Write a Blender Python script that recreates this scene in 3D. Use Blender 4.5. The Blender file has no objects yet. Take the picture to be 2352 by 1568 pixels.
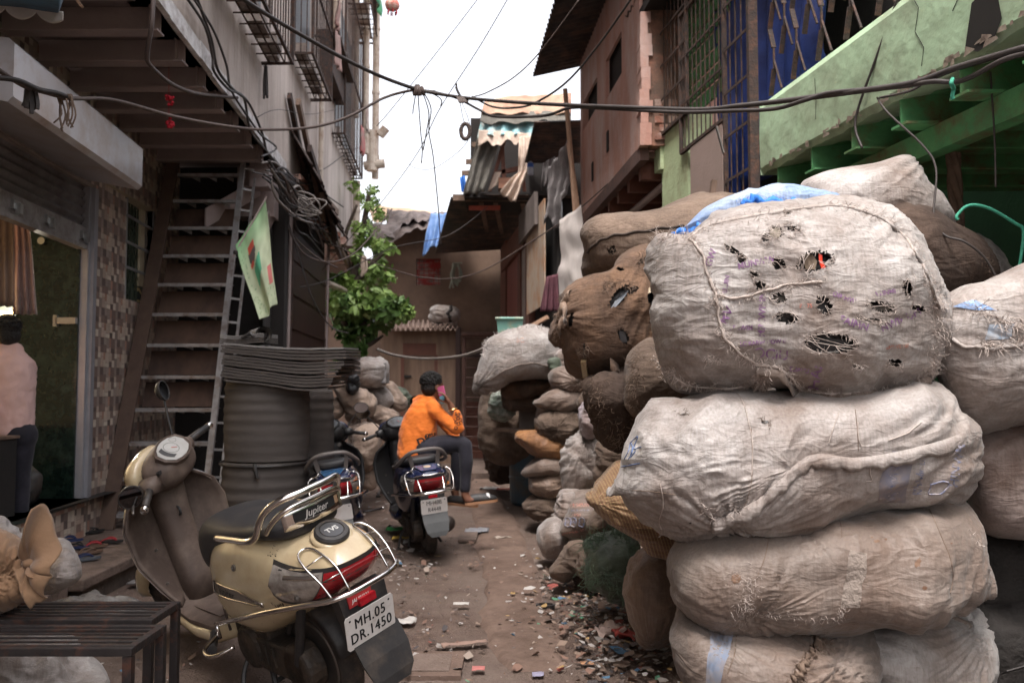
import bpy,bmesh,math,random
import numpy as np
from mathutils import Vector,Matrix
from mathutils.bvhtree import BVHTree
R=math.radians
S=bpy.context.scene
COL=S.collection
# ---------------------------------------------------------------- camera, world, sun, exposure
CZ=1.37
FP=1960.0
TH=math.atan(106.0/FP)
cam=bpy.data.cameras.new('camera');camo=bpy.data.objects.new('camera',cam);COL.objects.link(camo)
camo.location=(0,0,CZ);camo.rotation_euler=(math.pi/2+TH,0,0)
cam.lens=30;cam.sensor_width=36;cam.clip_end=3000;cam.clip_start=0.05
cam.dof.use_dof=True;cam.dof.focus_distance=3.0;cam.dof.aperture_fstop=4.5
S.camera=camo
W=bpy.data.worlds.new('World');S.world=W;W.use_nodes=True
wn=W.node_tree.nodes;wl=W.node_tree.links
SUN_EL,SUN_AZ=R(66),R(200)
sky=wn.new('ShaderNodeTexSky');sky.sky_type='NISHITA';sky.sun_disc=False
sky.sun_elevation=SUN_EL;sky.sun_rotation=SUN_AZ;sky.dust_density=6;sky.air_density=1.0;sky.ozone_density=1.0
hs=wn.new('ShaderNodeHueSaturation');hs.inputs['Saturation'].default_value=0.28
tint=wn.new('ShaderNodeMixRGB');tint.blend_type='MULTIPLY';tint.inputs[0].default_value=1.0;tint.inputs[2].default_value=(1.0,0.975,0.965,1)
wl.new(sky.outputs[0],hs.inputs['Color']);wl.new(hs.outputs[0],tint.inputs[1])
wl.new(tint.outputs[0],wn['Background'].inputs[0]);wn['Background'].inputs[1].default_value=0.15
sl=bpy.data.lights.new('sun','SUN');slo=bpy.data.objects.new('sun',sl);COL.objects.link(slo)
sl.energy=1.05;sl.angle=R(16);sl.color=(1.0,0.95,0.9)
# direction towards the sun: behind the camera and to the left, high
sd=Vector((math.sin(R(-22))*math.cos(SUN_EL),-math.cos(R(-22))*math.cos(SUN_EL),math.sin(SUN_EL)))
slo.rotation_euler=sd.to_track_quat('Z','Y').to_euler();slo.location=(0,0,30)
S.view_settings.view_transform='Standard';S.view_settings.look='None';S.view_settings.gamma=1
S.view_settings.exposure=1.88
S.cycles.max_bounces=7;S.cycles.diffuse_bounces=4;S.cycles.glossy_bounces=4
# ---------------------------------------------------------------- helpers
_c,_s=math.cos(TH),math.sin(TH)
def P(u,v,Y):
 """world point at depth Y seen at (u, v) of the 2352 px wide photograph"""
 a=u-1176.0;b=784.0-v
 dy=FP*_c-b*_s;dz=FP*_s+b*_c
 t=Y/dy
 return Vector((a*t,Y,CZ+dz*t))
def G(u,v,z=0.0):
 a=u-1176.0;b=784.0-v
 dy=FP*_c-b*_s;dz=FP*_s+b*_c
 t=(z-CZ)/dz
 return Vector((a*t,dy*t,z))
rng=random.Random(7)
nr_=np.random.RandomState(5)
_pt=nr_.permutation(256);_pt=np.concatenate([_pt,_pt,_pt])
_gr=nr_.randn(256,3);_gr/=np.linalg.norm(_gr,axis=1)[:,None]
def pn(p,seed=0):
 p=np.asarray(p,float)+seed*17.31
 i=np.floor(p).astype(int);f=p-i;i&=255
 w=f*f*f*(f*(f*6-15)+10)
 r=0
 for dx in(0,1):
  for dy in(0,1):
   for dz in(0,1):
    h=_pt[_pt[_pt[(i[:,0]+dx)&255]+((i[:,1]+dy)&255)]+((i[:,2]+dz)&255)]
    d=(_gr[h]*(f-np.array([dx,dy,dz]))).sum(1)
    ww=(w[:,0]if dx else 1-w[:,0])*(w[:,1]if dy else 1-w[:,1])*(w[:,2]if dz else 1-w[:,2])
    r=r+d*ww
 return r*1.6
def ridged(p,seed=0):return(1-np.abs(pn(p,seed))*2.0).clip(-1,1)
WM={}
def wm(o):return WM.get(o.name,Matrix.Identity(4))if o is not None else Matrix.Identity(4)
def tag(o,label=None,cat=None,group=None,kind=None):
 if label:o['label']=label
 if cat:o['category']=cat
 if group:o['group']=group
 if kind:o['kind']=kind
 return o
def thing(name,label,cat,loc=(0,0,0),group=None,mat=None):
 o=bpy.data.objects.new(name,None);COL.objects.link(o)
 m=mat if mat is not None else Matrix.Translation(Vector(loc))
 o.matrix_world=m;WM[o.name]=m.copy()
 o.empty_display_size=.1
 return tag(o,label,cat,group)
def mk(name,vs,fs,m,parent=None,smooth=False,local=False,recalc=True,sub=0,mats=None,idx=None,origin=None,auto=None):
 me=bpy.data.meshes.new(name)
 inv=wm(parent).inverted()if(parent is not None and not local)else None
 vs=[Vector(v)for v in vs]
 if inv is not None:vs=[inv@v for v in vs]
 loc=None
 if parent is None:
  if origin is None:
   n=max(1,len(vs));xs=[v.x for v in vs];ys=[v.y for v in vs];zs=[v.z for v in vs]
   origin=Vector(((min(xs)+max(xs))/2,(min(ys)+max(ys))/2,min(zs)))
  loc=Vector(origin);vs=[v-loc for v in vs]
 me.from_pydata(vs,[],fs)
 for k in(mats or[m]):me.materials.append(k)
 if idx is not None:me.polygons.foreach_set('material_index',idx)
 if recalc:
  bm=bmesh.new();bm.from_mesh(me);bmesh.ops.recalc_face_normals(bm,faces=bm.faces);bm.to_mesh(me);bm.free()
 if smooth:me.polygons.foreach_set('use_smooth',[True]*len(me.polygons))
 me.update()
 o=bpy.data.objects.new(name,me);COL.objects.link(o)
 if loc is not None:o.location=loc;WM[o.name]=Matrix.Translation(loc)
 if parent is not None:
  o.parent=parent;WM[o.name]=wm(parent).copy()
 if auto is not None:
  try:me.set_sharp_from_angle(angle=R(auto))
  except Exception:pass
 if sub:
  s=o.modifiers.new('sub','SUBSURF');s.levels=sub;s.render_levels=sub
 return o
class MB:
 def __init__(s):s.v=[];s.f=[];s.i=[];s.mi=0
 def add(s,vs,fs):
  b=len(s.v);s.v+=[Vector(v)for v in vs];s.f+=[tuple(b+k for k in f)for f in fs];s.i+=[s.mi]*len(fs);return s
 def hexa(s,c): # c: 8 corners, bottom 4 then top 4
  return s.add(c,[(0,3,2,1),(4,5,6,7),(0,1,5,4),(1,2,6,5),(2,3,7,6),(3,0,4,7)])
 def box(s,a,b,M=None):
  x0,y0,z0=a;x1,y1,z1=b
  c=[(x0,y0,z0),(x1,y0,z0),(x1,y1,z0),(x0,y1,z0),(x0,y0,z1),(x1,y0,z1),(x1,y1,z1),(x0,y1,z1)]
  c=[Vector(p)for p in c]
  if M is not None:c=[M@p for p in c]
  return s.hexa(c)
 def fbox(s,fn,Y0,Y1,o0,o1,z0,z1):
  return s.hexa([fn(Y0,o0,z0),fn(Y0,o1,z0),fn(Y1,o1,z0),fn(Y1,o0,z0),fn(Y0,o0,z1),fn(Y0,o1,z1),fn(Y1,o1,z1),fn(Y1,o0,z1)])
 def rings(s,rs,cap=True,closed=True,loop=False):
  n=len(rs[0]);b=len(s.v);m=len(rs)
  for r in rs:s.v+=[Vector(p)for p in r]
  f=[]
  for k in range(m if loop else m-1):
   k2=(k+1)%m
   for j in range(n if closed else n-1):
    j2=(j+1)%n
    f.append((b+k*n+j,b+k*n+j2,b+k2*n+j2,b+k2*n+j))
  if cap and closed and not loop:
   f.append(tuple(b+j for j in range(n))[::-1]);f.append(tuple(b+(m-1)*n+j for j in range(n)))
  s.f+=f;s.i+=[s.mi]*len(f);return s
 def tube(s,path,r,n=8,cap=True,loop=False,sq=None):
  path=[Vector(p)for p in path];m=len(path);rs=[]
  up=None
  for k,p in enumerate(path):
   a=path[k-1]if(k>0 or loop)else path[k];b=path[(k+1)%m]if(k<m-1 or loop)else path[k]
   t=(b-a)
   if t.length<1e-9:t=Vector((0,0,1))
   t.normalize()
   if up is None:
    up=Vector((0,0,1))if abs(t.z)<.9 else Vector((1,0,0))
   x=t.cross(up)
   if x.length<1e-6:x=t.orthogonal()
   x.normalize();y=x.cross(t).normalized();up=y
   rr=r[k]if isinstance(r,(list,tuple))else r
   if sq:rs.append([p+x*sq[0]*a_+y*sq[1]*b_ for a_,b_ in((-1,-1),(1,-1),(1,1),(-1,1))])
   else:rs.append([p+(x*math.cos(2*math.pi*j/n)+y*math.sin(2*math.pi*j/n))*rr for j in range(n)])
  return s.rings(rs,cap=cap,loop=loop)
 def bar(s,a,b,w,h=None):return s.tube([a,b],0,sq=(w/2,(h or w)/2))
 def lathe(s,prof,c=(0,0,0),n=24,M=None,ax='z'):
  rs=[]
  for r,z in prof:
   ring=[]
   for j in range(n):
    a=2*math.pi*j/n;q=(r*math.cos(a),r*math.sin(a),z)
    if ax=='y':q=(q[0],q[2],q[1])
    if ax=='x':q=(q[2],q[0],q[1])
    q=Vector(q)+Vector(c)
    ring.append(M@q if M is not None else q)
   rs.append(ring)
  return s.rings(rs)
 def grid(s,fn,nu,nv,closed=False):
  b=len(s.v)
  for i in range(nu+1):
   for j in range(nv+1):s.v.append(Vector(fn(i/nu,j/nv)))
  f=[(b+i*(nv+1)+j,b+i*(nv+1)+j+1,b+(i+1)*(nv+1)+j+1,b+(i+1)*(nv+1)+j)for i in range(nu)for j in range(nv)]
  s.f+=f;s.i+=[s.mi]*len(f);return s
 def map(s,fn):s.v=[Vector(fn(v))for v in s.v];return s
 def build(s,name,m,parent=None,mats=None,**k):
  return mk(name,s.v,s.f,m,parent,mats=mats,idx=(s.i if mats else None),**k)
def thick(o,t,off=0):
 q=o.modifiers.new('thick','SOLIDIFY');q.thickness=t;q.offset=off;return o
def bev(o,w,seg=2):
 q=o.modifiers.new('bevel','BEVEL');q.width=w;q.segments=seg;q.limit_method='ANGLE';return o
def crom(pts,n=8,closed=False):
 pts=[Vector(p)for p in pts];m=len(pts);out=[]
 for k in range(m if closed else m-1):
  p0=pts[(k-1)%m]if(closed or k>0)else pts[0];p1=pts[k];p2=pts[(k+1)%m]
  p3=pts[(k+2)%m]if(closed or k+2<m)else pts[-1]
  for j in range(n):
   t=j/n
   out.append(.5*((2*p1)+(p2-p0)*t+(2*p0-5*p1+4*p2-p3)*t*t+(3*p1-p0-3*p2+p3)*t**3))
 if not closed:out.append(pts[-1])
 return out
def wall(fn,Y0,Y1,z0,z1,o0,o1,holes,name,m,parent=None,step=None,**k):
 ys=sorted(set([Y0,Y1]+[h[0]for h in holes]+[h[1]for h in holes]));zs=sorted(set([z0,z1]+[h[2]for h in holes]+[h[3]for h in holes]))
 ys=[y for y in ys if Y0<=y<=Y1];zs=[z for z in zs if z0<=z<=z1]
 def solid(i,j):
  if i<0 or j<0 or i>=len(ys)-1 or j>=len(zs)-1:return False
  cy=(ys[i]+ys[i+1])/2;cz=(zs[j]+zs[j+1])/2
  return not any(h[0]<cy<h[1]and h[2]<cz<h[3]for h in holes)
 b=MB()
 for i in range(len(ys)-1):
  for j in range(len(zs)-1):
   if not solid(i,j):continue
   a,c,d,e=ys[i],ys[i+1],zs[j],zs[j+1]
   q=[(0,1,2,3)]
   b.add([fn(a,o0,d),fn(c,o0,d),fn(c,o0,e),fn(a,o0,e)],q);b.add([fn(a,o1,d),fn(c,o1,d),fn(c,o1,e),fn(a,o1,e)],q)
   if not solid(i-1,j):b.add([fn(a,o0,d),fn(a,o0,e),fn(a,o1,e),fn(a,o1,d)],q)
   if not solid(i+1,j):b.add([fn(c,o0,d),fn(c,o0,e),fn(c,o1,e),fn(c,o1,d)],q)
   if not solid(i,j-1):b.add([fn(a,o0,d),fn(c,o0,d),fn(c,o1,d),fn(a,o1,d)],q)
   if not solid(i,j+1):b.add([fn(a,o0,e),fn(c,o0,e),fn(c,o1,e),fn(a,o1,e)],q)
 return b.build(name,m,parent,recalc=False,**k)
 # ---------------------------------------------------------------- materials
def rgb(c):return(c[0],c[1],c[2],1)
def M(name,c1,c2=None,rough=.8,metal=0.0,ns=5,bump=.15,bs=40,dirt=None,ds=3,da=.5,stretch=(1,1,1),spec=.4,coat=0,c3=None,bstretch=None,trans=0,detail=8,soft=.12,sheen=0):
 m=bpy.data.materials.new(name);m.use_nodes=True;nt=m.node_tree;N=nt.nodes;L=nt.links
 b=N['Principled BSDF'];b.inputs['Roughness'].default_value=rough;b.inputs['Metallic'].default_value=metal
 b.inputs['Specular IOR Level'].default_value=spec;b.inputs['Coat Weight'].default_value=coat
 b.inputs['Sheen Weight'].default_value=sheen
 if coat:b.inputs['Coat Roughness'].default_value=.12
 tc=N.new('ShaderNodeTexCoord');mp=N.new('ShaderNodeMapping');mp.inputs['Scale'].default_value=stretch
 L.new(tc.outputs['Object'],mp.inputs[0]);src=mp.outputs[0]
 col=None
 c2=c2 or tuple(x*.8 for x in c1)
 n1=N.new('ShaderNodeTexNoise');n1.inputs['Scale'].default_value=ns;n1.inputs['Detail'].default_value=detail;n1.inputs['Roughness'].default_value=.65
 L.new(src,n1.inputs['Vector'])
 cr=N.new('ShaderNodeValToRGB');cr.color_ramp.elements[0].position=.35;cr.color_ramp.elements[1].position=.65
 cr.color_ramp.elements[0].color=rgb(c2);cr.color_ramp.elements[1].color=rgb(c1)
 if c3:e=cr.color_ramp.elements.new(.5);e.color=rgb(c3)
 L.new(n1.outputs['Fac'],cr.inputs[0]);col=cr.outputs[0]
 if dirt:
  n2=N.new('ShaderNodeTexNoise');n2.inputs['Scale'].default_value=ds;n2.inputs['Detail'].default_value=10;n2.inputs['Roughness'].default_value=.7
  m2=N.new('ShaderNodeMapping');m2.inputs['Location'].default_value=(3.1,7.7,1.3);m2.inputs['Scale'].default_value=stretch
  L.new(tc.outputs['Object'],m2.inputs[0]);L.new(m2.outputs[0],n2.inputs['Vector'])
  r2=N.new('ShaderNodeValToRGB');r2.color_ramp.elements[0].position=.62-da*.3-soft;r2.color_ramp.elements[1].position=.62-da*.3+soft
  L.new(n2.outputs['Fac'],r2.inputs[0])
  mx=N.new('ShaderNodeMixRGB');mx.inputs[2].default_value=rgb(dirt);L.new(r2.outputs[0],mx.inputs[0]);L.new(col,mx.inputs[1]);col=mx.outputs[0]
 L.new(col,b.inputs['Base Color'])
 if bump:
  n3=N.new('ShaderNodeTexNoise');n3.inputs['Scale'].default_value=bs;n3.inputs['Detail'].default_value=6
  m3=N.new('ShaderNodeMapping');m3.inputs['Scale'].default_value=bstretch or stretch;L.new(tc.outputs['Object'],m3.inputs[0]);L.new(m3.outputs[0],n3.inputs['Vector'])
  bp=N.new('ShaderNodeBump');bp.inputs['Strength'].default_value=bump;bp.inputs['Distance'].default_value=.02
  L.new(n3.outputs['Fac'],bp.inputs['Height']);L.new(bp.outputs[0],b.inputs['Normal'])
  m['bump']=bp.name
 m['col']=1
 return m
def emis(name,c,s):
 m=bpy.data.materials.new(name);m.use_nodes=True;b=m.node_tree.nodes['Principled BSDF']
 b.inputs['Emission Color'].default_value=rgb(c);b.inputs['Emission Strength'].default_value=s;b.inputs['Base Color'].default_value=rgb(c);return m
def text(body,size,bold=0.0,shear=0.0,sp=1.0):
 """triangulated flat lettering as (verts2d, faces), centred"""
 cu=bpy.data.curves.new('t','FONT');cu.body=body;cu.size=size;cu.offset=bold;cu.shear=shear
 cu.align_x='CENTER';cu.align_y='CENTER';cu.space_character=sp;cu.resolution_u=4
 o=bpy.data.objects.new('t',cu);COL.objects.link(o)
 bpy.context.view_layer.update()
 me=bpy.data.meshes.new_from_object(o.evaluated_get(bpy.context.evaluated_depsgraph_get()))
 vs=[v.co.copy()for v in me.vertices];fs=[tuple(p.vertices)for p in me.polygons]
 bpy.data.objects.remove(o);bpy.data.meshes.remove(me);bpy.data.curves.remove(cu)
 return vs,fs
 # ================================================================ SETTING
def LW(Y,o,z):return Vector((-2.78-.095*Y+o,Y,z)) # plane of the left shop wall
def LU(Y,o,z):return Vector((-1.775-.08*Y+o,Y,z)) # plane of the left upper storey
def RP(Y,o,z):return Vector((1.825-.0875*Y+o,Y,z)) # plane of the pink storey
def GP(Y,o,z):return Vector((2.46-.15*Y+o,Y,z)) # plane of the green house
def curtain(name,quad,m,nu=24,nv=18,wav=.03,waves=5,parent=None,seed=0,lump=.03,ragged=0,t=.004,sag=0):
 """hanging cloth between the corners quad = (top a, top b, bottom b, bottom a)"""
 a,b,c,d=[Vector(q)for q in quad];nrm=(b-a).cross(d-a).normalized()
 vs=[]
 for i in range(nu+1):
  for j in range(nv+1):
   s=i/nu;v=j/nv
   vs.append((a.lerp(b,s)).lerp(d.lerp(c,s),v))
 q=np.array([list(v)for v in vs]);n1=pn(q*2.1,seed);n2=pn(q*6,seed+3);n3=pn(np.array([[i/nu*7,seed,0]for i in range(nu+1)for j in range(nv+1)]),seed)
 k=0
 for i in range(nu+1):
  for j in range(nv+1):
   s=i/nu;v=j/nv
   vs[k]=vs[k]+nrm*(wav*math.sin(s*waves*6.283+n1[k]*2)*(.3+.7*v)+lump*n1[k]+.35*lump*n2[k])+Vector((0,0,-1))*(ragged*(n3[k]*.5+.3*n2[k])*v+sag*math.sin(s*math.pi)*(1-v))
   k+=1
 fs=[(i*(nv+1)+j,i*(nv+1)+j+1,(i+1)*(nv+1)+j+1,(i+1)*(nv+1)+j)for i in range(nu)for j in range(nv)]
 o=mk(name,vs,fs,m,parent,smooth=True);thick(o,t);return o
def corrug(name,quad,m,n=14,amp=.018,parent=None,t=.003,sagf=0,jag=0,nv=6,seed=1):
 """corrugated sheet: corrugations run a->d, repeat along a->b"""
 a,b,c,d=[Vector(q)for q in quad];nrm=(b-a).cross(d-a).normalized();nu=n*8
 rj=random.Random(seed);jj=[rj.uniform(-jag,jag)for _ in range(n+2)]
 def fn(s,v):
  e=jj[int(s*n)]*v
  p=a.lerp(b,s).lerp(d.lerp(c,s),v+e)
  return p+nrm*(amp*math.cos(s*n*6.283))+Vector((0,0,-sagf*math.sin(s*3.1416)*v))
 o=MB().grid(fn,nu,nv).build(name,m,parent,smooth=True);thick(o,t);return o
 # ---- ground
m_ground=M('trodden_earth',(.150,.105,.085),(.100,.068,.055),rough=.92,ns=7,bump=1.0,bs=70,dirt=(.185,.142,.12),ds=1.3,da=.3,c3=(.125,.086,.069),soft=.16,spec=.2)
m_ground2=M('worn_concrete',(.195,.135,.108),(.145,.098,.077),rough=.9,ns=2.5,bump=.35,bs=45,dirt=(.10,.066,.05),ds=4,da=.25,spec=.25)
xs=[-300,-60,-12]+[x*.12 for x in range(-50,51)]+[12,60,300]
ys=[-300,-40,-6]+[y*.12 for y in range(-8,160)]+[25,60,400]
vs=[(x,y,0)for x in xs for y in ys];q=np.array(vs,float)
hh=pn(q*np.array([.9,.9,1]),1)*.018+pn(q*np.array([3.3,3.3,1]),2)*.007
near=(np.abs(q[:,0])<7)&(np.abs(q[:,1]-8)<13)
hh=hh*near-.012
ny=len(ys)
mk('ground',[(v[0],v[1],h)for v,h in zip(vs,hh)],[(i*ny+j,(i+1)*ny+j,(i+1)*ny+j+1,i*ny+j+1)for i in range(len(xs)-1)for j in range(ny-1)],m_ground,smooth=True,origin=(0,0,0))['kind']='structure'
# worn concrete strip of the lane
PW=[(1090,1085,1125),(1140,1080,1150),(1200,1085,1190),(1270,1098,1225),(1350,1120,1240),(1440,1095,1300),(1500,1140,1300),(1545,1180,1290)]
def pathf(s,w):
 v=1090+455*s;l=float(np.interp(v,[q[0]for q in PW],[q[1]for q in PW]));r_=float(np.interp(v,[q[0]for q in PW],[q[2]for q in PW]));g=G(l+(r_-l)*w,v);e=pn(np.array([[g.x*4,g.y*4,0]]),3)[0]*.05
 return Vector((g.x+e,g.y+e,-.02 if w in(0,1)or s in(0,1)else .013+.003*math.sin(w*3.14)))
MB().grid(pathf,40,10).build('path',m_ground2,smooth=True)['kind']='structure'
# drain cover cast with letters
cv=thing('drain_cover','square concrete drain cover with letters pressed in it, set in the lane','drain cover',G(1010,1560))
c0,c1=G(900,1500),G(1068,1500);z_=.012
sz=c1.x-c0.x
MB().box((c0.x,c0.y-sz,-.02),(c1.x,c0.y,z_)).build('frame',m_ground2,cv)
MB().box((c0.x+.06,c0.y-sz+.06,0),(c1.x-.06,c0.y-.055,z_+.006)).build('slab',M('cast_slab',(.19,.14,.115),(.14,.10,.08),ns=12,bump=.5,bs=60),cv)
m_groove=M('groove',(.055,.035,.027),rough=1,bump=0)
for ch,yy,s_ in(('0',.13,.09),('M',.23,.15),('O',.36,.2)):
 tv,tf=text(ch,s_)
 mk('letter',[Vector((c1.x-.27-v.y*.6,c0.y-yy+v.x*1.0,z_+.0075))for v in tv],tf,m_groove,cv,recalc=False)
 # ---- LEFT BUILDING -------------------------------------------------
m_plaster=M('stained_plaster',(.64,.56,.51),(.46,.395,.355),rough=.9,ns=2.2,bump=.3,bs=18,dirt=(.20,.155,.13),ds=1.6,da=.2,stretch=(1,1,.16),bstretch=(1,1,1),c3=(.56,.485,.44),soft=.18)
m_soffit=M('soffit_paint',(.27,.22,.212),(.22,.178,.17),rough=.6,ns=4,bump=.1)
m_joist=M('joist_paint',(.38,.305,.29),(.31,.245,.232),rough=.5,ns=3,bump=.08)
m_white=M('white_paint',(.62,.62,.62),(.52,.51,.51),rough=.5,ns=5,bump=.05,dirt=(.35,.3,.28),ds=6,da=.1)
m_black=M('black_iron',(.028,.022,.02),(.018,.014,.013),rough=.6,ns=10,bump=.1)
m_rust=M('rusty_iron',(.050,.034,.029),(.028,.021,.019),rough=.85,ns=14,bump=.3,bs=60,dirt=(.12,.055,.034),ds=20,da=.1)
m_darkbrown=M('dark_brown_paint',(.040,.016,.012),(.028,.012,.010),rough=.55,ns=3,bump=.1,stretch=(1,1,.3))
m_greysheet=M('grey_sheet',(.060,.056,.056),(.048,.045,.045),rough=.6,ns=2,bump=.05)
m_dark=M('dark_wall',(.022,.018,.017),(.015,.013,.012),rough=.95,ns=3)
LB=thing('concrete_building','pinkish grey plastered building with tiled shop front and jutting upper floor, on the left','building',(-3.3,6,0))
# tile mosaic as a coloured mesh
def tile_material():
 m=bpy.data.materials.new('mosaic_tiles');m.use_nodes=True;N=m.node_tree.nodes;L=m.node_tree.links;bs=N['Principled BSDF']
 at=N.new('ShaderNodeAttribute');at.attribute_name='tile'
 no=N.new('ShaderNodeTexNoise');no.inputs['Scale'].default_value=60;tc=N.new('ShaderNodeTexCoord');mp=N.new('ShaderNodeMapping');mp.inputs['Scale'].default_value=(1,.25,1)
 L.new(tc.outputs['Object'],mp.inputs[0]);L.new(mp.outputs[0],no.inputs['Vector'])
 mx=N.new('ShaderNodeMixRGB');mx.blend_type='MULTIPLY';mx.inputs[0].default_value=.22;L.new(at.outputs['Color'],mx.inputs[1]);L.new(no.outputs['Fac'],mx.inputs[2])
 br=N.new('ShaderNodeBrightContrast');br.inputs['Bright'].default_value=.0;L.new(mx.outputs[0],br.inputs[0]);L.new(br.outputs[0],bs.inputs['Base Color'])
 bs.inputs['Roughness'].default_value=.35;return m
m_tile=tile_material()
def tiled(fnp,s0,s1,z0,z1,name,parent,skip=None,seed=3):
 """mosaic of mixed rectangular tiles; fnp(s, o, z) -> point"""
 r=random.Random(seed);vs=[];fs=[];cols=[]
 pal=[(.56,.45,.37),(.50,.38,.31),(.45,.25,.185),(.25,.175,.15),(.155,.115,.105),(.34,.27,.235),(.62,.53,.44)]
 cell=.125;na=int(math.ceil((s1-s0)/cell));nz=int(math.ceil((z1-z0)/cell))
 # repeating module of 2 x 2 cells like printed tiles
 mod={}
 for a in range(3):
  for c in range(2):
   w1=r.choice((.3,.42,.5));h1=r.choice((.5,.62,.38));h2=r.choice((.5,.7,.3))
   mod[a,c]=[(0,w1,0,h1),(0,w1,h1,1),(w1,1,0,h2),(w1,1,h2,1)],[r.randrange(7)for _ in range(4)]
 for a in range(na):
  for c in range(nz):
   rects,ci=mod[a%3,c%2]
   for(x0,x1,y0,y1),k in zip(rects,ci):
    A=s0+(a+x0)*cell;B=min(s1,s0+(a+x1)*cell);C=z0+(c+y0)*cell;D=min(z1,z0+(c+y1)*cell)
    if B<=A or D<=C:continue
    g=.0012
    if skip and any(h[0]<B and A<h[1]and h[2]<D and C<h[3]for h in skip):
     for h in skip:
      if h[0]<(A+B)/2<h[1]and h[2]<(C+D)/2<h[3]:break
     else:h=None
     if h:continue
     for h in skip:
      if h[0]<B and A<h[1]and h[2]<D and C<h[3]:
       if(A+B)/2<=h[0]:B=min(B,h[0])
       elif(A+B)/2>=h[1]:A=max(A,h[1])
       if(C+D)/2<=h[2]:D=min(D,h[2])
       elif(C+D)/2>=h[3]:C=max(C,h[3])
    bb=len(vs);vs+=[fnp(A+g,.004,C+g),fnp(B-g,.004,C+g),fnp(B-g,.004,D-g),fnp(A+g,.004,D-g)]
    fs.append((bb,bb+1,bb+2,bb+3));j=r.uniform(.85,1.12);p=pal[k];cols.append((p[0]*j,p[1]*j,p[2]*j,1))
 o=mk(name,vs,fs,m_tile,parent,recalc=False)
 at=o.data.color_attributes.new('tile','FLOAT_COLOR','CORNER');k=0
 for f,c in zip(o.data.polygons,cols):
  for li in f.loop_indices:at.data[li].color=c
 return o
SH0,SH1=3.6,6.95
win=(7.72,8.42,2.18,3.12)
m_grout=M('grout',(.30,.25,.22),rough=.9)
wall(LW,-6,9.3,0,3.8,0,-.12,[(SH0,SH1,.48,3.0),win],'wall',m_grout,LB)
tiled(LW,6.98,9.3,.17,3.78,'wall_tiles',LB,skip=[win])
tiled(LW,3.6,6.95,.17,.46,'step_tiles',LB,seed=5)
tiled(LW,3.0,6.95,3.03,3.78,'wall_tiles',LB,seed=3)
b=MB();b.fbox(LW,SH0-.1,SH1+.02,-.9,.02,.455,.487);b.build('door_sill',M('dark_green_stone',(.03,.045,.038),(.02,.03,.026),rough=.25,ns=14,bump=0),LB)
# metal jamb of the shutter
b=MB();b.fbox(LW,6.90,6.975,.0,.03,.49,3.0);b.fbox(LW,6.86,6.90,-.10,.0,.49,3.0);b.build('shutter_guide',M('grey_metal',(.34,.34,.37),(.28,.28,.30),rough=.4,metal=.3,bump=0),LB)
# marble side panel, facing the lane
m_marble=M('green_marble',(.009,.019,.015),(.004,.009,.008),rough=.10,ns=9,bump=0,dirt=(.025,.042,.034),ds=14,da=.1,soft=.10)
b=MB();x1=LW(6.84,-.06,0).x;b.box((x1-.50,6.84,.49),(x1,6.90,3.0));pnl=b.build('door_panel',m_marble,LB)
b=MB();b.box((x1-.16,6.80,1.88),(x1-.0,6.836,1.93));b.box((x1-.18,6.80,1.86),(x1-.15,6.836,1.95));b.build('latch',M('steel',(.45,.44,.42),rough=.4,metal=.8,bump=0),pnl)
b=MB();b.lathe([(0,-.02),(.03,-.02),(.035,0),(0,.01)],(x1-.30,6.83,2.55),ax='y',n=14);b.build('knob',M('chrome_knob',(.7,.7,.7),rough=.15,metal=1,bump=0),pnl)
# roller shutter
m_shut=M('shutter_slats',(.30,.28,.28),(.24,.22,.22),rough=.45,metal=.4,ns=4,bump=.05,dirt=(.12,.10,.095),ds=3,da=.25)
def shf(s,v):
 Y=SH0+(SH1-.06-SH0)*s;z=2.66+v*.42
 return LW(Y,-.05+.012*math.cos(v*.42/.07*6.283),z)
sh=MB().grid(shf,2,60).build('roller_shutter',m_shut,LB,smooth=True);thick(sh,.004)
b=MB();b.fbox(LW,SH0,SH1-.06,-.07,-.025,2.52,2.665);b.fbox(LW,SH0,SH1-.06,-.08,-.005,2.485,2.52);b.build('bottom_rail',M('rail_grey',(.36,.34,.345),(.28,.27,.27),rough=.45,metal=.3,ns=6,bump=.05,dirt=(.15,.12,.11),ds=8,da=.2),sh)
for yy in(5.62,6.12,6.75):
 b=MB();b.fbox(LW,yy,yy+.10,-.025,.0,2.56,2.62);b.fbox(LW,yy+.02,yy+.06,.0,.035,2.53,2.60);b.build('shutter_lock',M('lock_steel',(.5,.5,.5),(.3,.3,.3),rough=.3,metal=.9,bump=0),sh)
 # shutter box
m_box=M('box_sheet',(.56,.54,.56),(.48,.46,.475),rough=.28,metal=.35,ns=1.5,bump=.12,bs=3,dirt=(.36,.26,.20),ds=2.2,da=.12)
b=MB()
def prof(Y):return[LW(Y,.0,3.02),LW(Y,.10,2.98),LW(Y,.50,2.90),LW(Y,.53,2.93),LW(Y,.53,3.22),LW(Y,.50,3.25),LW(Y,.0,3.30)]
b.rings([prof(Y)for Y in(4.5,4.9,5.4,6.0,6.55)]);bx_=b.build('shutter_box',m_box,LB)
b=MB();b.fbox(LW,3.5,4.5,0,.40,2.96,3.28);b.build('shutter_box',M('box_sheet_plain',(.50,.46,.45),(.42,.38,.37),rough=.4,metal=.2,bump=.05),LB)
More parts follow.
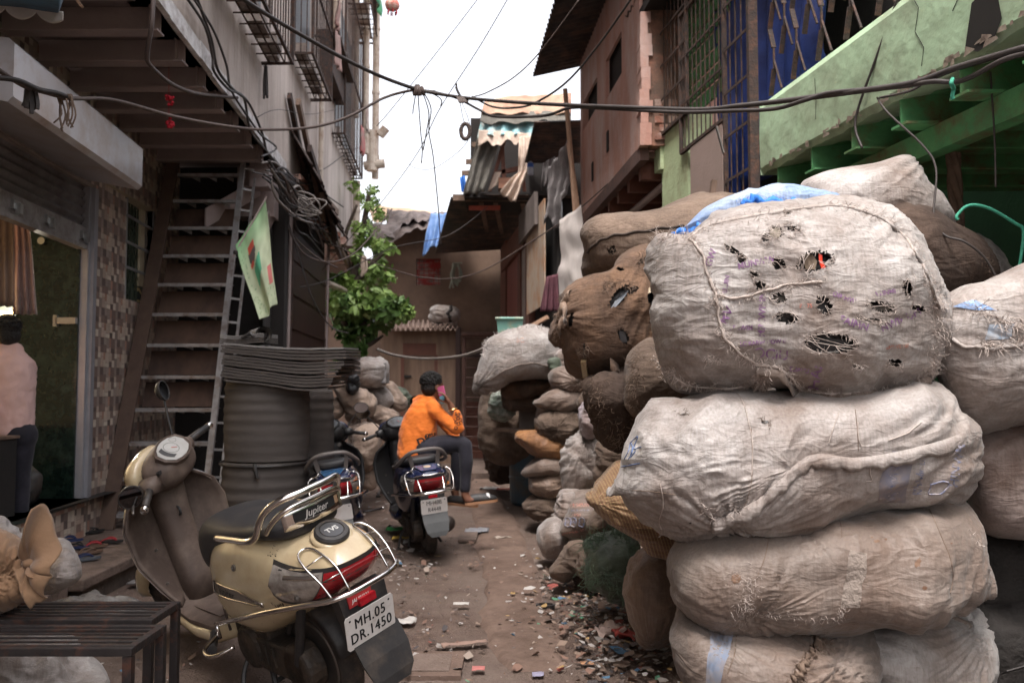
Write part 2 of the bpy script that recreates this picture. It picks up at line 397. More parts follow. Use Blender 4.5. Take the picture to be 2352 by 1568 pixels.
# window grille in the tiled wall
m_alu=M('aluminium',(.40,.40,.41),(.30,.30,.31),rough=.4,metal=.5,ns=8,bump=0)
wg=MB()
for k in range(8):
 Y=win[0]+(win[1]-win[0])*(k+.5)/8;wg.fbox(LW,Y-.035,Y+.015,-.07,-.06,win[2],win[3])
wgo=wg.build('window',M('glass_louvres',(.10,.12,.09),(.05,.065,.05),rough=.15,ns=6,bump=0),LB)
b=MB();b.fbox(LW,win[0],win[1],-.119,-.11,win[2],win[3]);b.build('pane',M('pane_dark',(.03,.035,.022),(.015,.018,.012),rough=.3,ns=9,dirt=(.30,.30,.08),ds=5,da=.05,soft=.05),wgo)
b=MB()
for z in(2.45,2.68,2.92):b.fbox(LW,win[0]-.06,win[1]+.03,.01,.025,z,z+.022)
for Y in(win[0]-.03,win[1]):b.fbox(LW,Y,Y+.02,-.05,.009,win[2],win[3])
b.build('window_bars',m_alu,wgo)
# upper storey
wall(LU,-6,16.5,3.82,13,0,-.25,[],'facade',m_plaster,LB)
b=MB();b.add([LU(-6,0,3.82),LU(9.4,0,3.82),LW(9.4,-.1,3.82),LW(-6,-.1,3.82)],[(0,1,2,3)]);b.add([LU(9.4,0,3.9),LU(16.5,0,3.9),LU(16.5,-1.3,3.9),LU(9.4,-1.3,3.9)],[(0,1,2,3)])
b.build('soffit',m_soffit,LB,recalc=False)
b=MB();b.add([LU(16.5,0,3.82),LU(16.5,-6,3.82),LU(16.5,-6,13),LU(16.5,0,13)],[(0,1,2,3)]);b.build('end_wall',m_plaster,LB,recalc=False)
b=MB()
for k in range(31):
 y0,y1=-1+k/3,-1+(k+1)/3;j=rng.uniform(-.006,.006)
 b.fbox(LU,y0,y1,-.02,.02+j,3.73+j,3.85+rng.uniform(-.012,.012))
b.build('edge_trim',M('edge_white',(.66,.64,.64),(.50,.47,.46),rough=.6,ns=9,bump=.3,dirt=(.25,.2,.18),ds=9,da=.12),LB)
for k in range(13):
 Y=3.3+k*.52
 if Y>9.2:break
 x0=LW(Y,0,0).x;x1=LU(Y,-.06,0).x
 if k<11:
  b=MB();b.box((x0,Y,3.66),(x1,Y+.012,3.818));b.box((x0,Y-.05,3.648),(x1,Y+.06,3.66));b.box((x1-.06,Y-.045,3.665),(x1-.05,Y+.055,3.815))
  b.build('joist',m_joist,LB)
b=MB();b.fbox(LU,8.75,8.95,-.25,-.05,3.45,3.72);b.fbox(LU,9.05,9.3,-.45,-.05,3.2,3.75);b.build('beam_bracket',m_joist,LB)
# dark wall behind the ladder, grey sheet beside it
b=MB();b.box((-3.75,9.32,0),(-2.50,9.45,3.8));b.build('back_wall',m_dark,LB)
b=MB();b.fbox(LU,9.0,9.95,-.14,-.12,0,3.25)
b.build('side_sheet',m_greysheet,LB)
b=MB();b.add([LU(8.95,-.10,3.0),LU(8.95,-.10,3.2),LU(9.95,-.10,3.82),LU(9.95,-.10,3.60)],[(0,1,2,3)]);b.add([LU(8.4,-.6,2.95),LU(8.4,-.6,3.15),LU(9.3,-.06,3.8),LU(9.3,-.06,3.6)],[(0,1,2,3)]);q_=b.build('brace',m_joist,LB);thick(q_,.02)
for Y,ra in((9.97,.018),(10.06,.012),(10.12,.012),(13.2,.02),(13.3,.012)):
 b=MB();b.tube([LU(Y,-.04,0),LU(Y,-.05,1.5),LU(Y+.02,-.03,3.9)],ra,8);b.build('conduit',m_rust if ra<.015 else m_joist,LB)
dd=MB().fbox(LU,10.2,13.15,-.10,-.06,0,3.3).build('door',m_darkbrown,LB)
b=MB()
for k in range(7):b.fbox(LU,10.2,13.15,-.058,-.045,.4+k*.42,.43+k*.42)
b.build('door_rail',m_darkbrown,dd)
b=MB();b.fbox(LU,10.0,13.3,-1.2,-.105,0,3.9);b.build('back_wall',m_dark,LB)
# window cages hung on the facade
def cage(Y0,Y1,off,z0,z1,nbar,label=None,shelf=True):
 root=None
 b=MB()
 for z in(z0,(z0+z1)/2,z1):
  b.tube([LU(Y0,0,z),LU(Y0,off,z),LU(Y1,off,z),LU(Y1,0,z)],0,sq=(.014,.014))
 for Y in(Y0,Y1):b.tube([LU(Y,off,z0),LU(Y,off,z1)],0,sq=(.014,.014))
 root=b.build('window_cage',m_rust,LB)
 b=MB()
 for k in range(1,nbar):Y=Y0+(Y1-Y0)*k/nbar;b.tube([LU(Y,off,z0),LU(Y,off,z1)],.007,5)
 for k in range(1,4):
  for Y in(Y0,Y1):b.tube([LU(Y,off*k/4,z0),LU(Y,off*k/4,z1)],.007,5)
 b.build('bars',m_rust,root)
 b=MB()
 for k in range(1,4):b.tube([LU(Y0,off*k/4,z0),LU(Y1,off*k/4,z0)],.008,5)
 for k in range(0,int((Y1-Y0)/.22)+1):Y=Y0+k*.22;b.tube([LU(Y,0,z0),LU(Y,off,z0)],.008,5)
 b.build('shelf_bars',m_rust,root)
 r=random.Random(int(Y0*10));ms=M('stored_stuff',(.30,.25,.22),(.12,.09,.08),ns=4,dirt=(.4,.38,.36),ds=6,da=.1)
 y=Y0+.05
 while y<Y1-.15:
  w=r.uniform(.12,.4);
  if y+w>Y1:w=Y1-y-.02
  MB().fbox(LU,y,y+w,.06,off-r.uniform(.05,.12),z0+.012,z0+.02+r.uniform(.01,.12)).build('stored_board',ms,root);y+=w+r.uniform(.03,.2)
 return root
cage(6.1,8.1,.30,4.50,6.0,16);cage(9.5,11.1,.27,5.16,6.9,14);cage(13.2,16.1,.20,5.35,8.0,16);cage(15.2,17.0,.42,8.35,10.0,12)
mw=M('cage_window_dark',(.03,.028,.03),(.015,.014,.015),rough=.4,ns=3)
for(a,c,d,e)in((6.3,8.0,4.7,6.0),(9.7,10.9,5.4,6.9),(13.5,15.9,5.6,7.8)):MB().fbox(LU,a,c,.002,.006,d,e).build('window',mw,LB)
b=MB();b.fbox(LU,11.6,13.6,-.02,.30,6.3,6.34);b.fbox(LU,11.8,13.5,.02,.16,5.9,6.28);b.build('awning',m_rust,LB)
# broken brick ledge with planks along the lower edge
m_brick=M('broken_brick',(.30,.12,.075),(.16,.075,.055),ns=5,bump=.6,bs=20,dirt=(.36,.28,.24),ds=6,da=.25)
r=random.Random(11)
for k in range(34):
 Y=9.5+k*.205+r.uniform(-.05,.05)
 b=MB();w=r.uniform(.10,.24);zz=3.88-r.uniform(0,.22)-(.5*max(0,(Y-12))/4.5)*r.random();dp=r.uniform(.03,.22)
 b.fbox(LU,Y,Y+w,-.1,dp,zz,zz+r.uniform(.05,.10));b.v=[v+Vector((r.uniform(-.02,.02),r.uniform(-.03,.03),r.uniform(-.02,.02)))for v in b.v]
 b.build('loose_brick'if k%3 else'plank_stub',m_brick if k%3 else m_rust,LB)
m_wood=M('weathered_wood',(.20,.135,.10),(.11,.072,.053),rough=.85,ns=8,bump=.3,bs=30,stretch=(1,1,.3))
for k,(ya,yb,za,zb,o)in enumerate(((9.3,10.6,4.6,3.9,.05),(9.35,11.4,4.55,3.65,.14),(9.8,12.4,4.15,3.55,.20),(10.5,12.0,3.75,3.85,.25),(11.0,13.6,3.9,3.45,.12),(12.4,15.5,3.75,3.35,.12))):
 b=MB();b.bar(LU(ya,o,za),LU(yb,o,zb),.05,.09);b.build('rafter',m_wood if k%2 else m_rust,LB)
corrug('eave_sheet',(LU(9.6,0,4.35),LU(12.3,0,4.0),LU(12.3,.35,3.55),LU(9.6,.30,3.85)),m_rust,n=16,parent=LB,amp=.012,jag=.2)
# drain pipes
m_pipe=M('cream_pipe',(.52,.45,.38),(.42,.35,.29),rough=.5,ns=4,bump=.05,dirt=(.25,.17,.12),ds=5,da=.12)
for(Y,o,z0,z1,ra)in((11.6,.07,4.2,5.6,.035),(16.1,.10,3.0,5.3,.07),(16.35,.24,5.9,12,.06),(16.7,.40,5.5,12,.07),(16.0,.08,6.5,12,.05),(12.9,.10,6.9,12,.06)):
 b=MB();b.tube([LU(Y,o,z0),LU(Y,o,z1)],ra,12)
 z=z0+.4
 while z<z1:b.tube([LU(Y,o,z),LU(Y,o,z+.06)],ra*1.18,12);z+=1.3
 b.build('drain_pipe',m_pipe,LB,smooth=False)
b=MB();b.tube(crom([LU(16.3,.12,3.35),LU(16.0,.2,3.0),LU(15.2,.15,2.98),LU(14.0,.1,2.98),LU(13.3,-.05,3.0)],5),.05,10);b.build('drain_pipe',m_pipe,LB)
b=MB();b.tube([LU(16.5,.2,5.7),LU(16.5,.6,5.75)],.09,12);b.tube([LU(16.5,.35,5.6),LU(16.5,.35,6.4)],.11,12);b.tube([LU(16.5,.5,6.3),LU(16.5,.62,6.45)],.09,12);b.build('pipe_elbow',m_pipe,LB)
# floor ledge in front of the wall
m_ledge=M('ledge_stone',(.20,.145,.12),(.13,.092,.075),rough=.85,ns=3,bump=.4,bs=30,dirt=(.07,.05,.04),ds=5,da=.25)
b=MB();
b.add([(-2.66,5.36,.18),(-2.73,9.3,.18),(-3.75,9.3,.18),(-3.30,5.30,.18),(-2.66,5.36,.11),(-2.73,9.3,.11),(-3.75,9.3,.11),(-3.30,5.30,.11)],[(0,1,2,3),(4,5,6,7),(0,1,5,4),(1,2,6,5),(2,3,7,6),(3,0,4,7)])
lg=b.build('ledge_slab',m_ledge,LB);bev(lg,.01)
b=MB();b.hexa([(-2.70,5.45,-.05),(-2.77,9.3,-.05),(-3.7,9.3,-.05),(-3.3,5.4,-.05),(-2.70,5.45,.112),(-2.77,9.3,.112),(-3.7,9.3,.112),(-3.3,5.4,.112)]);b.build('ledge_base',M('ledge_riser',(.11,.085,.07),(.06,.045,.04),ns=5,bump=.5,bs=20),LB)
b=MB()
for k in range(7):b.box((-3.3-.5+rng.uniform(0,.5),4.7+k*.1,-.02),(-2.75+rng.uniform(-.1,.02),4.82+k*.1,.05+.02*k))
b.build('rubble_step',m_ledge,LB)
# shop interior
m_cream=M('cream_wall',(.55,.47,.34),(.48,.40,.28),rough=.7)
b=MB()
b.add([(-6.2,3.0,.487),(-3.2,3.0,.487),(-3.4,8.3,.487),(-6.2,8.3,.487)],[(0,1,2,3)]);b.build('shop_floor',m_dark,LB,recalc=False)
b=MB();b.add([(-6.2,3.0,3.1),(-3.15,3.0,3.1),(-3.5,8.3,3.1),(-6.2,8.3,3.1)],[(0,1,2,3)]);b.build('shop_ceiling',m_cream,LB,recalc=False)
def swirl_mat():
 m=M('swirl_wallpaper',(.03,.035,.030),(.022,.027,.024),rough=.5,bump=0)
 N=m.node_tree.nodes;L=m.node_tree.links;b=N['Principled BSDF'];prev=b.inputs['Base Color'].links[0].from_socket
 tc=N.new('ShaderNodeTexCoord');w=N.new('ShaderNodeTexWave');w.wave_type='RINGS';w.inputs['Scale'].default_value=2.2;w.inputs['Distortion'].default_value=9;w.inputs['Detail'].default_value=1.5;w.inputs['Detail Scale'].default_value=1.4
 cr=N.new('ShaderNodeValToRGB');cr.color_ramp.elements[0].position=.80;cr.color_ramp.elements[1].position=.86
 L.new(tc.outputs['Object'],w.inputs['Vector']);L.new(w.outputs[0],cr.inputs[0]);mx=N.new('ShaderNodeMixRGB');mx.inputs[2].default_value=(.40,.30,.14,1)
 L.new(cr.outputs[0],mx.inputs[0]);L.new(prev,mx.inputs[1]);L.new(mx.outputs[0],b.inputs['Base Color']);return m
b=MB();b.box((-6.2,8.2,.49),(-3.6,8.3,2.35));b.build('papered_wall',swirl_mat(),LB)
b=MB();b.box((-6.2,8.2,2.352),(-3.6,8.3,3.1));b.box((-6.3,3,.49),(-6.2,8.2,3.1));b.box((-6.2,2.9,.49),(-3.3,3.0,3.1));b.build('inner_wall',m_cream,LB)
# ---- steel ladder stair
m_ladder=M('grey_painted_steel',(.40,.39,.395),(.27,.26,.26),rough=.45,metal=.4,ns=7,bump=.1,dirt=(.16,.11,.085),ds=9,da=.1)
m_ladbrown=M('brown_painted_steel',(.115,.075,.055),(.08,.05,.04),rough=.6,ns=7,bump=.1)
ld=thing('steel_stair','steep grey steel ladder stair with plywood backs leaning up to the jutting floor','stair',P(360,1200,7.3))
LB0,LB1=Vector((-3.40,7.22,.18)),Vector((-3.46,8.62,3.72)) # left stringer
RB0,RB1=Vector((-2.60,7.22,.18)),Vector((-2.745,8.62,3.72))
b=MB();b.bar(LB0,LB1,.03,.13);b.build('stringer',m_ladbrown,ld)
b=MB();b.bar(RB0,RB1,.035,.05);b.bar(RB0+Vector((.10,.05,0)),RB1+Vector((.10,.05,-.2)),.022,.022)
for k in range(14):t=.12+k*.065;p=RB0.lerp(RB1,t);b.bar(p,p+Vector((.10,.05,-.01)),.02,.02)
b.build('stringer',m_ladder,ld)
for k in range(12):
 t=.035+k*.083;a=LB0.lerp(LB1,t)+Vector((.015,0,0));c=RB0.lerp(RB1,t)+Vector((-.015,0,.0))
 b=MB();b.add([a,c,c+Vector((0,.17,0)),a+Vector((0,.17,0))],[(0,1,2,3)]);b.add([a+Vector((0,0,-.03)),c+Vector((0,0,-.03)),c,a],[(0,1,2,3)])
 tr=b.build('tread',m_ladder,ld);thick(tr,.004)
 for q in range(3):
  b=MB();x=a.lerp(c,.25+q*.25);b.add([x+Vector((-.04,.01,-.012)),x+Vector((.05,.16,-.012)),x+Vector((.05,.16,-.05))],[(0,1,2)]);g_=b.build('gusset',m_ladder,tr);thick(g_,.003)
 if 2<k<10:
  t2=t+.083;a2=LB0.lerp(LB1,t2);c2=RB0.lerp(RB1,t2)
  b=MB();b.add([a+Vector((.03,.18,.01)),c+Vector((-.03,.18,.01)),c2+Vector((-.03,.19,-.06)),a2+Vector((.03,.19,-.06))],[(0,1,2,3)])
  rr=b.build('riser',M('plywood_%d'%k,(.115,.068,.048),(.075,.045,.033),rough=.8,ns=3,stretch=(1,1,.3),bump=.15,dirt=(.05,.03,.025),ds=4,da=.15),ld);thick(rr,.012)
  # ---- BACK OF THE LANE ---------------------------------------------
m_mud=M('mud_render',(.235,.155,.112),(.14,.092,.068),rough=.95,ns=.9,bump=.4,bs=9,dirt=(.075,.052,.042),ds=.7,da=.35,c3=(.19,.125,.09),soft=.2)
bh=thing('rendered_house','low house with brown mud-rendered wall and tarpaulin roof at the end of the lane','house',P(980,1050,17))
Yb=17.0
top=[P(760,600,Yb),P(860,535,Yb),P(935,500,Yb),P(990,497,Yb),P(1045,530,Yb),P(1330,480,Yb)]
b=MB();n=len(top);bot=[Vector((p.x,Yb,0))for p in top]
wx0,wx1,wz0,wz1=P(960,0,Yb).x,P(1015,0,Yb).x,P(0,655,Yb).z,P(0,590,Yb).z
def hwf(Y,o,z):return Vector((Y,Yb+o,z))
wall(hwf,P(740,0,Yb).x,P(1500,0,Yb).x,0,3.3,0,.2,[],'wall',m_mud,bh)
wall(hwf,P(740,0,Yb).x,P(1500,0,Yb).x,3.3,3.95,0,.2,[(wx0,wx1,wz0,wz1)],'wall',m_mud,bh)
b=MB();g=[(P(860,0,Yb).x,3.95),(P(900,0,Yb).x,4.5),(P(985,0,Yb).x,4.75),(P(1060,0,Yb).x,4.45),(P(1300,0,Yb).x,4.45),(P(1340,0,Yb).x,3.95)]
b.rings([[(x,Yb,z)for x,z in g],[(x,Yb+.2,z)for x,z in g]]);b.build('gable',m_mud,bh)
wn_=MB().box((wx0,Yb+.12,wz0),(wx1,Yb+.18,wz1)).build('window',M('window_clutter',(.42,.36,.32),(.14,.10,.09),ns=7,bump=0,dirt=(.35,.04,.04),ds=4,da=.3,soft=.04),bh)
b=MB()
for k in range(7):z=wz0+(wz1-wz0)*(k+.5)/7;b.box((wx0,Yb+.04,z),(wx1,Yb+.06,z+.012))
for k in range(5):x=wx0+(wx1-wx0)*(k+.5)/5;b.box((x,Yb+.03,wz0),(x+.012,Yb+.05,wz1))
b.build('window_bars',M('red_bars',(.40,.05,.04),(.25,.04,.03),bump=0),wn_)
m_tarpb=M('dark_tarp',(.16,.125,.115),(.07,.055,.052),rough=.6,ns=4,bump=.5,bs=9,stretch=(1,1,2))
m_tan=M('tan_tarp',(.52,.38,.25),(.42,.28,.18),rough=.7,ns=2,bump=.3,bs=5)
m_blue=M('blue_tarp',(.12,.24,.50),(.20,.32,.58),rough=.55,ns=6,bump=.3,bs=12)
curtain('roof_tarp',(P(840,520,16.7),P(1060,478,16.7),P(1080,500,16.4),P(860,560,16.3)),m_tarpb,parent=bh,wav=.05,waves=6,lump=.1,ragged=.3,seed=4)
curtain('roof_tarp',(P(890,485,17.2),P(1050,492,17.2),P(1000,500,16.5),P(880,545,16.3)),m_tarpb,parent=bh,wav=.04,waves=5,lump=.12,ragged=.25,seed=9)
curtain('roof_sheet',(P(840,470,18.6),P(1080,496,18.6),P(1030,500,17.2),P(860,512,17.2)),m_tan,parent=bh,wav=.02,waves=5,lump=.05,seed=5)
tag(curtain('blue_tarpaulin',(P(990,488,16.2),P(1035,492,16.2),P(1012,560,16.05),P(970,585,16.0)),m_blue,wav=.06,waves=2,lump=.06,ragged=.1,seed=6,nu=16),'faded blue tarpaulin hanging off the roof edge above the red barred window','tarpaulin')
tag(curtain('blue_tarpaulin',(P(1020,488,16.6),P(1040,490,16.6),P(1040,525,16.5),P(1022,523,16.5)),m_blue,wav=.03,waves=2,lump=.05,seed=7,nu=10),'small blue tarpaulin scrap beside the dark corrugated eave','tarpaulin')
# porch shed
sd_=thing('porch_shed','small plank shed with corrugated porch roof and closed brown door','shed',P(965,1050,15.6))
m_asb=M('asbestos_sheet',(.30,.215,.18),(.20,.145,.12),rough=.9,ns=3,bump=.3,bs=20)
corrug('roof',(P(880,757,15.2),P(1052,755,15.2),P(1048,738,16.9),P(885,738,16.9)),m_asb,n=15,amp=.035,parent=sd_,t=.012)
m_plank=M('brown_planks',(.25,.165,.115),(.17,.11,.078),rough=.8,ns=6,bump=.3,bs=25,stretch=(2,2,.25))
m_redwood=M('red_brown_wood',(.17,.068,.045),(.12,.05,.036),rough=.7,ns=5,bump=.2)
Ys=15.5
def zx(u,v,Y):p=P(u,v,Y);return p.x,p.z
def flat(b,u0,v0,u1,v1,Y,t=.06,z0=None):
 x0,za=zx(u0,v1,Y);x1,zb=zx(u1,v0,Y);b.box((x0,Y,za if z0 is None else z0),(x1,Y+t,zb));return b
b=MB();x0,_=zx(880,0,Ys);x1,zt=zx(1052,760,Ys);xd0,zd1=zx(925,822,Ys);xd1,_=zx(1006,0,Ys)
b.box((x0,Ys,0),(xd0,Ys+.1,zt));b.box((xd1,Ys,0),(x1,Ys+.1,zt));b.box((xd0,Ys+.01,zt-.22),(xd1,Ys+.09,zt-.002));b.build('wall',m_plank,sd_)
b=MB();b.box((xd0+.002,Ys+.0,zd1+.05),(xd1-.002,Ys+.07,zt-.225));b.build('lintel_board',m_redwood,sd_)
b=MB();xm=(xd0+xd1)/2;b.box((xd0+.03,Ys+.03,0),(xm-.004,Ys+.07,zd1));b.box((xm+.004,Ys+.03,0),(xd1-.03,Ys+.07,zd1));dr=b.build('door',m_plank,sd_)
b=MB();b.box((xd0+.03,Ys-.0,zd1-.35),(xd0+.16,Ys+.028,zd1-.31));b.build('hinge',m_black,dr)
b=MB();b.box((xd0-.03,Ys-.03,0),(xd0+.028,Ys-.002,zd1+.05));b.box((xd1-.03,Ys-.03,0),(xd1+.03,Ys-.002,zd1+.05));b.build('door_frame',m_redwood,sd_)
b=MB();xp,_=zx(1052,0,15.3);b.box((xp-.02,15.25,0),(xp+.07,15.34,2.45));b.box((xp+.02,15.3,1.9),(xp+.9,15.36,2.02));b.build('post',m_darkbrown,sd_)
# iron rung ladder
m_iron=M('brown_iron',(.12,.062,.048),(.07,.038,.032),rough=.7,ns=8,bump=.1)
il=thing('iron_ladder','rusty brown iron ladder with open rungs beside the plank shed','ladder',P(1085,1045,15.0))
for u in(1066,1122):
 b=MB();b.tube([P(u,1042,15),P(u,765,15)],.035,8);b.build('rail',m_iron,il)
for k in range(12):v=1025-k*22.5;b=MB();b.tube([P(1066,v,15),P(1122,v,15)],.016,6);b.build('rung',m_iron,il)
b=MB();b.tube([P(1060,768,14.95),P(1200,768,14.95)],.04,8);b.build('landing_bar',m_iron,il)
# steps behind it
b=MB()
for k in range(5):b.box((P(1062,0,15.6).x,15.5+k*.25,0),(P(1150,0,15.6).x,15.75+k*.25,.22*(k+1)))
st_=b.build('brick_steps',m_redwood);tag(st_,'low red brown brick steps behind the iron ladder','steps')
b=MB();b.box((P(1060,0,13).x,12.8,-.02),(P(1500,0,13).x,15.5,.10));tag(b.build('door_step',m_ledge),'low concrete step in front of the iron ladder','step')
# right-hand shacks
m_darkcor=M('dark_corrugated',(.05,.042,.040),(.028,.023,.022),rough=.7,ns=5,bump=.2,dirt=(.12,.07,.05),ds=4,da=.15)  # near-black sheet with brown patches
sk=thing('lean_to_shack','dark lean-to shack with near-black corrugated roof, red door and striped shutter','shack',P(1200,1000,13))
corrug('roof',(P(1040,462,16.2),P(1088,450,12.6),P(1330,452,12.0),P(1330,455,16.6)),m_darkcor,n=16,amp=.02,parent=sk,jag=.02)
corrug('roof',(P(1036,452,12.9),P(1000,580,16.8),P(1330,560,16.8),P(1340,455,12.6)),m_darkcor,n=26,amp=.02,parent=sk,jag=.03,seed=5)
b=MB();b.box((P(1042,0,12.8).x,12.75,P(0,462,12.8).z),(P(1245,0,12.8).x,12.83,P(0,448,12.8).z));b.build('eave_beam',m_wood,sk)
for u in(1105,1138,1200):b=MB();b.bar(P(u,462,12.9),P(u+20,560,16.6),.07,.07);b.build('rafter',m_wood,sk)
b=MB();b.box((P(1078,0,12.85).x,12.85,P(0,482,12.85).z),(P(1150,0,12.85).x,12.9,P(0,472,12.85).z));b.build('red_beam',M('faded_red',(.42,.09,.055),(.30,.07,.05),ns=5),sk)
# side wall of the shack running along the lane
def SK(Y,o,z):return Vector((.53-.122*(Y-11.0)+o,Y,z))
def sku(u,Ya=10,Yb_=17):
 a,c=Ya,Yb_
 for _ in range(40):
  m_=(a+c)/2;p=SK(m_,0,0)
  if(p.x/m_)*FP+1176>u:a=m_
  else:c=m_
 return m_
m_rrdoor=M('red_brown_door',(.25,.075,.055),(.19,.06,.048),rough=.6,ns=3,bump=.1,stretch=(2,2,.3))
m_cream2=M('stained_cream_board',(.47,.38,.30),(.40,.31,.24),rough=.8,ns=3,dirt=(.40,.17,.06),ds=2.5,da=.12,bump=.2)
m_stripe=M('diagonal_shutter',(.33,.28,.26),(.26,.22,.20),rough=.6,bump=0)
Ya,Yc=10.9,16.9
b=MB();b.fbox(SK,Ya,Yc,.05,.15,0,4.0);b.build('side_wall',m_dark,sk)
def panel(u0,u1,v0,v1,m,name,o=.0,t=.03,parent=sk):
 y0,y1=sku(u1),sku(u0);ym=(y0+y1)/2;z1=P(0,v0,ym).z;z0=P(0,v1,ym).z
 return MB().fbox(SK,y0,y1,o,o+t,z0,z1).build(name,m,parent)
panel(1166,1194,600,1045,m_rrdoor,'door',o=-.02)
panel(1155,1167,560,1045,m_redwood,'door_post',o=-.05,t=.09);panel(1194,1200,560,1045,m_redwood,'door_post',o=-.04,t=.08)
d_=panel(1200,1214,530,1045,m_stripe,'striped_shutter',o=-.01)
panel(1214,1222,500,1045,m_redwood,'door_post',o=-.05,t=.1)
panel(1160,1212,545,598,m_redwood,'lintel_board',o=-.08,t=.05)
q_=panel(1225,1268,485,712,m_cream2,'patched_board',o=-.10,t=.02)
panel(1215,1255,470,540,M('grey_box_face',(.17,.14,.13),(.12,.10,.09)),'roof_panel',o=-.16,t=.05)
# patched loft above
lf=thing('tarpaulin_loft','patched loft of wood and ragged tarpaulins perched above the lean-to roof','loft',P(1180,450,12.4))
m_loft_or=M('rusty_orange_sheet',(.33,.19,.125),(.40,.28,.20),rough=.75,ns=2.5,bump=.2,dirt=(.22,.10,.07),ds=3,da=.2)
m_teal=M('teal_tarp',(.19,.38,.40),(.13,.27,.30),rough=.6,ns=5,bump=.4,bs=8,dirt=(.5,.42,.35),ds=5,da=.1)
m_net=M('grey_green_cloth',(.145,.135,.115),(.10,.095,.085),rough=.9,ns=5,bump=.5,bs=10)
m_rag=M('cream_rag',(.52,.42,.35),(.40,.31,.25),rough=.85,ns=5,bump=.5,bs=12)
YL=12.6
curtain('top_sheet',(P(1115,228,YL),P(1312,212,YL),P(1312,262,YL-.15),P(1106,262,YL-.2)),m_loft_or,parent=lf,wav=.02,waves=4,lump=.04,seed=2)
curtain('grey_strip',(P(1106,258,YL-.12),P(1312,256,YL-.12),P(1312,282,YL-.2),P(1103,282,YL-.2)),m_net,parent=lf,wav=.02,waves=4,lump=.04,seed=21,ragged=.15)
curtain('teal_sheet',(P(1104,276,YL-.1),P(1300,270,YL-.1),P(1290,312,YL-.2),P(1096,318,YL-.2)),m_teal,parent=lf,wav=.05,waves=6,lump=.06,seed=3,ragged=.1)
curtain('side_cloth',(P(1098,312,YL-.1),P(1150,318,YL-.1),P(1112,440,YL-.1),P(1062,446,YL-.1)),m_net,parent=lf,wav=.05,waves=3,lump=.08,seed=4,ragged=.1)
curtain('cream_edge',(P(1100,300,YL-.22),P(1225,305,YL-.22),P(1222,325,YL-.25),P(1098,330,YL-.25)),m_rag,parent=lf,wav=.03,waves=5,lump=.06,seed=14,ragged=.25)
curtain('cream_cloth',(P(1192,312,YL-.28),P(1222,312,YL-.28),P(1213,400,YL-.3),P(1190,395,YL-.3)),m_rag,parent=lf,wav=.04,waves=2,lump=.06,seed=5,nu=14)
curtain('cream_cloth',(P(1198,385,YL-.3),P(1218,375,YL-.3),P(1185,468,YL-.35),P(1150,450,YL-.35)),m_rag,parent=lf,wav=.06,waves=2,lump=.09,seed=6,nu=16)
b=MB();b.box((P(1075,0,YL).x,YL+.9,P(0,450,YL).z),(P(1320,0,YL).x,YL+1.0,P(0,228,YL).z));b.box((P(1068,0,YL).x,YL-.05,P(0,455,YL).z),(P(1320,0,YL).x,YL+1.0,P(0,446,YL).z));b.build('loft_floor',m_dark,lf)
for(u0,v0,u1,v1,w)in((1152,320,1160,445,.06),(1135,400,1200,385,.06),(1125,440,1160,318,.05),(1192,320,1205,440,.05)):
 b=MB();b.bar(P(u0,v0,YL+.1),P(u1,v1,YL+.1),w,w);b.build('strut',m_redwood,lf)
b=MB();x0,z0=zx(1145,432,YL);x1,z1=zx(1190,408,YL);b.box((x0,YL,z0),(x1,YL+.3,z1));b.build('crate_board',M('orange_planks',(.34,.17,.11),(.24,.12,.08),ns=8,stretch=(.3,1,3)),lf)
curtain('inner_cloth',(P(1137,395,YL+.05),P(1152,395,YL+.05),P(1142,425,YL+.05),P(1120,440,YL+.05)),m_rag,parent=lf,wav=.02,waves=1,lump=.04,nu=8,nv=8)
for v in(333,372,398):b=MB();b.bar(P(1060+(400-v)*.35,v,YL),P(1110,v-1,YL),.05,.07);b.build('plank_end',m_wood,lf)
tag(curtain('blue_cloth',(P(1056,408,YL),P(1068,402,YL),P(1072,445,YL),P(1060,438,YL)),M('bright_blue_cloth',(.05,.22,.72),(.04,.16,.55),bump=.2),wav=.03,waves=1,lump=.06,nu=8,nv=8,ragged=.1),'bright blue cloth poking out left of the patched loft','cloth')
corrug('side_roof',(P(1228,278,10.9),P(1205,372,12.2),P(1340,372,12.2),P(1340,275,10.9)),m_darkcor,n=15,amp=.018,parent=lf,jag=.02,seed=8)
b=MB();b.box((P(1215,0,12.3).x,12.3,P(0,520,12.3).z),(P(1400,0,12.3).x,12.4,P(0,360,12.3).z));b.build('back_board',m_dark,lf)
m_greytarp=M('grey_plastic',(.22,.20,.20),(.10,.09,.09),rough=.4,ns=5,bump=.6,bs=8)
tag(curtain('grey_plastic_sheet',(P(1262,385,10.9),P(1310,320,10.7),P(1300,515,10.8),P(1245,520,10.9)),m_greytarp,wav=.06,waves=3,lump=.12,seed=12,ragged=.3),'ragged grey plastic sheet hanging beside the bamboo poles','sheet')
tag(curtain('grey_plastic_sheet',(P(1248,375,11.2),P(1275,360,11.2),P(1262,440,11.2),P(1242,435,11.2)),m_greytarp,wav=.05,waves=2,lump=.1,seed=13,ragged=.2,nu=12),'small grey plastic scrap hanging left of the large grey sheet','sheet')
m_wcloth=M('white_washed_cloth',(.58,.53,.50),(.40,.36,.345),rough=.8,ns=3,bump=.3,bs=14,stretch=(1,1,.3))
tag(curtain('white_sheet',(P(1283,505,10.2),P(1332,470,9.9),P(1346,640,9.9),P(1284,705,10.2)),m_wcloth,wav=.012,waves=1.3,lump=.07,seed=8,ragged=.2),'long whitish cloth sheet hanging below the pink storey','cloth')
m_bamboo=M('bamboo',(.50,.33,.23),(.40,.25,.17),rough=.5,ns=6,bump=.1)
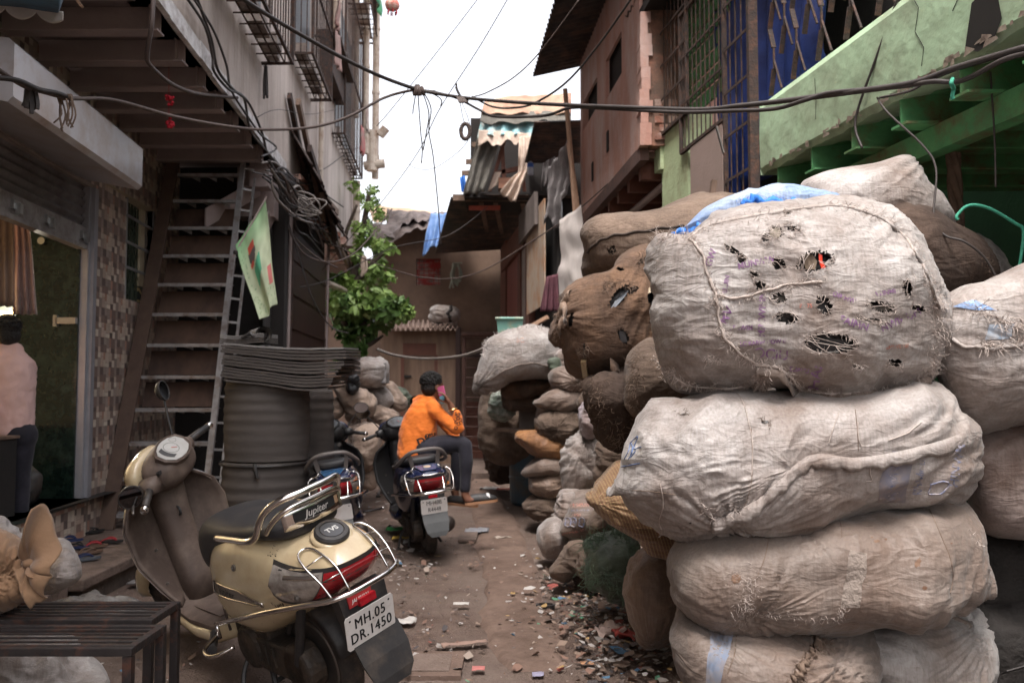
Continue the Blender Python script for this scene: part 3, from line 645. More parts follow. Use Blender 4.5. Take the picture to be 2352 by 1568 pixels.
for k,(u0,v0,u1,v1)in enumerate(((1298,205,1322,500),(1306,330,1330,505),(1310,500,1325,650))):
 b=MB();b.tube([P(u0,v0,10.6),P((u0+u1)/2+1,(v0+v1)/2,10.55),P(u1,v1,10.5)],.03 if k<2 else .02,8)
 tag(b.build('bamboo_pole',m_bamboo),['longest bamboo pole standing against the pink wall corner','thicker bamboo pole leaning right beside the longest one','thin bamboo pole in front of the long white cloth'][k],'pole','bamboo poles')
 # ---- PINK BUILDING -------------------------------------------------
m_pink=M('pink_plaster',(.44,.245,.195),(.36,.19,.15),rough=.9,ns=3.5,bump=.35,bs=16,dirt=(.46,.36,.33),ds=3.0,da=.28,stretch=(1,1,.35),bstretch=(1,1,1),c3=(.40,.215,.17))
PB=thing('pink_building','pink plastered upper storey with slot windows and corrugated roof, right of the lane','building',RP(9,1,0))
wall(RP,7.6,10.8,3.5,6.2,0,.03,[(9.65,10.65,4.60,4.95),(8.35,9.15,4.50,4.93)],'wall',m_pink,PB)
for y0,y1 in((9.6,10.7),(8.3,9.3)):MB().fbox(RP,y0,y1,.07,.09,4.4,5.1).build('interior_shade_sheet',m_dark,PB)  # room's shade put into a near-black sheet just behind the slots
b=MB();b.box((RP(10.8,.01,0).x,10.6,3.5),(3.2,10.798,6.1));b.build('far_wall',m_pink,PB)
for y,z in((9.9,3.92),(9.0,4.02)):b=MB();b.fbox(RP,y,y+.09,-.012,-.002,z-.12,z+.1);b.build('stain_hole',m_dark,PB)
m_barebrick=M('bare_brick',(.15,.095,.07),(.09,.06,.047),rough=.95,ns=5,bump=.7,bs=12,dirt=(.33,.15,.10),ds=4,da=.15)
x0=RP(7.6,.0,0).x
b=MB();b.box((x0+.05,7.42,3.5),(x0+.36,7.598,4.75));b.build('pillar',m_barebrick,PB)
b=MB();r=random.Random(3)
for k in range(12):z=3.5+k*.10;b.box((x0-.03+r.uniform(-.01,.015),7.40,z),(x0+.06+r.uniform(-.02,.03),7.598,z+.099))
b.build('broken_edge',m_pink,PB)
for row in range(5):
 for k in range(2):
  b=MB();b.box((x0+.10+k*.115+(row%2)*.04,7.405,3.55+row*.075),(x0+.19+k*.115+(row%2)*.04,7.418,3.61+row*.075));b.build('brick',m_brick,PB)
corrug('roof',(RP(10.95,-.60,5.42),RP(7.0,-.60,5.52),RP(7.0,2.0,6.1),RP(10.95,2.0,6.0)),m_darkcor,n=34,amp=.02,parent=PB,jag=.02,seed=3)
corrug('roof',(RP(8.1,-.02,4.95),RP(5.2,.12,4.95),RP(5.2,1.5,5.25),RP(8.1,1.5,5.25)),m_darkcor,n=26,amp=.02,parent=PB,seed=13)
b=MB();b.fbox(RP,7.05,7.6,.0,1.0,4.72,4.80);b.fbox(RP,7.0,7.06,.0,1.0,4.68,4.90);b.build('canopy',m_dark,PB)
b=MB();b.fbox(RP,7.6,10.8,0.0,1.4,3.44,3.497);b.build('floor_slab',m_wood,PB)
for k in range(7):Y=7.75+k*.48;b=MB();b.fbox(RP,Y,Y+.09,.04,1.4,3.28,3.438);b.build('joist',m_redwood,PB)
b=MB();b.fbox(RP,7.5,10.85,-.03,.05,3.39,3.52);b.build('edge_beam',m_iron,PB)
b=MB();b.tube([RP(7.3,.25,3.22),RP(10.7,.20,3.22)],.035,8);b.build('pipe',m_joist,PB)
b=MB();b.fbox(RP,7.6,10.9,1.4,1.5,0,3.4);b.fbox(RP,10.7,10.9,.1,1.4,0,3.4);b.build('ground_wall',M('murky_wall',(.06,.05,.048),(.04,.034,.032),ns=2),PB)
# ---- GREEN HOUSE ---------------------------------------------------
m_green=M('pale_green_paint',(.385,.53,.355),(.33,.46,.30),rough=.75,ns=1.6,bump=.4,bs=10,dirt=(.22,.25,.17),ds=2.6,da=.2,c3=(.36,.50,.33),soft=.15)
m_green_y=M('yellow_green_paint',(.42,.50,.30),(.36,.44,.26),rough=.75,ns=2,bump=.2,dirt=(.22,.2,.12),ds=4,da=.05)
m_gbeam=M('mid_green_paint',(.10,.30,.12),(.06,.21,.085),rough=.6,ns=5,bump=.15,dirt=(.12,.06,.03),ds=6,da=.12)
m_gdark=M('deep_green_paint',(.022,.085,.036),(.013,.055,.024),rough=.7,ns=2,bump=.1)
GH=thing('green_house','pale green house with jutting parapet, iron joists and rusty window lattices, on the right','house',GP(4,1,0))
# parapet, with chipped lower edge and a hole drawn as a dark patch
b=MB();r=random.Random(5)
def parap(s,v):
 Y=5.53-s*8.5
 w=pn(np.array([[Y*3.3,0,1.7]]),4)[0]*.022+pn(np.array([[Y*11,0,2.7]]),5)[0]*.012
 prof=[(.25,2.80),(.02,2.76+w),(0,2.80+w*.5),(-.004,3.0),(0,3.19),(.03,3.24),(.20,3.24),(.20,2.80)]
 k=v*(len(prof)-1);i=min(int(k),len(prof)-2);t=k-i
 return GP(Y,prof[i][0]*(1-t)+prof[i+1][0]*t,prof[i][1]*(1-t)+prof[i+1][1]*t)
b.grid(parap,150,14);b.add([GP(5.53,o,z)for o,z in((0,2.76),(.25,2.76),(.25,3.24),(0,3.24))],[(0,1,2,3)]);b.build('parapet',m_green,GH)
b=MB()
hp=[(3.55,2.80),(3.50,2.98),(3.42,3.0),(3.35,2.95),(3.33,2.84),(3.38,2.77),(3.47,2.76)]
b.add([GP(y,-.006,z)for y,z in hp],[tuple(range(7))]);b.build('hole_shade_patch',M('hole_shade',(.012,.01,.008),rough=1,bump=0),GH,recalc=False)  # flat patch; the shade inside the hole is its colour
b=MB()
for k in range(60):
 Y=r.uniform(2.6,5.4);z=2.775+r.uniform(-.015,.02);w=r.uniform(.02,.09)
 b.add([GP(Y,-.009,z),GP(Y+w,-.009,z+r.uniform(-.01,.01)),GP(Y+w*.8,-.009,z+r.uniform(.01,.035)),GP(Y+w*.1,-.009,z+r.uniform(.005,.03))],[(0,1,2,3)])
b.build('chipped_plaster',M('exposed_concrete',(.26,.22,.17),(.14,.10,.08),ns=20),GH,recalc=False)
b=MB()
for cr in([(3.9,3.2),(3.85,3.12),(3.88,3.02),(3.82,2.92),(3.84,2.84)],[(3.62,3.0),(3.56,3.06),(3.5,3.04),(3.3,3.1),(3.1,3.2)],[(4.8,3.14),(4.79,3.0),(4.8,2.9)]):
 for(a,c)in zip(cr,cr[1:]):b.bar(GP(a[0],-.006,a[1]),GP(c[0],-.006,c[1]),.0022,.0022)
b.build('cracks',m_dark,GH)
# floor slab, joists, long beam
b=MB();b.fbox(GP,-3,5.5,.20,1.9,2.80,2.86);b.build('floor_slab',m_gbeam,GH)
for k in range(16):
 Y=5.35-k*.43
 b=MB();b.fbox(GP,Y,Y+.01,.03,1.9,2.64,2.795);b.fbox(GP,Y-.055,Y+.065,.02,1.9,2.628,2.64);b.fbox(GP,Y-.055,Y+.065,.03,1.9,2.786,2.798);jo=b.build('joist',m_gbeam,GH)
b=MB();b.hexa([GP(5.5,.17,2.50),GP(5.5,.26,2.50),GP(-3,.26,2.50),GP(-3,.17,2.50),GP(5.5,.17,2.625),GP(5.5,.26,2.625),GP(-3,.26,2.625),GP(-3,.17,2.625)]);b.build('long_beam',m_gbeam,GH)
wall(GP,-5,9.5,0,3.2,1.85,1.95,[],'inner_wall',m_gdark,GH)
b=MB();b.fbox(GP,-4,5.6,1.93,1.98,.0,1.75);b.build('opening_shade_sheet',m_dark,GH)  # near-black sheet painted as the shade of an opening
lt=MB()
for k in range(40):
 Y=5.4-k*.2
 lt.tube([GP(Y,1.91,.9),GP(Y+.06,1.91,1.2),GP(Y-.0,1.91,1.5),GP(Y+.06,1.91,1.75)],.008,4)
lt.build('lower_lattice',m_rust,GH)
# ground-floor pale wall by the pink house, tall window with grille
wall(GP,6.85,7.5,0,3.62,0,.2,[],'pale_wall',m_green_y,GH)
b=MB();b.fbox(GP,7.45,7.62,-.03,.25,3.3,5.0);b.build('corner_post',m_green_y,GH)
b=MB();b.fbox(GP,5.55,6.84,.45,.5,0,3.2);b.fbox(GP,5.4,7.4,.95,1.0,3.2,6.2);b.build('window_shade_sheet',m_dark,GH)  # near-black sheets put the shade behind the grille into colour
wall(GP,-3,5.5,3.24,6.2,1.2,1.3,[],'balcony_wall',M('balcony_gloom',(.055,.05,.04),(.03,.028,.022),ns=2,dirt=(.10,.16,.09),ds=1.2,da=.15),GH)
b=MB()
for k in range(13):z=3.72+k*.14;b.fbox(GP,6.5,7.42,.20,.22,z,z+.11)
b.build('green_louvres',m_gbeam,GH)
b=MB();b.fbox(GP,6.08,6.72,-.03,-.005,0,3.28);bp_=b.build('board',M('mauve_board',(.30,.225,.20),(.26,.195,.17),rough=.8,ns=2,bump=.1),GH)
# grilles
def grille(Y0,Y1,z0,z1,name='window_grille',o=-.02,sp=.085,cross=.30):
 b=MB();
 for Y in(Y0,Y1):b.bar(GP(Y,o,z0),GP(Y,o,z1),.03,.03)
 for z in(z0,z1):b.bar(GP(Y0,o,z),GP(Y1,o,z),.028,.028)
 fr=b.build(name,m_rust,GH)
 b=MB();n=int((Y1-Y0)/sp)
 for k in range(1,n):Y=Y0+(Y1-Y0)*k/n;b.tube([GP(Y,o,z0),GP(Y,o,z1)],.006,5)
 n=int((z1-z0)/cross)
 for k in range(n+1):z=z0+(z1-z0)*k/n;b.bar(GP(Y0,o-.012,z),GP(Y1,o-.012,z),.006,.02)
 b.build('bars',m_rust,fr);return fr
grille(6.05,6.95,3.3,4.45);grille(5.56,6.04,2.2,6.0);g_=grille(6.80,7.45,3.6,6.0)
b=MB()
for Yc_,zc_ in((6.75,4.55),(6.45,4.62),(6.2,4.7)):
 b.tube([GP(Yc_+.10*math.cos(a),-.03,zc_+.14*math.sin(a))for a in[k*.42 for k in range(12)]],.008,5)
b.build('scrollwork',m_rust,g_)
b=MB();b.bar(GP(5.56,-.03,2.0),GP(5.56,-.03,6.0),.06,.06);b.build('rusty_post',m_rust,GH)
# collapsible lattice above the parapet
lt=MB()
for k in range(34):
 Y=5.45-k*.15
 for z in np.arange(3.26,5.4,.44):
  o=.04;h=.22 if k%2 else 0
  lt.bar(GP(Y,o,z+h),GP(Y-.05,o,z+.16+h),.012,.03);lt.bar(GP(Y-.05,o,z+.16+h),GP(Y-.05,o,z+.30+h),.012,.012);lt.bar(GP(Y-.05,o,z+.30+h),GP(Y+.0,o,z+.44+h),.012,.03);lt.bar(GP(Y-.05,o,z+.22+h),GP(Y-.15,o,z+h),.01,.012)
lt.build('lattice_gate',m_rust,GH)
m_btarp=M('ultramarine_tarp',(.020,.045,.20),(.010,.022,.11),rough=.5,ns=5,bump=.3,bs=9)
tag(curtain('dark_blue_tarpaulin',(GP(6.95,.18,6.0),GP(4.55,.18,6.0),GP(4.95,.16,3.2),GP(6.6,.20,2.62)),m_btarp,wav=.05,waves=7,lump=.05,seed=31,nu=50,ragged=.1),'deep blue tarpaulin hung behind the rusty lattice of the green house','tarpaulin')
# roped post
b=MB();m_rope=M('jute_rope',(.26,.19,.15),(.17,.12,.095),rough=.95,ns=10,bump=.5,bs=40)
bp=P(2183,240,4.55);bq=P(2205,640,4.5)
for k in range(4):
 pts=[]
 for j in range(60):
  t=j/59;a=t*9+k*1.571;p=bp.lerp(bq,t);pts.append(p+Vector((math.cos(a)*.02,math.sin(a)*.02,0)))
 b.tube(pts,.019,6)
tag(b.build('twisted_rope',m_rope,smooth=True),'thick twisted grey rope hanging from the green beam','rope')
# ================================================================ SACKS
CAM=Vector((0,0,CZ))
def sackmat(name,c1,c2,dirt=(.16,.11,.085),da=.22,rough=.55,c3=None,ds=2.2,bump=.35,sheen=.15):
 """woven plastic: blotchy colour, fine creases and weave"""
 m=M(name,c1,c2,rough=rough,ns=3.5,bump=bump,bs=20,dirt=dirt,ds=ds,da=da,c3=c3,soft=.16,spec=.35,sheen=sheen)
 N=m.node_tree.nodes;L=m.node_tree.links;b=N['Principled BSDF']
 tc=N.new('ShaderNodeTexCoord')
 # small dark specks and smudges
 n=N.new('ShaderNodeTexNoise');n.inputs['Scale'].default_value=14;n.inputs['Detail'].default_value=8;n.inputs['Roughness'].default_value=.75
 r=N.new('ShaderNodeValToRGB');r.color_ramp.elements[0].position=.60;r.color_ramp.elements[1].position=.74
 L.new(tc.outputs['Object'],n.inputs['Vector']);L.new(n.outputs['Fac'],r.inputs[0])
 prev=b.inputs['Base Color'].links[0].from_socket;mx=N.new('ShaderNodeMixRGB');mx.inputs[2].default_value=rgb(tuple(x*.8 for x in dirt))
 ml=N.new('ShaderNodeMath');ml.operation='MULTIPLY';ml.inputs[1].default_value=.55;L.new(r.outputs[0],ml.inputs[0])
 L.new(ml.outputs[0],mx.inputs[0]);L.new(prev,mx.inputs[1]);L.new(mx.outputs[0],b.inputs['Base Color'])
 st=N.new('ShaderNodeTexNoise');st.inputs['Scale'].default_value=1;st.inputs['Detail'].default_value=3;sm_=N.new('ShaderNodeMapping');sm_.inputs['Scale'].default_value=(120,120,7);sm_.inputs['Rotation'].default_value=(.1,.25,0)
 L.new(tc.outputs['Object'],sm_.inputs[0]);L.new(sm_.outputs[0],st.inputs['Vector']);sr=N.new('ShaderNodeValToRGB');sr.color_ramp.elements[0].position=.3;sr.color_ramp.elements[0].color=(.72,.70,.68,1);sr.color_ramp.elements[1].position=.6
 L.new(st.outputs['Fac'],sr.inputs[0]);ms=N.new('ShaderNodeMixRGB');ms.blend_type='MULTIPLY';ms.inputs[0].default_value=.8;L.new(mx.outputs[0],ms.inputs[1]);L.new(sr.outputs[0],ms.inputs[2]);L.new(ms.outputs[0],b.inputs['Base Color'])
 bp=N[m['bump']]
 mu=N.new('ShaderNodeTexNoise');mu.inputs['Scale'].default_value=8;mu.inputs['Detail'].default_value=3;mu.inputs['Distortion'].default_value=.5
 mp=N.new('ShaderNodeMapping');mp.inputs['Scale'].default_value=(1,1,2.6);mp.inputs['Rotation'].default_value=(0,R(18),0)
 L.new(tc.outputs['Object'],mp.inputs[0]);L.new(mp.outputs[0],mu.inputs['Vector'])
 ab=N.new('ShaderNodeMath');ab.operation='SUBTRACT';ab.inputs[1].default_value=.5;L.new(mu.outputs['Fac'],ab.inputs[0])
 a2=N.new('ShaderNodeMath');a2.operation='ABSOLUTE';L.new(ab.outputs[0],a2.inputs[0])
 b2=N.new('ShaderNodeBump');b2.inputs['Strength'].default_value=.42;b2.inputs['Distance'].default_value=.04;b2.invert=True
 L.new(a2.outputs[0],b2.inputs['Height']);L.new(bp.outputs[0],b2.inputs['Normal'])
 wv=N.new('ShaderNodeTexNoise');wv.inputs['Scale'].default_value=260;wv.inputs['Detail'].default_value=1
 b3=N.new('ShaderNodeBump');b3.inputs['Strength'].default_value=.18;b3.inputs['Distance'].default_value=.004
 L.new(tc.outputs['Object'],wv.inputs['Vector']);L.new(wv.outputs['Fac'],b3.inputs['Height']);L.new(b2.outputs[0],b3.inputs['Normal'])
 L.new(b3.outputs[0],b.inputs['Normal'])
 return m
SM={
'white':sackmat('sack_white',(.475,.450,.438),(.35,.329,.319),da=.24,c3=(.425,.401,.389)),
'grey':sackmat('sack_grey',(.45,.425,.413),(.31,.289,.281),da=.26,c3=(.385,.36,.348)),
'beige':sackmat('sack_beige',(.245,.207,.183),(.162,.136,.120),da=.34,c3=(.205,.173,.153)),
'tan':sackmat('sack_tan',(.34,.24,.175),(.24,.165,.12),da=.25,c3=(.29,.20,.145)),
'brown':sackmat('sack_brown',(.235,.135,.080),(.15,.086,.053),dirt=(.05,.032,.024),da=.25,rough=.95,sheen=.05,c3=(.165,.10,.065)),
'burlap':sackmat('sack_burlap',(.23,.165,.125),(.15,.108,.083),dirt=(.07,.048,.036),da=.2,rough=.95,sheen=.05),
'dark':sackmat('sack_dark',(.105,.07,.052),(.065,.043,.033),dirt=(.03,.02,.016),da=.25,rough=.95,sheen=0),
'dirty':sackmat('sack_dirty',(.34,.28,.26),(.20,.155,.14),dirt=(.09,.055,.042),da=.5,ds=3),
'orange':sackmat('sack_orange',(.42,.20,.07),(.33,.15,.055),dirt=(.14,.07,.04),da=.2),
'green':sackmat('sack_green',(.125,.165,.115),(.085,.115,.08),dirt=(.06,.07,.05),da=.2),
'lav':sackmat('sack_lavender',(.44,.38,.42),(.36,.31,.35),da=.1),
'ochre':sackmat('sack_ochre',(.31,.195,.10),(.23,.14,.07),dirt=(.14,.075,.04),da=.2),
'blue':sackmat('sack_blue',(.20,.33,.60),(.13,.24,.50),dirt=(.35,.42,.55),da=.25),
}
m_strand=M('frayed_strands',(.50,.43,.39),(.36,.30,.27),rough=.7,ns=30,bump=0)
m_strandb=M('frayed_jute',(.19,.135,.10),(.12,.082,.062),rough=.9,ns=30,bump=0)
m_inside=M('sack_contents',(.020,.017,.017),(.010,.009,.009),rough=.45,ns=9,bump=.6,bs=14,dirt=(.10,.09,.085),ds=9,da=.05,soft=.05)
PILE='scrap sacks piled along the right of the lane'
def conv(pts,f,ox,oy):return[(ox+x*f,oy+y*f)for x,y in pts]
def resample(pts,n):
 pts=crom([Vector((u,v,0))for u,v in pts],10,True);L_=[0]
 for a,b in zip(pts,pts[1:]+pts[:1]):L_.append(L_[-1]+(b-a).length)
 out=[];k=0
 for j in range(n):
  t=L_[-1]*j/n
  while L_[k+1]<t:k+=1
  a=pts[k];b=pts[(k+1)%len(pts)];s=(t-L_[k])/max(1e-9,L_[k+1]-L_[k]);out.append(((a+(b-a)*s).x,(a+(b-a)*s).y))
 return np.array(out)
def smooth_loop(a,k):
 for _ in range(k):a=(np.roll(a,1,0)+a*2+np.roll(a,-1,0))/4
 return a
class Sack:pass
def sack(name,label,cat,outline,Y,depth,m,nt=110,nk=46,fold=.014,freq=9,ang=0,aniso=3.2,lump=.03,seed=0,gath=(),group=PILE,p=2.5,parent=None,holes=(),cen=None,mask=.5,back=1.0,tie=None,contents=None):
 o2=resample(outline,nt);c2=np.array(cen)if cen else o2.mean(0)
 if(np.roll(o2,-1,0)[:,0]*o2[:,1]-o2[:,0]*np.roll(o2,-1,0)[:,1]).sum()<0:o2=o2[::-1]
 ft=np.fft.fft((o2-c2)[:,0]+1j*(o2-c2)[:,1]);fr_=np.abs(np.fft.fftfreq(nt,1/nt));ft=ft*np.exp(-(fr_/3.6)**4);ft=np.fft.ifft(ft);sm=np.stack([ft.real,ft.imag],1)
 C=P(c2[0],c2[1],Y);dv=Vector((C.x,C.y,0)).normalized();dvn=np.array(dv)
 def world(off): # px offsets -> plane offsets at Y
  return np.array([list(P(c2[0]+a,c2[1]+b,Y)-C)for a,b in off])
 Wf=world(o2-c2);Ws=world(sm);rows=[]
 ph=np.linspace(0,math.pi,nk+1)[1:-1]
 for f in ph:
  rho=math.sin(f)**(2/p*1.0)if math.sin(f)>0 else 0
  s=abs(math.cos(f))**(2/2.3)*(1 if math.cos(f)>0 else-1)
  w=rho**3;row=(Ws*(1-w)+Wf*w)*rho
  d=-depth*s if s>0 else-depth*back*s
  rows.append(np.array(C)+row+dvn*d)
 V=np.array(rows);K,T,_=V.shape
 front=np.array(C)-dvn*depth;bk=np.array(C)+dvn*depth*back
 # normals by finite differences
 dt=np.roll(V,-1,1)-np.roll(V,1,1);dk=np.gradient(V,axis=0);n=np.cross(dt,dk);ln=np.linalg.norm(n,axis=2,keepdims=True);n=n/np.maximum(ln,1e-9)
 if(n[K//2]*(V[K//2]-np.array(C))).sum()<0:n=-n
 Q=np.concatenate([V.reshape(-1,3),[front],[bk]]);Nn=np.concatenate([n.reshape(-1,3),[-dvn],[dvn]])
 q=Q-np.array(C);ca,sa=math.cos(R(ang)),math.sin(R(ang))
 qa=np.stack([q[:,0]*ca+q[:,2]*sa,q[:,1],-q[:,0]*sa+q[:,2]*ca],1)
 wp=np.stack([pn(q*2.3,seed+1),pn(q*2.3,seed+2),pn(q*2.3,seed+3)],1)*.12
 big=pn(q*2.6,seed+4)*lump+pn(q*5.5,seed+5)*lump*.45
 sc=np.array([1/aniso,1/aniso,1.0])*freq
 f1=ridged((qa+wp)*sc,seed+6);f2=ridged((qa+wp*.7)*sc*2.3,seed+7);f3=ridged((qa[:,[0,1,2]]+wp)*freq*.55,seed+8)
 mk_=(pn(q*2.0,seed+9)+mask).clip(.1,1.2)
 f4=ridged((qa+wp*.5)*sc*4.6,seed+12);fd=(f1.clip(-.3,1)*.7+f2*.5+f3*.55+f4*.16)*fold*mk_
 # gathers: creases radiating from a point
 for(gu,gv,gr,gk,ga)in gath:
  g=np.array(P(gu,gv,Y));d=Q-g;rr=np.sqrt((d[:,0]**2+d[:,2]**2))+1e-6;a=np.arctan2(d[:,2],d[:,0])
  j=np.stack([np.cos(a)*gk*.5,np.sin(a)*gk*.5,rr*2.0],1)
  e=np.exp(-(rr/gr)**2)
  fd=fd*(1-e*.6)+ridged(j,seed+11)*ga*e-e*np.exp(-(rr/(gr*.25))**2)*ga*1.5
 rl=np.random.RandomState(seed+500);sz=np.linalg.norm(Wf,axis=1).mean();r1=wp[:,0]*.35+pn(q*9,seed+13)*.006
 for _ in range(16):
  c=Q[rl.randint(len(Q))]-np.array(C);a=rl.randn(3);a=a/np.linalg.norm(a);d=np.abs((q-c)@a+r1);al=np.linalg.norm(q-c,axis=1)
  fd=fd+rl.uniform(.3,1)*fold*.85*np.exp(-d/(.018+.02*rl.rand()))*np.exp(-(al/(sz*rl.uniform(.25,.7)))**2)*(1 if rl.rand()<.7 else-.8)
 D=(big+fd)
 Q=Q+Nn*D[:,None]
 Q[:,2]=np.maximum(Q[:,2],.003)
 fs=[]
 for k in range(K-1):
  for t in range(T):t2=(t+1)%T;fs.append((k*T+t,k*T+t2,(k+1)*T+t2,(k+1)*T+t))
 for t in range(T):t2=(t+1)%T;fs.append((K*T,t2,t));fs.append((K*T+1,(K-1)*T+t,(K-1)*T+t2))
 full=fs
 if holes:
 # project face centres into the picture, cut the torn openings right through the cloth
  dd=Q-np.array(CAM);dep=dd[:,1]*_c+dd[:,2]*_s;up=-dd[:,1]*_s+dd[:,2]*_c
  U=1176+FP*dd[:,0]/dep;Vv=784-FP*up/dep;keep=[]
  fr=(q@dvn)<0
  for f in fs:
   u=sum(U[list(f)])/len(f);v=sum(Vv[list(f)])/len(f);cut=False
   if fr[f[0]]:
    for(hu,hv,ha,hb,hr)in holes:
     x=u-hu;y=v-hv;c_,s_=math.cos(R(hr)),math.sin(R(hr));X=(x*c_+y*s_)/ha;Yy=(-x*s_+y*c_)/hb
     if X*X+Yy*Yy<1+.35*math.sin(u*.55+v*.3)*math.cos(v*.6-u*.2):cut=True;break
   if not cut:keep.append(f)
  fs=keep
 o=mk(name,[Vector(x)for x in Q],fs,m,parent,smooth=True,recalc=False,origin=None if parent else(C.x,C.y,float(Q[:,2].min())))
 r=Sack();r.o=o;r.C=C;r.dv=dv;r.Y=Y
 r.bvh=BVHTree.FromPolygons([Vector(x)for x in Q],full)
 if holes:
  o.data.materials.append(m)
  cq=np.array(C)+(Q-np.array(C))*np.array([.95,.90,.95])
  mk('contents',[Vector(x)for x in cq],full,contents or m_inside,o,smooth=True,recalc=False)
 if parent is None:tag(o,label,cat,group)
 elif label:tag(o,label)
 return r
def hit(s,u,v,off=.0):
 d=(P(u,v,5)-CAM).normalized();h=s.bvh.ray_cast(CAM,d)
 if h[0]is None:return None,None
 n=h[1];n=n if n.dot(d)<0 else-n
 return h[0]+n*off,n
def fray(s,path,n,ln=(.015,.05),rad=.0011,m=None,name='frayed_strands',spread=6,seed=1,droop=.5):
 r=random.Random(seed);pts=crom([Vector((u,v,0))for u,v in path],6)if len(path)>1 else[Vector((path[0][0],path[0][1],0))]
 b=MB()
 for _ in range(n):
  q=r.choice(pts);u=q.x+r.gauss(0,spread);v=q.y+r.gauss(0,spread);h,nn=hit(s,u,v,.001)
  if h is None:h,nn=hit(s,q.x+(s.cx-q.x)*.02 if hasattr(s,'cx')else q.x,q.y,.001)
  if h is None:continue
  d=(nn*r.uniform(.3,1.0)+Vector((r.gauss(0,.8),r.gauss(0,.3),r.gauss(-.25,.8)))).normalized();L_=r.uniform(*ln);p=[h-nn*.003];k=Vector((r.gauss(0,.6),r.gauss(0,.6),r.gauss(0,.6)))
  for j in range(4):k=k+Vector((r.gauss(0,.7),r.gauss(0,.5),r.gauss(0,.7)));d=(d+k*.45+Vector((0,0,-droop*.35))).normalized();p.append(p[-1]+d*L_/4)
  b.tube(p,[rad*(1.2-.2*j)for j in range(5)],3,cap=False)
 if b.v:b.build(name,m or m_strand,s.o)
def cross_strands(s,holes,n,m=None,seed=3,rad=.0011):
 r=random.Random(seed);b=MB()
 for(hu,hv,ha,hb,hr)in holes:
  for _ in range(max(3,int(n*(ha+hb)/60))):
   a1=r.uniform(0,6.28);a2=a1+r.uniform(.5,3.1)if r.random()<.6 else a1
   def pt(a,k):x=ha*k*math.cos(a);y=hb*k*math.sin(a);c_,s_=math.cos(R(hr)),math.sin(R(hr));return hu+x*c_-y*s_,hv+x*s_+y*c_
   h1,n1=hit(s,*pt(a1,1.12),.002);h2,n2=hit(s,*pt(a2,1.12 if a2!=a1 else r.uniform(.1,.6)),.006)
   if h1 is None or h2 is None:continue
   md=(h1+h2)/2+n1*r.uniform(-.006,.014)+Vector((r.gauss(0,.006),0,r.gauss(-.004,.006)))
   b.tube(crom([h1,md,h2],3),rad,3,cap=False)
 if b.v:b.build('loose_strands',m or m_strand,s.o)
def seam(s,path,w=.007,m=None,name='seam',amp=.5,seed=1,off=.003):
 pts=crom([Vector((u,v,0))for u,v in path],8);P3=[];r=random.Random(seed)
 for k,q in enumerate(pts):
  h,n=hit(s,q.x,q.y,off)
  if h is None:continue
  P3.append((h,n))
 if len(P3)<3:return
 rs=[];
 for k in range(len(P3)):
  a=P3[max(0,k-1)][0];c=P3[min(len(P3)-1,k+1)][0];t=(c-a)
  if t.length<1e-6:t=Vector((1,0,0))
  t.normalize();h,n=P3[k];x=t.cross(n).normalized();wv=w*(1+amp*math.sin(k*1.7+seed)*.5+amp*r.uniform(-.5,.5))
  sh=x*(w*.5*math.sin(k*.9+seed))
  rs.append([h+sh+x*wv-n*.002,h+sh+x*wv*.4+n*wv*.7,h+sh-x*wv*.3+n*wv*r.uniform(.4,1.3),h+sh-x*wv-n*.002,h+sh-n*.006])
 MB().rings(rs).build(name,m or m_strand,s.o,smooth=True)
def flap(s,path,w,m,name='flap',seed=1,lift=.02,down=(0,1)):
 """loose edge of cloth standing off the sack along a path"""
 pts=crom([Vector((u,v,0))for u,v in path],8);rows=[];nn=[]
 for k,q in enumerate(pts):
  h,n=hit(s,q.x,q.y,.002)
  if h is None:continue
  rows.append((h,n))
 if len(rows)<3:return
 q=np.array([[k*.25,seed,0]for k in range(len(rows))]);a=pn(q,seed);c=pn(q*2.7,seed+1);b=MB();rs=[]
 for k,(h,n)in enumerate(rows):
  ww=w*(1+.35*a[k]+.2*c[k]);dn=Vector((down[0],0,-down[1]))
  rs.append([h,h+n*lift*(.5+.25*c[k])+dn*ww*.35,h+n*lift*(.6+.5*a[k])+dn*ww*.7,h+n*lift*(.25+.5*c[k])+dn*ww])
 b.rings(rs,cap=False,closed=False);o=b.build(name,m,s.o,smooth=True);thick(o,.0025);return o
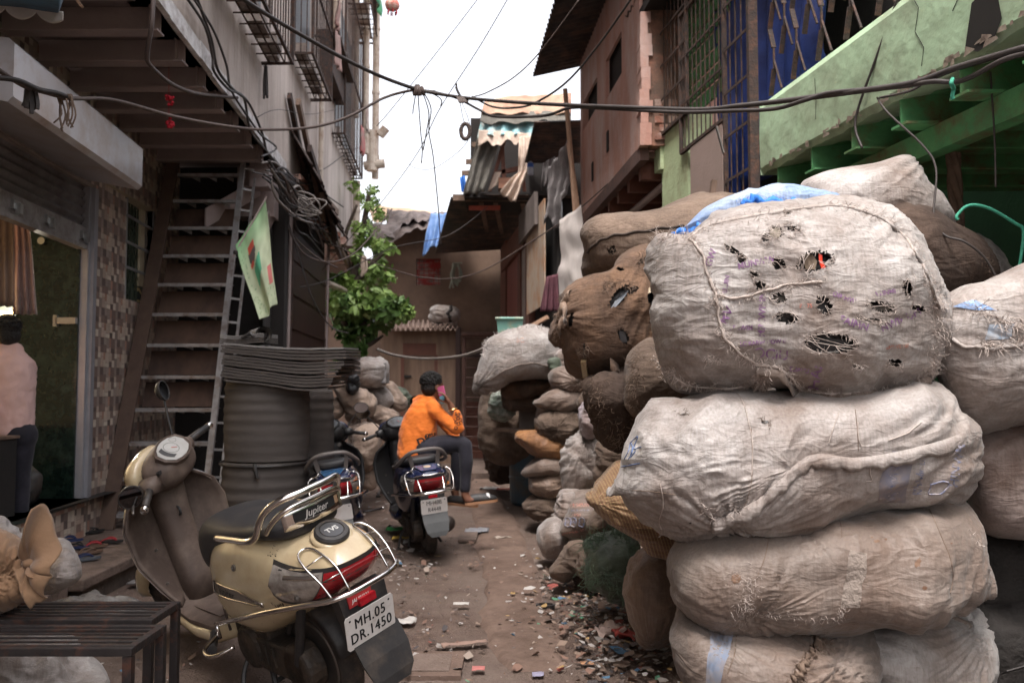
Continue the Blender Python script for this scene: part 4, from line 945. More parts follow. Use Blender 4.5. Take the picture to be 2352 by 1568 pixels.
def print_text(s,body,u,v,size,rot,m,name='printing',shear=0,wob=0,bold=.35,wear=.28):
 tv,tf=text(body,size,shear=shear,bold=bold);bm=bmesh.new()
 for p in tv:bm.verts.new(p)
 bm.verts.ensure_lookup_table()
 for f in tf:
  try:bm.faces.new([bm.verts[i]for i in f])
  except ValueError:pass
 bmesh.ops.triangulate(bm,faces=bm.faces)
 for _ in range(2):
  es=[e for e in bm.edges if e.calc_length()>3]
  if es:bmesh.ops.subdivide_edges(bm,edges=es,cuts=1,use_grid_fill=False);bmesh.ops.triangulate(bm,faces=bm.faces)
 bm.verts.index_update();c_,s_=math.cos(R(rot)),math.sin(R(rot));vs=[];ok=[]
 for x in bm.verts:
  a,b=x.co.x,x.co.y+(wob*math.sin(x.co.x*.05)if wob else 0);uu=u+a*c_-b*s_;vv=v-(a*s_+b*c_);h,n=hit(s,uu,vv,.0022)
  vs.append(h or Vector());ok.append(h is not None)
 fs=[tuple(x.index for x in f.verts)for f in bm.faces];fs=[f for f in fs if all(ok[i]for i in f)and max((vs[f[0]]-vs[f[1]]).length,(vs[f[1]]-vs[f[2]]).length,(vs[f[0]]-vs[f[2]]).length)<.12];bm.free()
 if fs:
  ct=np.array([list((vs[f[0]]+vs[f[1]]+vs[f[2]])/3)for f in fs]);wr=pn(ct*45,3)+.5*pn(ct*110,4);fs=[f for f,w_ in zip(fs,wr)if w_<wear]or fs[:1];used=sorted({i for f in fs for i in f});mp={i:k for k,i in enumerate(used)}
  mk(name,[vs[i]for i in used],[tuple(mp[i]for i in f)for f in fs],m,s.o,recalc=False)
def patch(s,poly,m,name,off=.002,nu=26,nv=18,rnd=False):
 """a stained, printed or sewn-on area given by four picture corners, laid on the sack"""
 a,b,c,d=[Vector((x,y,0))for x,y in poly];vs=[];ok=[]
 for i in range(nu+1):
  for j in range(nv+1):
   q=a.lerp(b,i/nu).lerp(d.lerp(c,i/nu),j/nv);e=pn(np.array([[q.x*.03,q.y*.03,1.0]]),5)[0]*5
   h,n=hit(s,q.x+e,q.y+e*.6,off);vs.append(h or Vector());ok.append(h is not None)
 fs=[(i*(nv+1)+j,i*(nv+1)+j+1,(i+1)*(nv+1)+j+1,(i+1)*(nv+1)+j)for i in range(nu)for j in range(nv)]
 if rnd:fs=[f for f in fs if(f[0]//(nv+1)/nu*2-1+1/nu)**2+(f[0]%(nv+1)/nv*2-1+1/nv)**2<rng.uniform(.45,1.05)]
 fs=[f for f in fs if all(ok[k]for k in f)and max((vs[f[0]]-vs[f[2]]).length,(vs[f[1]]-vs[f[3]]).length)<.15]
 if fs:
  used=sorted({i for f in fs for i in f});mp={i:k for k,i in enumerate(used)}
  return mk(name,[vs[i]for i in used],[tuple(mp[i]for i in f)for f in fs],m,s.o,smooth=True,recalc=False)
def thread(s,path,rad=.0014,m=None,off=.004,name='loose_thread'):
 pts=[]
 last=None
 for q in crom([Vector((u,v,0))for u,v in path],6):
  h,n=hit(s,q.x,q.y,off)
  if h is None:
   if last is None:continue
   h=P(q.x,q.y,last.y)
  pts.append(h);last=h
 if len(pts)>2:MB().tube(pts,rad,4).build(name,m or m_strand,s.o)
m_purple=M('worn_purple_print',(.15,.06,.18),(.27,.17,.26),rough=.7,ns=55,bump=0)
m_bprint=M('worn_blue_print',(.10,.13,.24),(.36,.31,.29),rough=.7,ns=50,bump=0)
m_redp=M('worn_red_print',(.42,.12,.09),(.42,.33,.28),rough=.7,ns=50,bump=0)
YS=3.2
k4=lambda l:conv(l,.3808,1470,367.5);k2=lambda l:conv(l,.4728,1378,826.9)
hk=lambda l:[(1470+a*.3808,367.5+b*.3808,c*.3808,d*.3808,e)for a,b,c,d,e in l]
H1=[(a,b,c*1.12,d*1.15,e)for a,b,c,d,e in hk([(820,435,38,34,0),(920,412,45,14,15),(560,543,48,14,35),(612,592,28,22,0),(835,625,40,32,30),(1060,610,95,52,-10),(690,690,20,18,0),(728,755,34,24,10),(840,830,46,26,0),(1110,872,38,50,-25),(1455,885,72,28,10),(1615,768,26,40,0),(1680,895,34,18,20),(885,950,62,30,10),(1150,1105,135,52,3),(1400,965,80,9,8),(1540,1222,38,18,0),(1310,1243,26,10,0),(760,470,26,18,0),(890,318,24,9,15)])]
B1=sack('woven_sack','huge torn white sack with purple print and ragged holes, topmost of the near stack','sack',
k4([(70,620),(130,482),(300,478),(380,402),(560,350),(880,292),(1150,258),(1300,280),(1460,340),(1600,450),(1700,600),(1760,740),(1810,900),(1805,1080),(1770,1240),(1740,1310),(1600,1372),(1400,1412),(1150,1420),(950,1390),(750,1375),(500,1390),(280,1370),(200,1290),(140,1180),(90,1060),(70,950),(92,880),(64,720)]),
YS,.40,SM['white'],nt=300,nk=190,fold=.019,freq=15,ang=-8,aniso=4,lump=.03,seed=41,p=3.0,holes=H1,mask=.6,gath=[(2128,645,.12,16,.012)])
cross_strands(B1,H1,9,seed=5)
for(hu,hv,ha,hb,hr)in H1:
 rim=[(hu+ha*1.1*math.cos(a)*math.cos(R(hr))-hb*1.1*math.sin(a)*math.sin(R(hr)),hv+ha*1.1*math.cos(a)*math.sin(R(hr))+hb*1.1*math.sin(a)*math.cos(R(hr)))for a in[k*.7 for k in range(10)]]
 fray(B1,rim,int(14+ha*1.1),(.008,.026),.0009,seed=int(hu),spread=3)
sL=k4([(300,480),(370,560),(410,700),(452,800),(470,900),(500,1050),(600,1160),(720,1232),(820,1245),(900,1300),(975,1385)])
sM=k4([(452,815),(600,832),(750,790),(900,752),(1100,735)])
sT=k4([(300,470),(390,408),(560,362),(880,305),(1150,275),(1300,295),(1460,352),(1590,460),(1690,610),(1750,745),(1798,880)])
sB=k4([(190,1275),(280,1352),(500,1375),(700,1355)]);sB2=k4([(960,1380),(1150,1405),(1400,1397),(1600,1357),(1735,1295),(1770,1220)])
for k,(pt,w,n)in enumerate(((sL,.005,700),(sM,.004,260),(sT,.004,700),(sB,.003,360),(sB2,.004,520))):
 seam(B1,pt,w,m_strand,seed=k+2);fray(B1,pt,n,(.008,.036),.0010,seed=k+20,spread=6)
fray(B1,k4([(120,470),(210,440),(320,470)]),200,(.02,.06),.0011,seed=77,spread=8)
fray(B1,k4([(1790,860),(1800,1000),(1790,1180),(1740,1280)]),300,(.01,.045),.0009,seed=78,spread=10)
fray(B1,k4([(740,1240),(735,1330),(740,1360)]),160,(.02,.06),.0012,seed=79,spread=6)
fray(B1,k4([(400,1190),(480,1200)]),60,(.01,.03),.001,seed=80,spread=4)
fray(B1,k4([(640,380),(960,420),(760,480)]),160,(.01,.03),.001,seed=82,spread=14)
flap(B1,sT,.022,SM['white'],'top_hem',seed=4,lift=.012,down=(0,.6))
fl_=flap(B1,k4([(700,1235),(850,1262),(980,1390),(1300,1400),(1600,1350),(1740,1290)]),.035,SM['beige'],'bottom_hem',seed=8,lift=.02)
for(t,u,v,s_,r_)in(('MINWIHN',738,930,60,88),('NVIWIM',610,1012,38,0),('OCIU',790,1170,84,-6),('LC KARW HOW E',740,1100,34,4),('MUNWW',700,620,52,12),('OIMHW',1230,830,40,-20),('SAIMN',1290,985,62,-18),('NWIMUN',1570,965,60,24),('EUAUU',960,1265,36,-8),('HAI',1060,1310,90,80),('WINMI',1480,800,40,10),('UIUIN',520,750,40,80),('GW',430,590,60,70),('MV',520,940,80,60)):
 print_text(B1,t,1470+u*.3808,367.5+v*.3808,s_*.3808,r_,m_purple)
for(t,u,v,s_,r_)in(('IN 75',1000,880,34,0),('EMIWE HE',1550,1125,30,4)):print_text(B1,t,1470+u*.3808,367.5+v*.3808,s_*.3808,r_,m_redp)
# scraps showing in the holes
def scrap(s,quad,m,name,dep=.035):
 q=[hit(s,1470+u*.3808,367.5+v*.3808,-dep)[0]for u,v in quad]
 if None in q:return
 o=mk(name,q,[tuple(range(len(q)))],m,s.o,recalc=False);thick(o,.004)
scrap(B1,[(1085,560),(1110,562),(1108,600),(1128,640),(1105,650),(1090,600)],M('red_plastic',(.75,.05,.02),bump=0,rough=.4),'red_scrap',.012)
scrap(B1,[(1120,620),(1150,590),(1200,585),(1195,628),(1135,636)],M('tin',(.5,.45,.42),metal=.7,rough=.4,bump=.2),'tin_scrap',.01)
scrap(B1,[(785,405),(850,400),(856,445),(835,475),(790,455)],M('putty_plastic',(.28,.24,.19),bump=0),'plastic_scrap',.008)
scrap(B1,[(975,560),(1050,555),(1085,600),(1060,660),(1000,650)],M('brown_card',(.19,.14,.10),bump=.2),'card_scrap',.02)
scrap(B1,[(1015,1070),(1280,1085),(1245,1165),(1030,1158)],M('black_case',(.012,.012,.014),rough=.25,bump=0),'black_case',.02)
scrap(B1,[(1040,1168),(1200,1160),(1202,1168),(1045,1177)],M('case_edge',(.6,.58,.56),metal=.6,rough=.3,bump=0),'case_edge',.008)
for q in([(1385,870),(1530,890),(1510,912),(1400,905)],[(790,815),(880,815),(880,850),(800,850)]):
 scrap(B1,q,M('dull_scrap',(.10,.085,.07),(.03,.027,.025),ns=20),'dull_scrap',.012)
B2=sack('woven_sack','greyish white sack with a gathered corner and torn flap, second from top of near stack','sack',
k2([(28,655),(60,590),(100,500),(130,420),(230,280),(370,190),(560,145),(900,140),(1300,150),(1600,130),(1690,240),(1780,330),(1785,430),(1800,520),(1780,600),(1700,662),(1500,692),(1200,722),(900,792),(700,852),(600,872),(450,832),(250,762),(150,692),(100,645)]),
YS+.02,.42,SM['grey'],nt=240,nk=130,fold=.022,freq=10,ang=25,aniso=4,lump=.035,seed=7,p=2.8,mask=.5,
gath=[(1378+530*.4728,827+760*.4728,.26,26,.022),(1378+50*.4728,827+640*.4728,.10,16,.012)])
flap(B2,k2([(540,775),(740,690),(880,575),(960,495),(1050,455),(1200,470),(1320,465),(1500,430),(1700,375),(1770,345)]),.045,SM['grey'],'torn_flap',seed=3,lift=.013,down=(.1,1))
m_lowtan=SM['beige']
patch(B2,k2([(1380,480),(1520,455),(1480,690),(1350,690)]),M('blue_ink_block',(.17,.17,.22),(.23,.20,.205),rough=.7,ns=20,bump=0,dirt=(.33,.27,.23),ds=14,da=.1),'printed_block')
for(t,u,v,s_,r_)in(('NORMIC EU',1560,560,34,84),('PALM O',1535,600,30,84),('MIWN HI',1430,560,60,84),('HINWM',1735,510,60,80)):
 print_text(B2,t,1378+u*.4728,826.9+v*.4728,s_*.4728,r_,m_bprint)
for q in([(1610,600),(1690,590),(1670,640),(1600,650)],):
 seam(B2,k2(q+q[:1]),.003,m_bprint,'printed_emblem',amp=0)
for l in([(120,480),(140,440),(150,400),(160,440),(140,480)],[(150,400),(185,370),(165,430),(200,420)],[(95,520),(195,500)],[(160,420),(150,470),(175,440)]):
 thread(B2,k2(l),.0022,M('blue_ink',(.12,.17,.30),bump=0),.001,'blue_handwriting')
for l in([(295,600),(310,700),(290,780),(305,830),(285,860)],[(600,30),(640,130),(700,220),(740,400),(735,560)],[(1160,260),(1130,340),(1110,400)],[(1320,470),(1310,540),(1320,580),(1290,582)],[(1560,300),(1500,350),(1400,390)],[(1250,300),(1255,380),(1270,420)]):
 thread(B2,k2(l),.0016)
fray(B2,k2([(500,700),(560,760),(680,720)]),60,(.015,.045),.0012,seed=8,spread=5)
fray(B2,k2([(780,290),(830,310)]),50,(.008,.02),.001,m_strandb,seed=9,spread=4);fray(B2,k2([(380,255),(430,265)]),30,(.008,.02),.001,m_strandb,seed=10,spread=3)
for(a,b_,c,d)in((800,300,40,16),(405,260,34,9),(1120,490,22,8),(440,790,12,10)):
 patch(B2,k2([(a-c/2,b_-d/2),(a+c/2,b_-d/2),(a+c/2,b_+d/2),(a-c/2,b_+d/2)]),m_inside,'dark_tear',.0015,14,10,True)
thread(B2,k2([(735,330),(740,450),(735,600),(700,720)]),.0012,m_strandb,.001,'stitch_line');thread(B2,k2([(1240,240),(1250,340),(1255,440)]),.0012,m_strandb,.001,'stitch_line')
thread(B2,k2([(150,630),(280,640),(400,660)]),.0012,m_strandb,.001,'stitch_line')
B3=sack('woven_sack','long dusty beige sack with frayed worn corner, third from top of the near stack','sack',
k2([(358,905),(440,830),(620,800),(900,760),(1150,705),(1500,680),(1720,665),(1800,715),(1850,850),(1880,960),(1918,1030),(1928,1100),(1850,1128),(1780,1192),(1620,1172),(1400,1205),(1100,1290),(900,1252),(700,1290),(520,1240),(410,1150),(368,1020)]),
YS,.42,SM['beige'],nt=220,nk=120,fold=.017,freq=10,ang=78,aniso=4,lump=.04,seed=17,p=2.9,mask=.35,
gath=[(1378+600*.4728,827+1150*.4728,.20,22,.014),(1378+880*.4728,827+770*.4728,.08,14,.010)])
for l in([(1150,740),(1170,800),(1175,860)],[(1600,720),(1660,860),(1700,960),(1715,1050),(1700,1130)],[(1330,700),(1500,690),(1720,700)],[(820,860),(800,960),(760,1060)]):thread(B3,k2(l),.0014,m_strandb,.001,'stitch_line')
fray(B3,k2([(640,1060),(740,1060),(720,1160),(690,1200),(680,1260)]),260,(.008,.03),.0007,seed=14,spread=10)
fray(B3,k2([(740,1230),(900,1240),(1140,1250),(1180,1200)]),200,(.006,.02),.0007,seed=15,spread=5)
fray(B3,k2([(860,1040),(870,1180)]),70,(.006,.018),.0009,m_strandb,seed=16,spread=5);fray(B3,k2([(1800,830),(1840,900)]),40,(.01,.03),.001,seed=18,spread=4)
m_stain=M('brown_stain',(.12,.06,.035),(.20,.125,.085),rough=.8,ns=16,bump=0)
for(a,b_,c,d)in((1548,985,36,60),(1345,880,34,18),(1390,870,20,10),(935,778,34,14),(1578,1105,30,22),(660,1060,50,50),(1320,860,14,8),(1700,885,14,10)):
 patch(B3,k2([(a-c/2,b_-d/2),(a+c/2,b_-d/2),(a+c/2,b_+d/2),(a-c/2,b_+d/2)]),m_stain,'stain',.0012,14,14,True)
patch(B3,k2([(1215,920),(1300,940),(1260,1200),(1165,1200)]),M('mended_band',(.27,.225,.195),(.22,.18,.155),ns=14,bump=.8,bs=50),'mended_band')
B4=sack('woven_sack','bottom left sack of the near stack, dirty tan with a blue stripe and straw knot','sack',
k2([(366,1230),(410,1168),(600,1200),(800,1230),(1100,1270),(1300,1320),(1356,1420),(1340,1500),(1250,1590),(1100,1650),(850,1680),(660,1660),(520,1580),(420,1480),(370,1360)]),
YS-.02,.38,SM['beige'],nt=190,nk=100,fold=.013,freq=8,ang=60,aniso=3.5,lump=.03,seed=23,p=2.7,gath=[(1378+1030*.4728,827+1340*.4728,.2,24,.018),(1378+500*.4728,827+1240*.4728,.12,14,.010)])
patch(B4,k2([(540,1275),(650,1290),(590,1570),(515,1568)]),M('blue_stripe',(.15,.19,.27),(.22,.21,.22),ns=18,bump=0,dirt=(.28,.20,.15),ds=9,da=.2),'blue_stripe')
fray(B4,k2([(960,1320),(1050,1330),(1110,1380),(1060,1420),(1010,1450),(980,1500),(940,1560)]),420,(.015,.05),.0012,m_strandb,seed=24,spread=9)
seam(B4,k2([(1060,1340),(1040,1400),(1010,1450),(975,1510),(935,1560)]),.012,m_strandb,'straw_knot',amp=1)
thread(B4,k2([(665,1310),(655,1420),(620,1520)]),.0016,m_strandb,.001,'stitch_line')
B5=sack('woven_sack','crumpled pinkish sack at the bottom right of the near stack','sack',
k2([(1180,1310),(1300,1260),(1450,1200),(1650,1180),(1800,1240),(1860,1340),(1885,1470),(1870,1600),(1800,1700),(1480,1700),(1370,1600),(1340,1440),(1300,1350)]),
YS+.12,.34,SM['white'],nt=170,nk=90,fold=.02,freq=7,ang=-20,aniso=3.5,lump=.035,seed=29,p=2.5,gath=[(1378+1790*.4728,827+1250*.4728,.2,18,.02)])
flap(B5,k2([(1200,1300),(1330,1240),(1450,1195),(1640,1190),(1800,1245)]),.045,SM['white'],'twisted_hem',seed=9,lift=.05)
flap(B5,k2([(1340,1262),(1500,1230),(1650,1235),(1790,1268)]),.04,SM['beige'],'twisted_hem',seed=19,lift=.04)
B6=sack('woven_sack','white sack with a blue-edged frayed tear, cut by the right edge of the photo','sack',
[(2163,712),(2210,672),(2265,652),(2352,608),(2440,560),(2520,640),(2540,800),(2470,930),(2352,968),(2290,986),(2250,994),(2208,962),(2172,900),(2158,800)],
3.35,.38,SM['grey'],nt=200,nk=100,fold=.014,freq=8,ang=-28,aniso=4,lump=.03,seed=33,p=2.7,gath=[(2352,835,.22,24,.018)])
patch(B6,[(2190,705),(2240,690),(2290,715),(2240,712)],SM['blue'],'blue_scrap',.003);patch(B6,[(2270,745),(2330,745),(2320,775),(2262,780)],M('blue_grey_film',(.22,.28,.36),(.42,.40,.40),ns=25,bump=.2),'blue_film',.003)
fray(B6,[(2235,700),(2290,735),(2340,745),(2355,775),(2300,795),(2260,790)],320,(.015,.06),.0012,seed=34,spread=8)
seam(B6,[(2165,770),(2220,795),(2290,800),(2352,790)],.008,SM['grey'],'fold_edge')
B7=sack('woven_sack','grimy blotched sack below the frayed white one at the right edge','sack',
[(2185,1010),(2250,985),(2352,960),(2450,960),(2530,1080),(2470,1220),(2352,1238),(2270,1226),(2238,1165),(2222,1080)],3.5,.36,SM['dirty'],nt=130,nk=70,fold=.016,freq=8,ang=40,lump=.03,seed=37)
B8=sack('cloth_sack','peaked off-white cloth bundle behind the torn sack, under the green parapet','sack',
[(1845,445),(1862,424),(1938,408),(2010,397),(2067,377),(2100,369),(2117,388),(2126,428),(2154,452),(2172,471),(2182,520),(2082,590),(1938,600),(1848,520)],3.95,.35,SM['white'],nt=150,nk=80,fold=.014,freq=6,ang=35,aniso=4,lump=.03,seed=43,gath=[(2100,372,.30,9,.012)],cen=(2010,480))
B9=sack('jute_sack','dark brown jute bale behind the torn sack on its right','sack',
[(1985,560),(2012,496),(2060,480),(2130,488),(2195,522),(2250,560),(2280,605),(2284,645),(2240,690),(2180,720),(2060,700)],3.85,.34,SM['dark'],nt=130,nk=70,fold=.02,freq=6,ang=-30,lump=.03,seed=47)
fray(B9,[(2265,600),(2280,640),(2255,670)],120,(.01,.04),.001,m_strandb,seed=48,spread=6)
B10=sack('woven_sack','white sack with black blotches wedged behind the brown bale','sack',[(2235,545),(2275,560),(2330,610),(2345,660),(2280,690),(2240,640)],4.3,.2,sackmat('sack_blotched',(.56,.53,.52),(.46,.43,.42),dirt=(.04,.035,.04),da=.18,ds=7),nt=70,nk=36,seed=49)
B1b=sack('blue_sack','blue woven sheet sack squeezed on top of the torn white sack','sack',
k4([(180,470),(260,425),(360,330),(520,255),(640,205),(665,188),(700,205),(850,195),(1000,195),(1170,230),(1200,262),(1150,330),(700,420),(350,500)]),3.42,.20,SM['blue'],nt=180,nk=80,fold=.014,freq=9,ang=18,aniso=4,lump=.015,seed=51,cen=(1700,485))
m_blueedge=M('bright_blue_edge',(.03,.17,.62),(.06,.24,.70),ns=30,bump=0)
seam(B1b,k4([(190,445),(300,425),(420,390),(520,372),(600,330),(640,265),(700,240),(850,262),(960,262)]),.016,m_blueedge,'bright_edge');fray(B1b,k4([(300,425),(420,390),(560,355),(640,265),(720,245),(900,262)]),260,(.008,.03),.0011,m_blueedge,seed=53,spread=7)
k3=lambda l:conv(l,.3515,1267.9,367.5)
B11=sack('jute_sack','wide grey brown jute bale with a black puncture, behind the torn brown bundle','sack',
k3([(205,480),(250,418),(460,388),(560,390),(740,318),(950,238),(1040,262),(1150,262),(1260,300),(1400,500),(1350,900),(900,900),(500,850),(222,780),(212,600)]),5.0,.5,SM['burlap'],nt=150,nk=80,fold=.014,freq=5,ang=-12,aniso=4,lump=.03,seed=57,cen=(1530,590),holes=[(1267.9+390*.3515,367.5+588*.3515,10,9,0)])
seam(B11,k3([(235,600),(290,545),(380,500),(520,478),(700,450),(860,432)]),.008,M('dark_cord',(.05,.035,.028),bump=0),'cord',amp=.1)
fray(B11,k3([(370,560),(420,600),(380,620)]),40,(.01,.03),.0012,m_strandb,seed=3,spread=3)
B12=sack('jute_sack','torn rusty brown bundle bulging over the lane, plastic showing through its rips','sack',
k3([(160,838),(50,888),(62,960),(18,1028),(8,1090),(20,1180),(90,1222),(150,1350),(240,1412),(290,1452),(420,1452),(540,1330),(700,1250),(800,1000),(740,640),(640,580),(450,638),(400,728),(300,772)]),4.55,.42,SM['brown'],nt=220,nk=120,fold=.022,freq=7,ang=70,aniso=3.5,lump=.035,seed=61,p=2.4,
holes=[(1267.9+u*.3515,367.5+v*.3515,a*.3515,b_*.3515,r_)for u,v,a,b_,r_ in((440,890,95,38,-50),(520,850,50,20,-20),(465,1150,30,55,-25),(590,660,30,16,-40),(450,712,28,10,10),(635,615,30,14,-40),(125,1040,14,50,10),(210,1250,8,60,0),(645,900,18,50,0))],gath=[(1280,740,.15,9,.012)])
scrap3=lambda quad,m,name,dep:mk(name,[hit(B12,1267.9+u*.3515,367.5+v*.3515,-dep)[0]for u,v in quad],[tuple(range(len(quad)))],m,B12.o,recalc=False)
for q,c in(([(375,975),(410,920),(470,870),(510,850),(480,900),(420,960)],(.24,.26,.29)),([(435,1120),(485,1118),(492,1190),(455,1192)],(.06,.06,.065)),([(195,1300),(228,1298),(243,1400),(212,1408)],(.52,.42,.24)),([(625,840),(640,845),(640,875),(618,878)],(.60,.50,.36))):
 try:o_=scrap3(q,M('plastic_bit',c,rough=.35,bump=0),'plastic_bit',.012 if c[0]<.5 else-.012);thick(o_,.012)
 except Exception:pass
for q in([(60,900),(30,1040),(30,1180)],[(360,850),(400,800),(550,840)],[(220,1230),(215,1330)],[(640,590),(560,660)]):fray(B12,k3(q),110,(.01,.04),.0014,m_strandb,seed=q[0][0],spread=6)
flap(B12,k3([(130,850),(90,900),(100,980),(60,1080)]),.06,SM['tan'],'torn_edge',seed=5,lift=.05);flap(B12,k3([(380,1290),(430,1330),(440,1380)]),.05,SM['brown'],'torn_edge',seed=6,lift=.04)
kk=lambda l:conv(l,.3809,1047.4,689)
B13=sack('jute_sack','dark fibrous brown bale slumped under the torn brown bundle','sack',
kk([(800,560),(810,490),(950,420),(1060,400),(1150,420),(1250,560),(1200,690),(1130,740),(1080,830),(990,882),(900,812),(850,700),(800,625)]),4.35,.32,SM['dark'],nt=130,nk=70,fold=.03,freq=9,ang=60,lump=.05,seed=67)
fray(B13,kk([(830,500),(900,700),(1000,850),(1100,780)]),260,(.01,.05),.0015,m_strandb,seed=68,spread=22)
B13b=sack('jute_sack','grey brown burlap bag with frayed seam between the torn bundle and the white sacks','sack',
kk([(1040,560),(1050,400),(1090,310),(1190,250),(1300,400),(1420,560),(1300,680),(1180,700),(1060,680)]),4.05,.28,SM['burlap'],nt=130,nk=70,fold=.02,freq=7,ang=50,lump=.03,seed=69)
fray(B13b,kk([(1100,320),(1070,500),(1070,640),(1180,690)]),320,(.01,.04),.0013,m_strandb,seed=70,spread=9);fray(B13b,kk([(1200,330),(1270,440)]),120,(.01,.04),.0013,m_strand,seed=71,spread=9)
def checked():
 m=SM['ochre'].copy();m.name='checked_ochre';N=m.node_tree.nodes;L=m.node_tree.links;b=N['Principled BSDF'];prev=b.inputs['Base Color'].links[0].from_socket
 tc=N.new('ShaderNodeTexCoord');out=prev
 for rot,col in((20,(.13,.08,.05,1)),(108,(.30,.12,.09,1)),(22,(.40,.31,.15,1))):
  w=N.new('ShaderNodeTexWave');w.inputs['Scale'].default_value=42 if col[0]<.35 else 24;w.inputs['Distortion'].default_value=.4
  mp=N.new('ShaderNodeMapping');mp.inputs['Rotation'].default_value=(0,R(rot),0);L.new(tc.outputs['Object'],mp.inputs[0]);L.new(mp.outputs[0],w.inputs['Vector'])
  cr=N.new('ShaderNodeValToRGB');cr.color_ramp.elements[0].position=.82;cr.color_ramp.elements[1].position=.92;cr.color_ramp.elements[1].color=(.6,.6,.6,1);L.new(w.outputs[0],cr.inputs[0])
  mx=N.new('ShaderNodeMixRGB');mx.inputs[2].default_value=col;L.new(cr.outputs[0],mx.inputs[0]);L.new(out,mx.inputs[1]);out=mx.outputs[0]
 L.new(out,b.inputs['Base Color']);return m
B14=sack('woven_sack','ochre checked sack under the greyish white sack of the near stack','sack',
kk([(792,1182),(850,1130),(940,1020),(1000,985),(1150,1000),(1350,1150),(1400,1350),(1380,1500),(1300,1532),(1200,1512),(1100,1432),(1000,1372),(900,1272)]),4.1,.32,checked(),nt=150,nk=80,fold=.024,freq=9,ang=-50,lump=.03,seed=73,gath=[(1358,1138,.15,12,.012)])
B16=sack('woven_sack','tan sack tapering to its foot on the litter beside the near stack','sack',
conv([(1815,780),(1850,650),(1950,528),(2060,518),(2200,560),(2300,800),(2210,1060),(2090,1172),(1992,1195),(1920,1060),(1850,900)],.3125,863.6,1102.5),4.35,.26,SM['tan'],nt=150,nk=80,fold=.024,freq=10,ang=-50,lump=.035,seed=79,gath=[(1485,1470,.2,14,.012)])
B15=sack('net_sack','dull green net sack leaking scraps, beside the ochre checked sack','sack',
conv([(1555,600),(1530,470),(1600,430),(1700,420),(1850,430),(1900,500),(1900,620),(1850,700),(1840,880),(1740,850),(1660,780),(1570,740)],.3125,863.6,1102.5),5.1,.26,SM['green'],nt=130,nk=70,fold=.02,freq=9,ang=40,lump=.035,seed=83)
m_gnet=M('green_netting',(.13,.19,.13),bump=0)
fray(B15,conv([(1560,480),(1640,430),(1760,380),(1860,440),(1890,560)],.3125,863.6,1102.5),300,(.03,.14),.0022,m_gnet,seed=84,spread=9,droop=.9)
fray(B15,conv([(1560,600),(1560,760),(1700,700),(1840,860)],.3125,863.6,1102.5),160,(.03,.10),.002,m_gnet,seed=85,spread=9,droop=.8)
Z1='small sacks standing at the foot of the pile'
def sk_(l,Y,d,m,label,name='woven_sack',group=PILE,**k):
 k.setdefault('nt',110);k.setdefault('nk',60);k.setdefault('fold',.028);k.setdefault('freq',10);k.setdefault('lump',.032)
 return sack(name,label,'sack',l,Y,d,SM[m]if isinstance(m,str)else m,group=group,**k)
f5=lambda l:conv(l,.3125,863.6,1102.5)
sk_(f5([(1182,400),(1230,320),(1340,288),(1410,420),(1380,525),(1250,556),(1190,480)]),6.7,.22,'white','small round white bundle at the lane edge, left of the printed cement sack',seed=91)
PR=sk_(f5([(1345,365),(1400,240),(1450,158),(1600,138),(1690,200),(1710,330),(1590,432),(1500,445),(1400,405)]),6.4,.22,'beige','printed beige paper sack with red lettering and three small pictograms',name='paper_sack',seed=93,fold=.008)
for(t,u,v,s_,r_,m_)in(('PREMIUM',1495,185,34,2,m_redp),('FINE CEMENT 50 KG',1500,222,15,2,m_bprint),('HIGH',1475,255,24,2,m_redp),('QUALITY BRAND NET',1430,385,20,12,m_redp)):
 print_text(PR,t,863.6+u*.3125,1102.5+v*.3125,s_*.3125,r_,m_)
for u in(1412,1453,1512):seam(PR,f5([(u-16,280),(u+16,282),(u+14,335),(u-18,333),(u-16,280)]),.005,m_bprint,'pictogram_frame',amp=0);print_text(PR,'X'if u!=1453 else'W',863.6+u*.3125,1102.5+308*.3125,11,0,m_bprint,'pictogram')
sk_(f5([(1320,330),(1370,130),(1400,110),(1450,130),(1420,260),(1380,330)]),6.8,.15,'grey','narrow pale grey sack standing behind the printed paper sack',seed=95)
sk_(f5([(1325,640),(1370,560),(1440,480),(1530,470),(1530,560),(1450,640),(1380,700),(1330,680)]),5.9,.14,'burlap','crumpled rag bundle on the ground in front of the printed paper sack',name='rag_bundle',seed=97,fold=.03)
sk_(f5([(1480,640),(1530,540),(1570,600),(1560,700),(1500,700)]),5.7,.12,'burlap','small brown rag heap touching the green net sack',name='rag_bundle',seed=98,fold=.03)
sk_(f5([(1560,330),(1620,230),(1700,220),(1740,330),(1680,400),(1600,420)]),6.0,.15,'burlap','crushed brownish bag between the printed paper sack and the ochre checked one',seed=99,fold=.03)
sk_(kk([(650,990),(680,900),(750,790),(800,800),(860,800),(930,850),(900,1000),(840,1120),(760,1192),(680,1182),(645,1100)]),7.2,.28,'white','tall crumpled white sack tied at the top, right of the small sack column',seed=101,fold=.03,nt=120,nk=60,gath=[(1340,1000,.3,16,.03)])
sk_(kk([(880,860),(940,840),(1030,890),(1000,1000),(900,1090),(850,1060)]),6.6,.22,'burlap','grubby beige bag right of the tall crumpled white sack',seed=103,fold=.025)
sk_(kk([(765,700),(775,650),(808,605),(850,690),(855,760),(820,820),(775,790)]),7.0,.14,'lav','small lavender bag above the tall crumpled white sack',seed=105)
sk_(kk([(640,1175),(720,1170),(800,1180),(740,1260),(640,1330),(600,1320)]),7.0,.16,'grey','dusty pale bag squeezed under the tall crumpled white sack',seed=106)
sk_(kk([(840,1160),(960,1090),(1020,1150),(900,1230)]),6.2,.14,'burlap','brown bag wedged left of the ochre checked sack',seed=107)
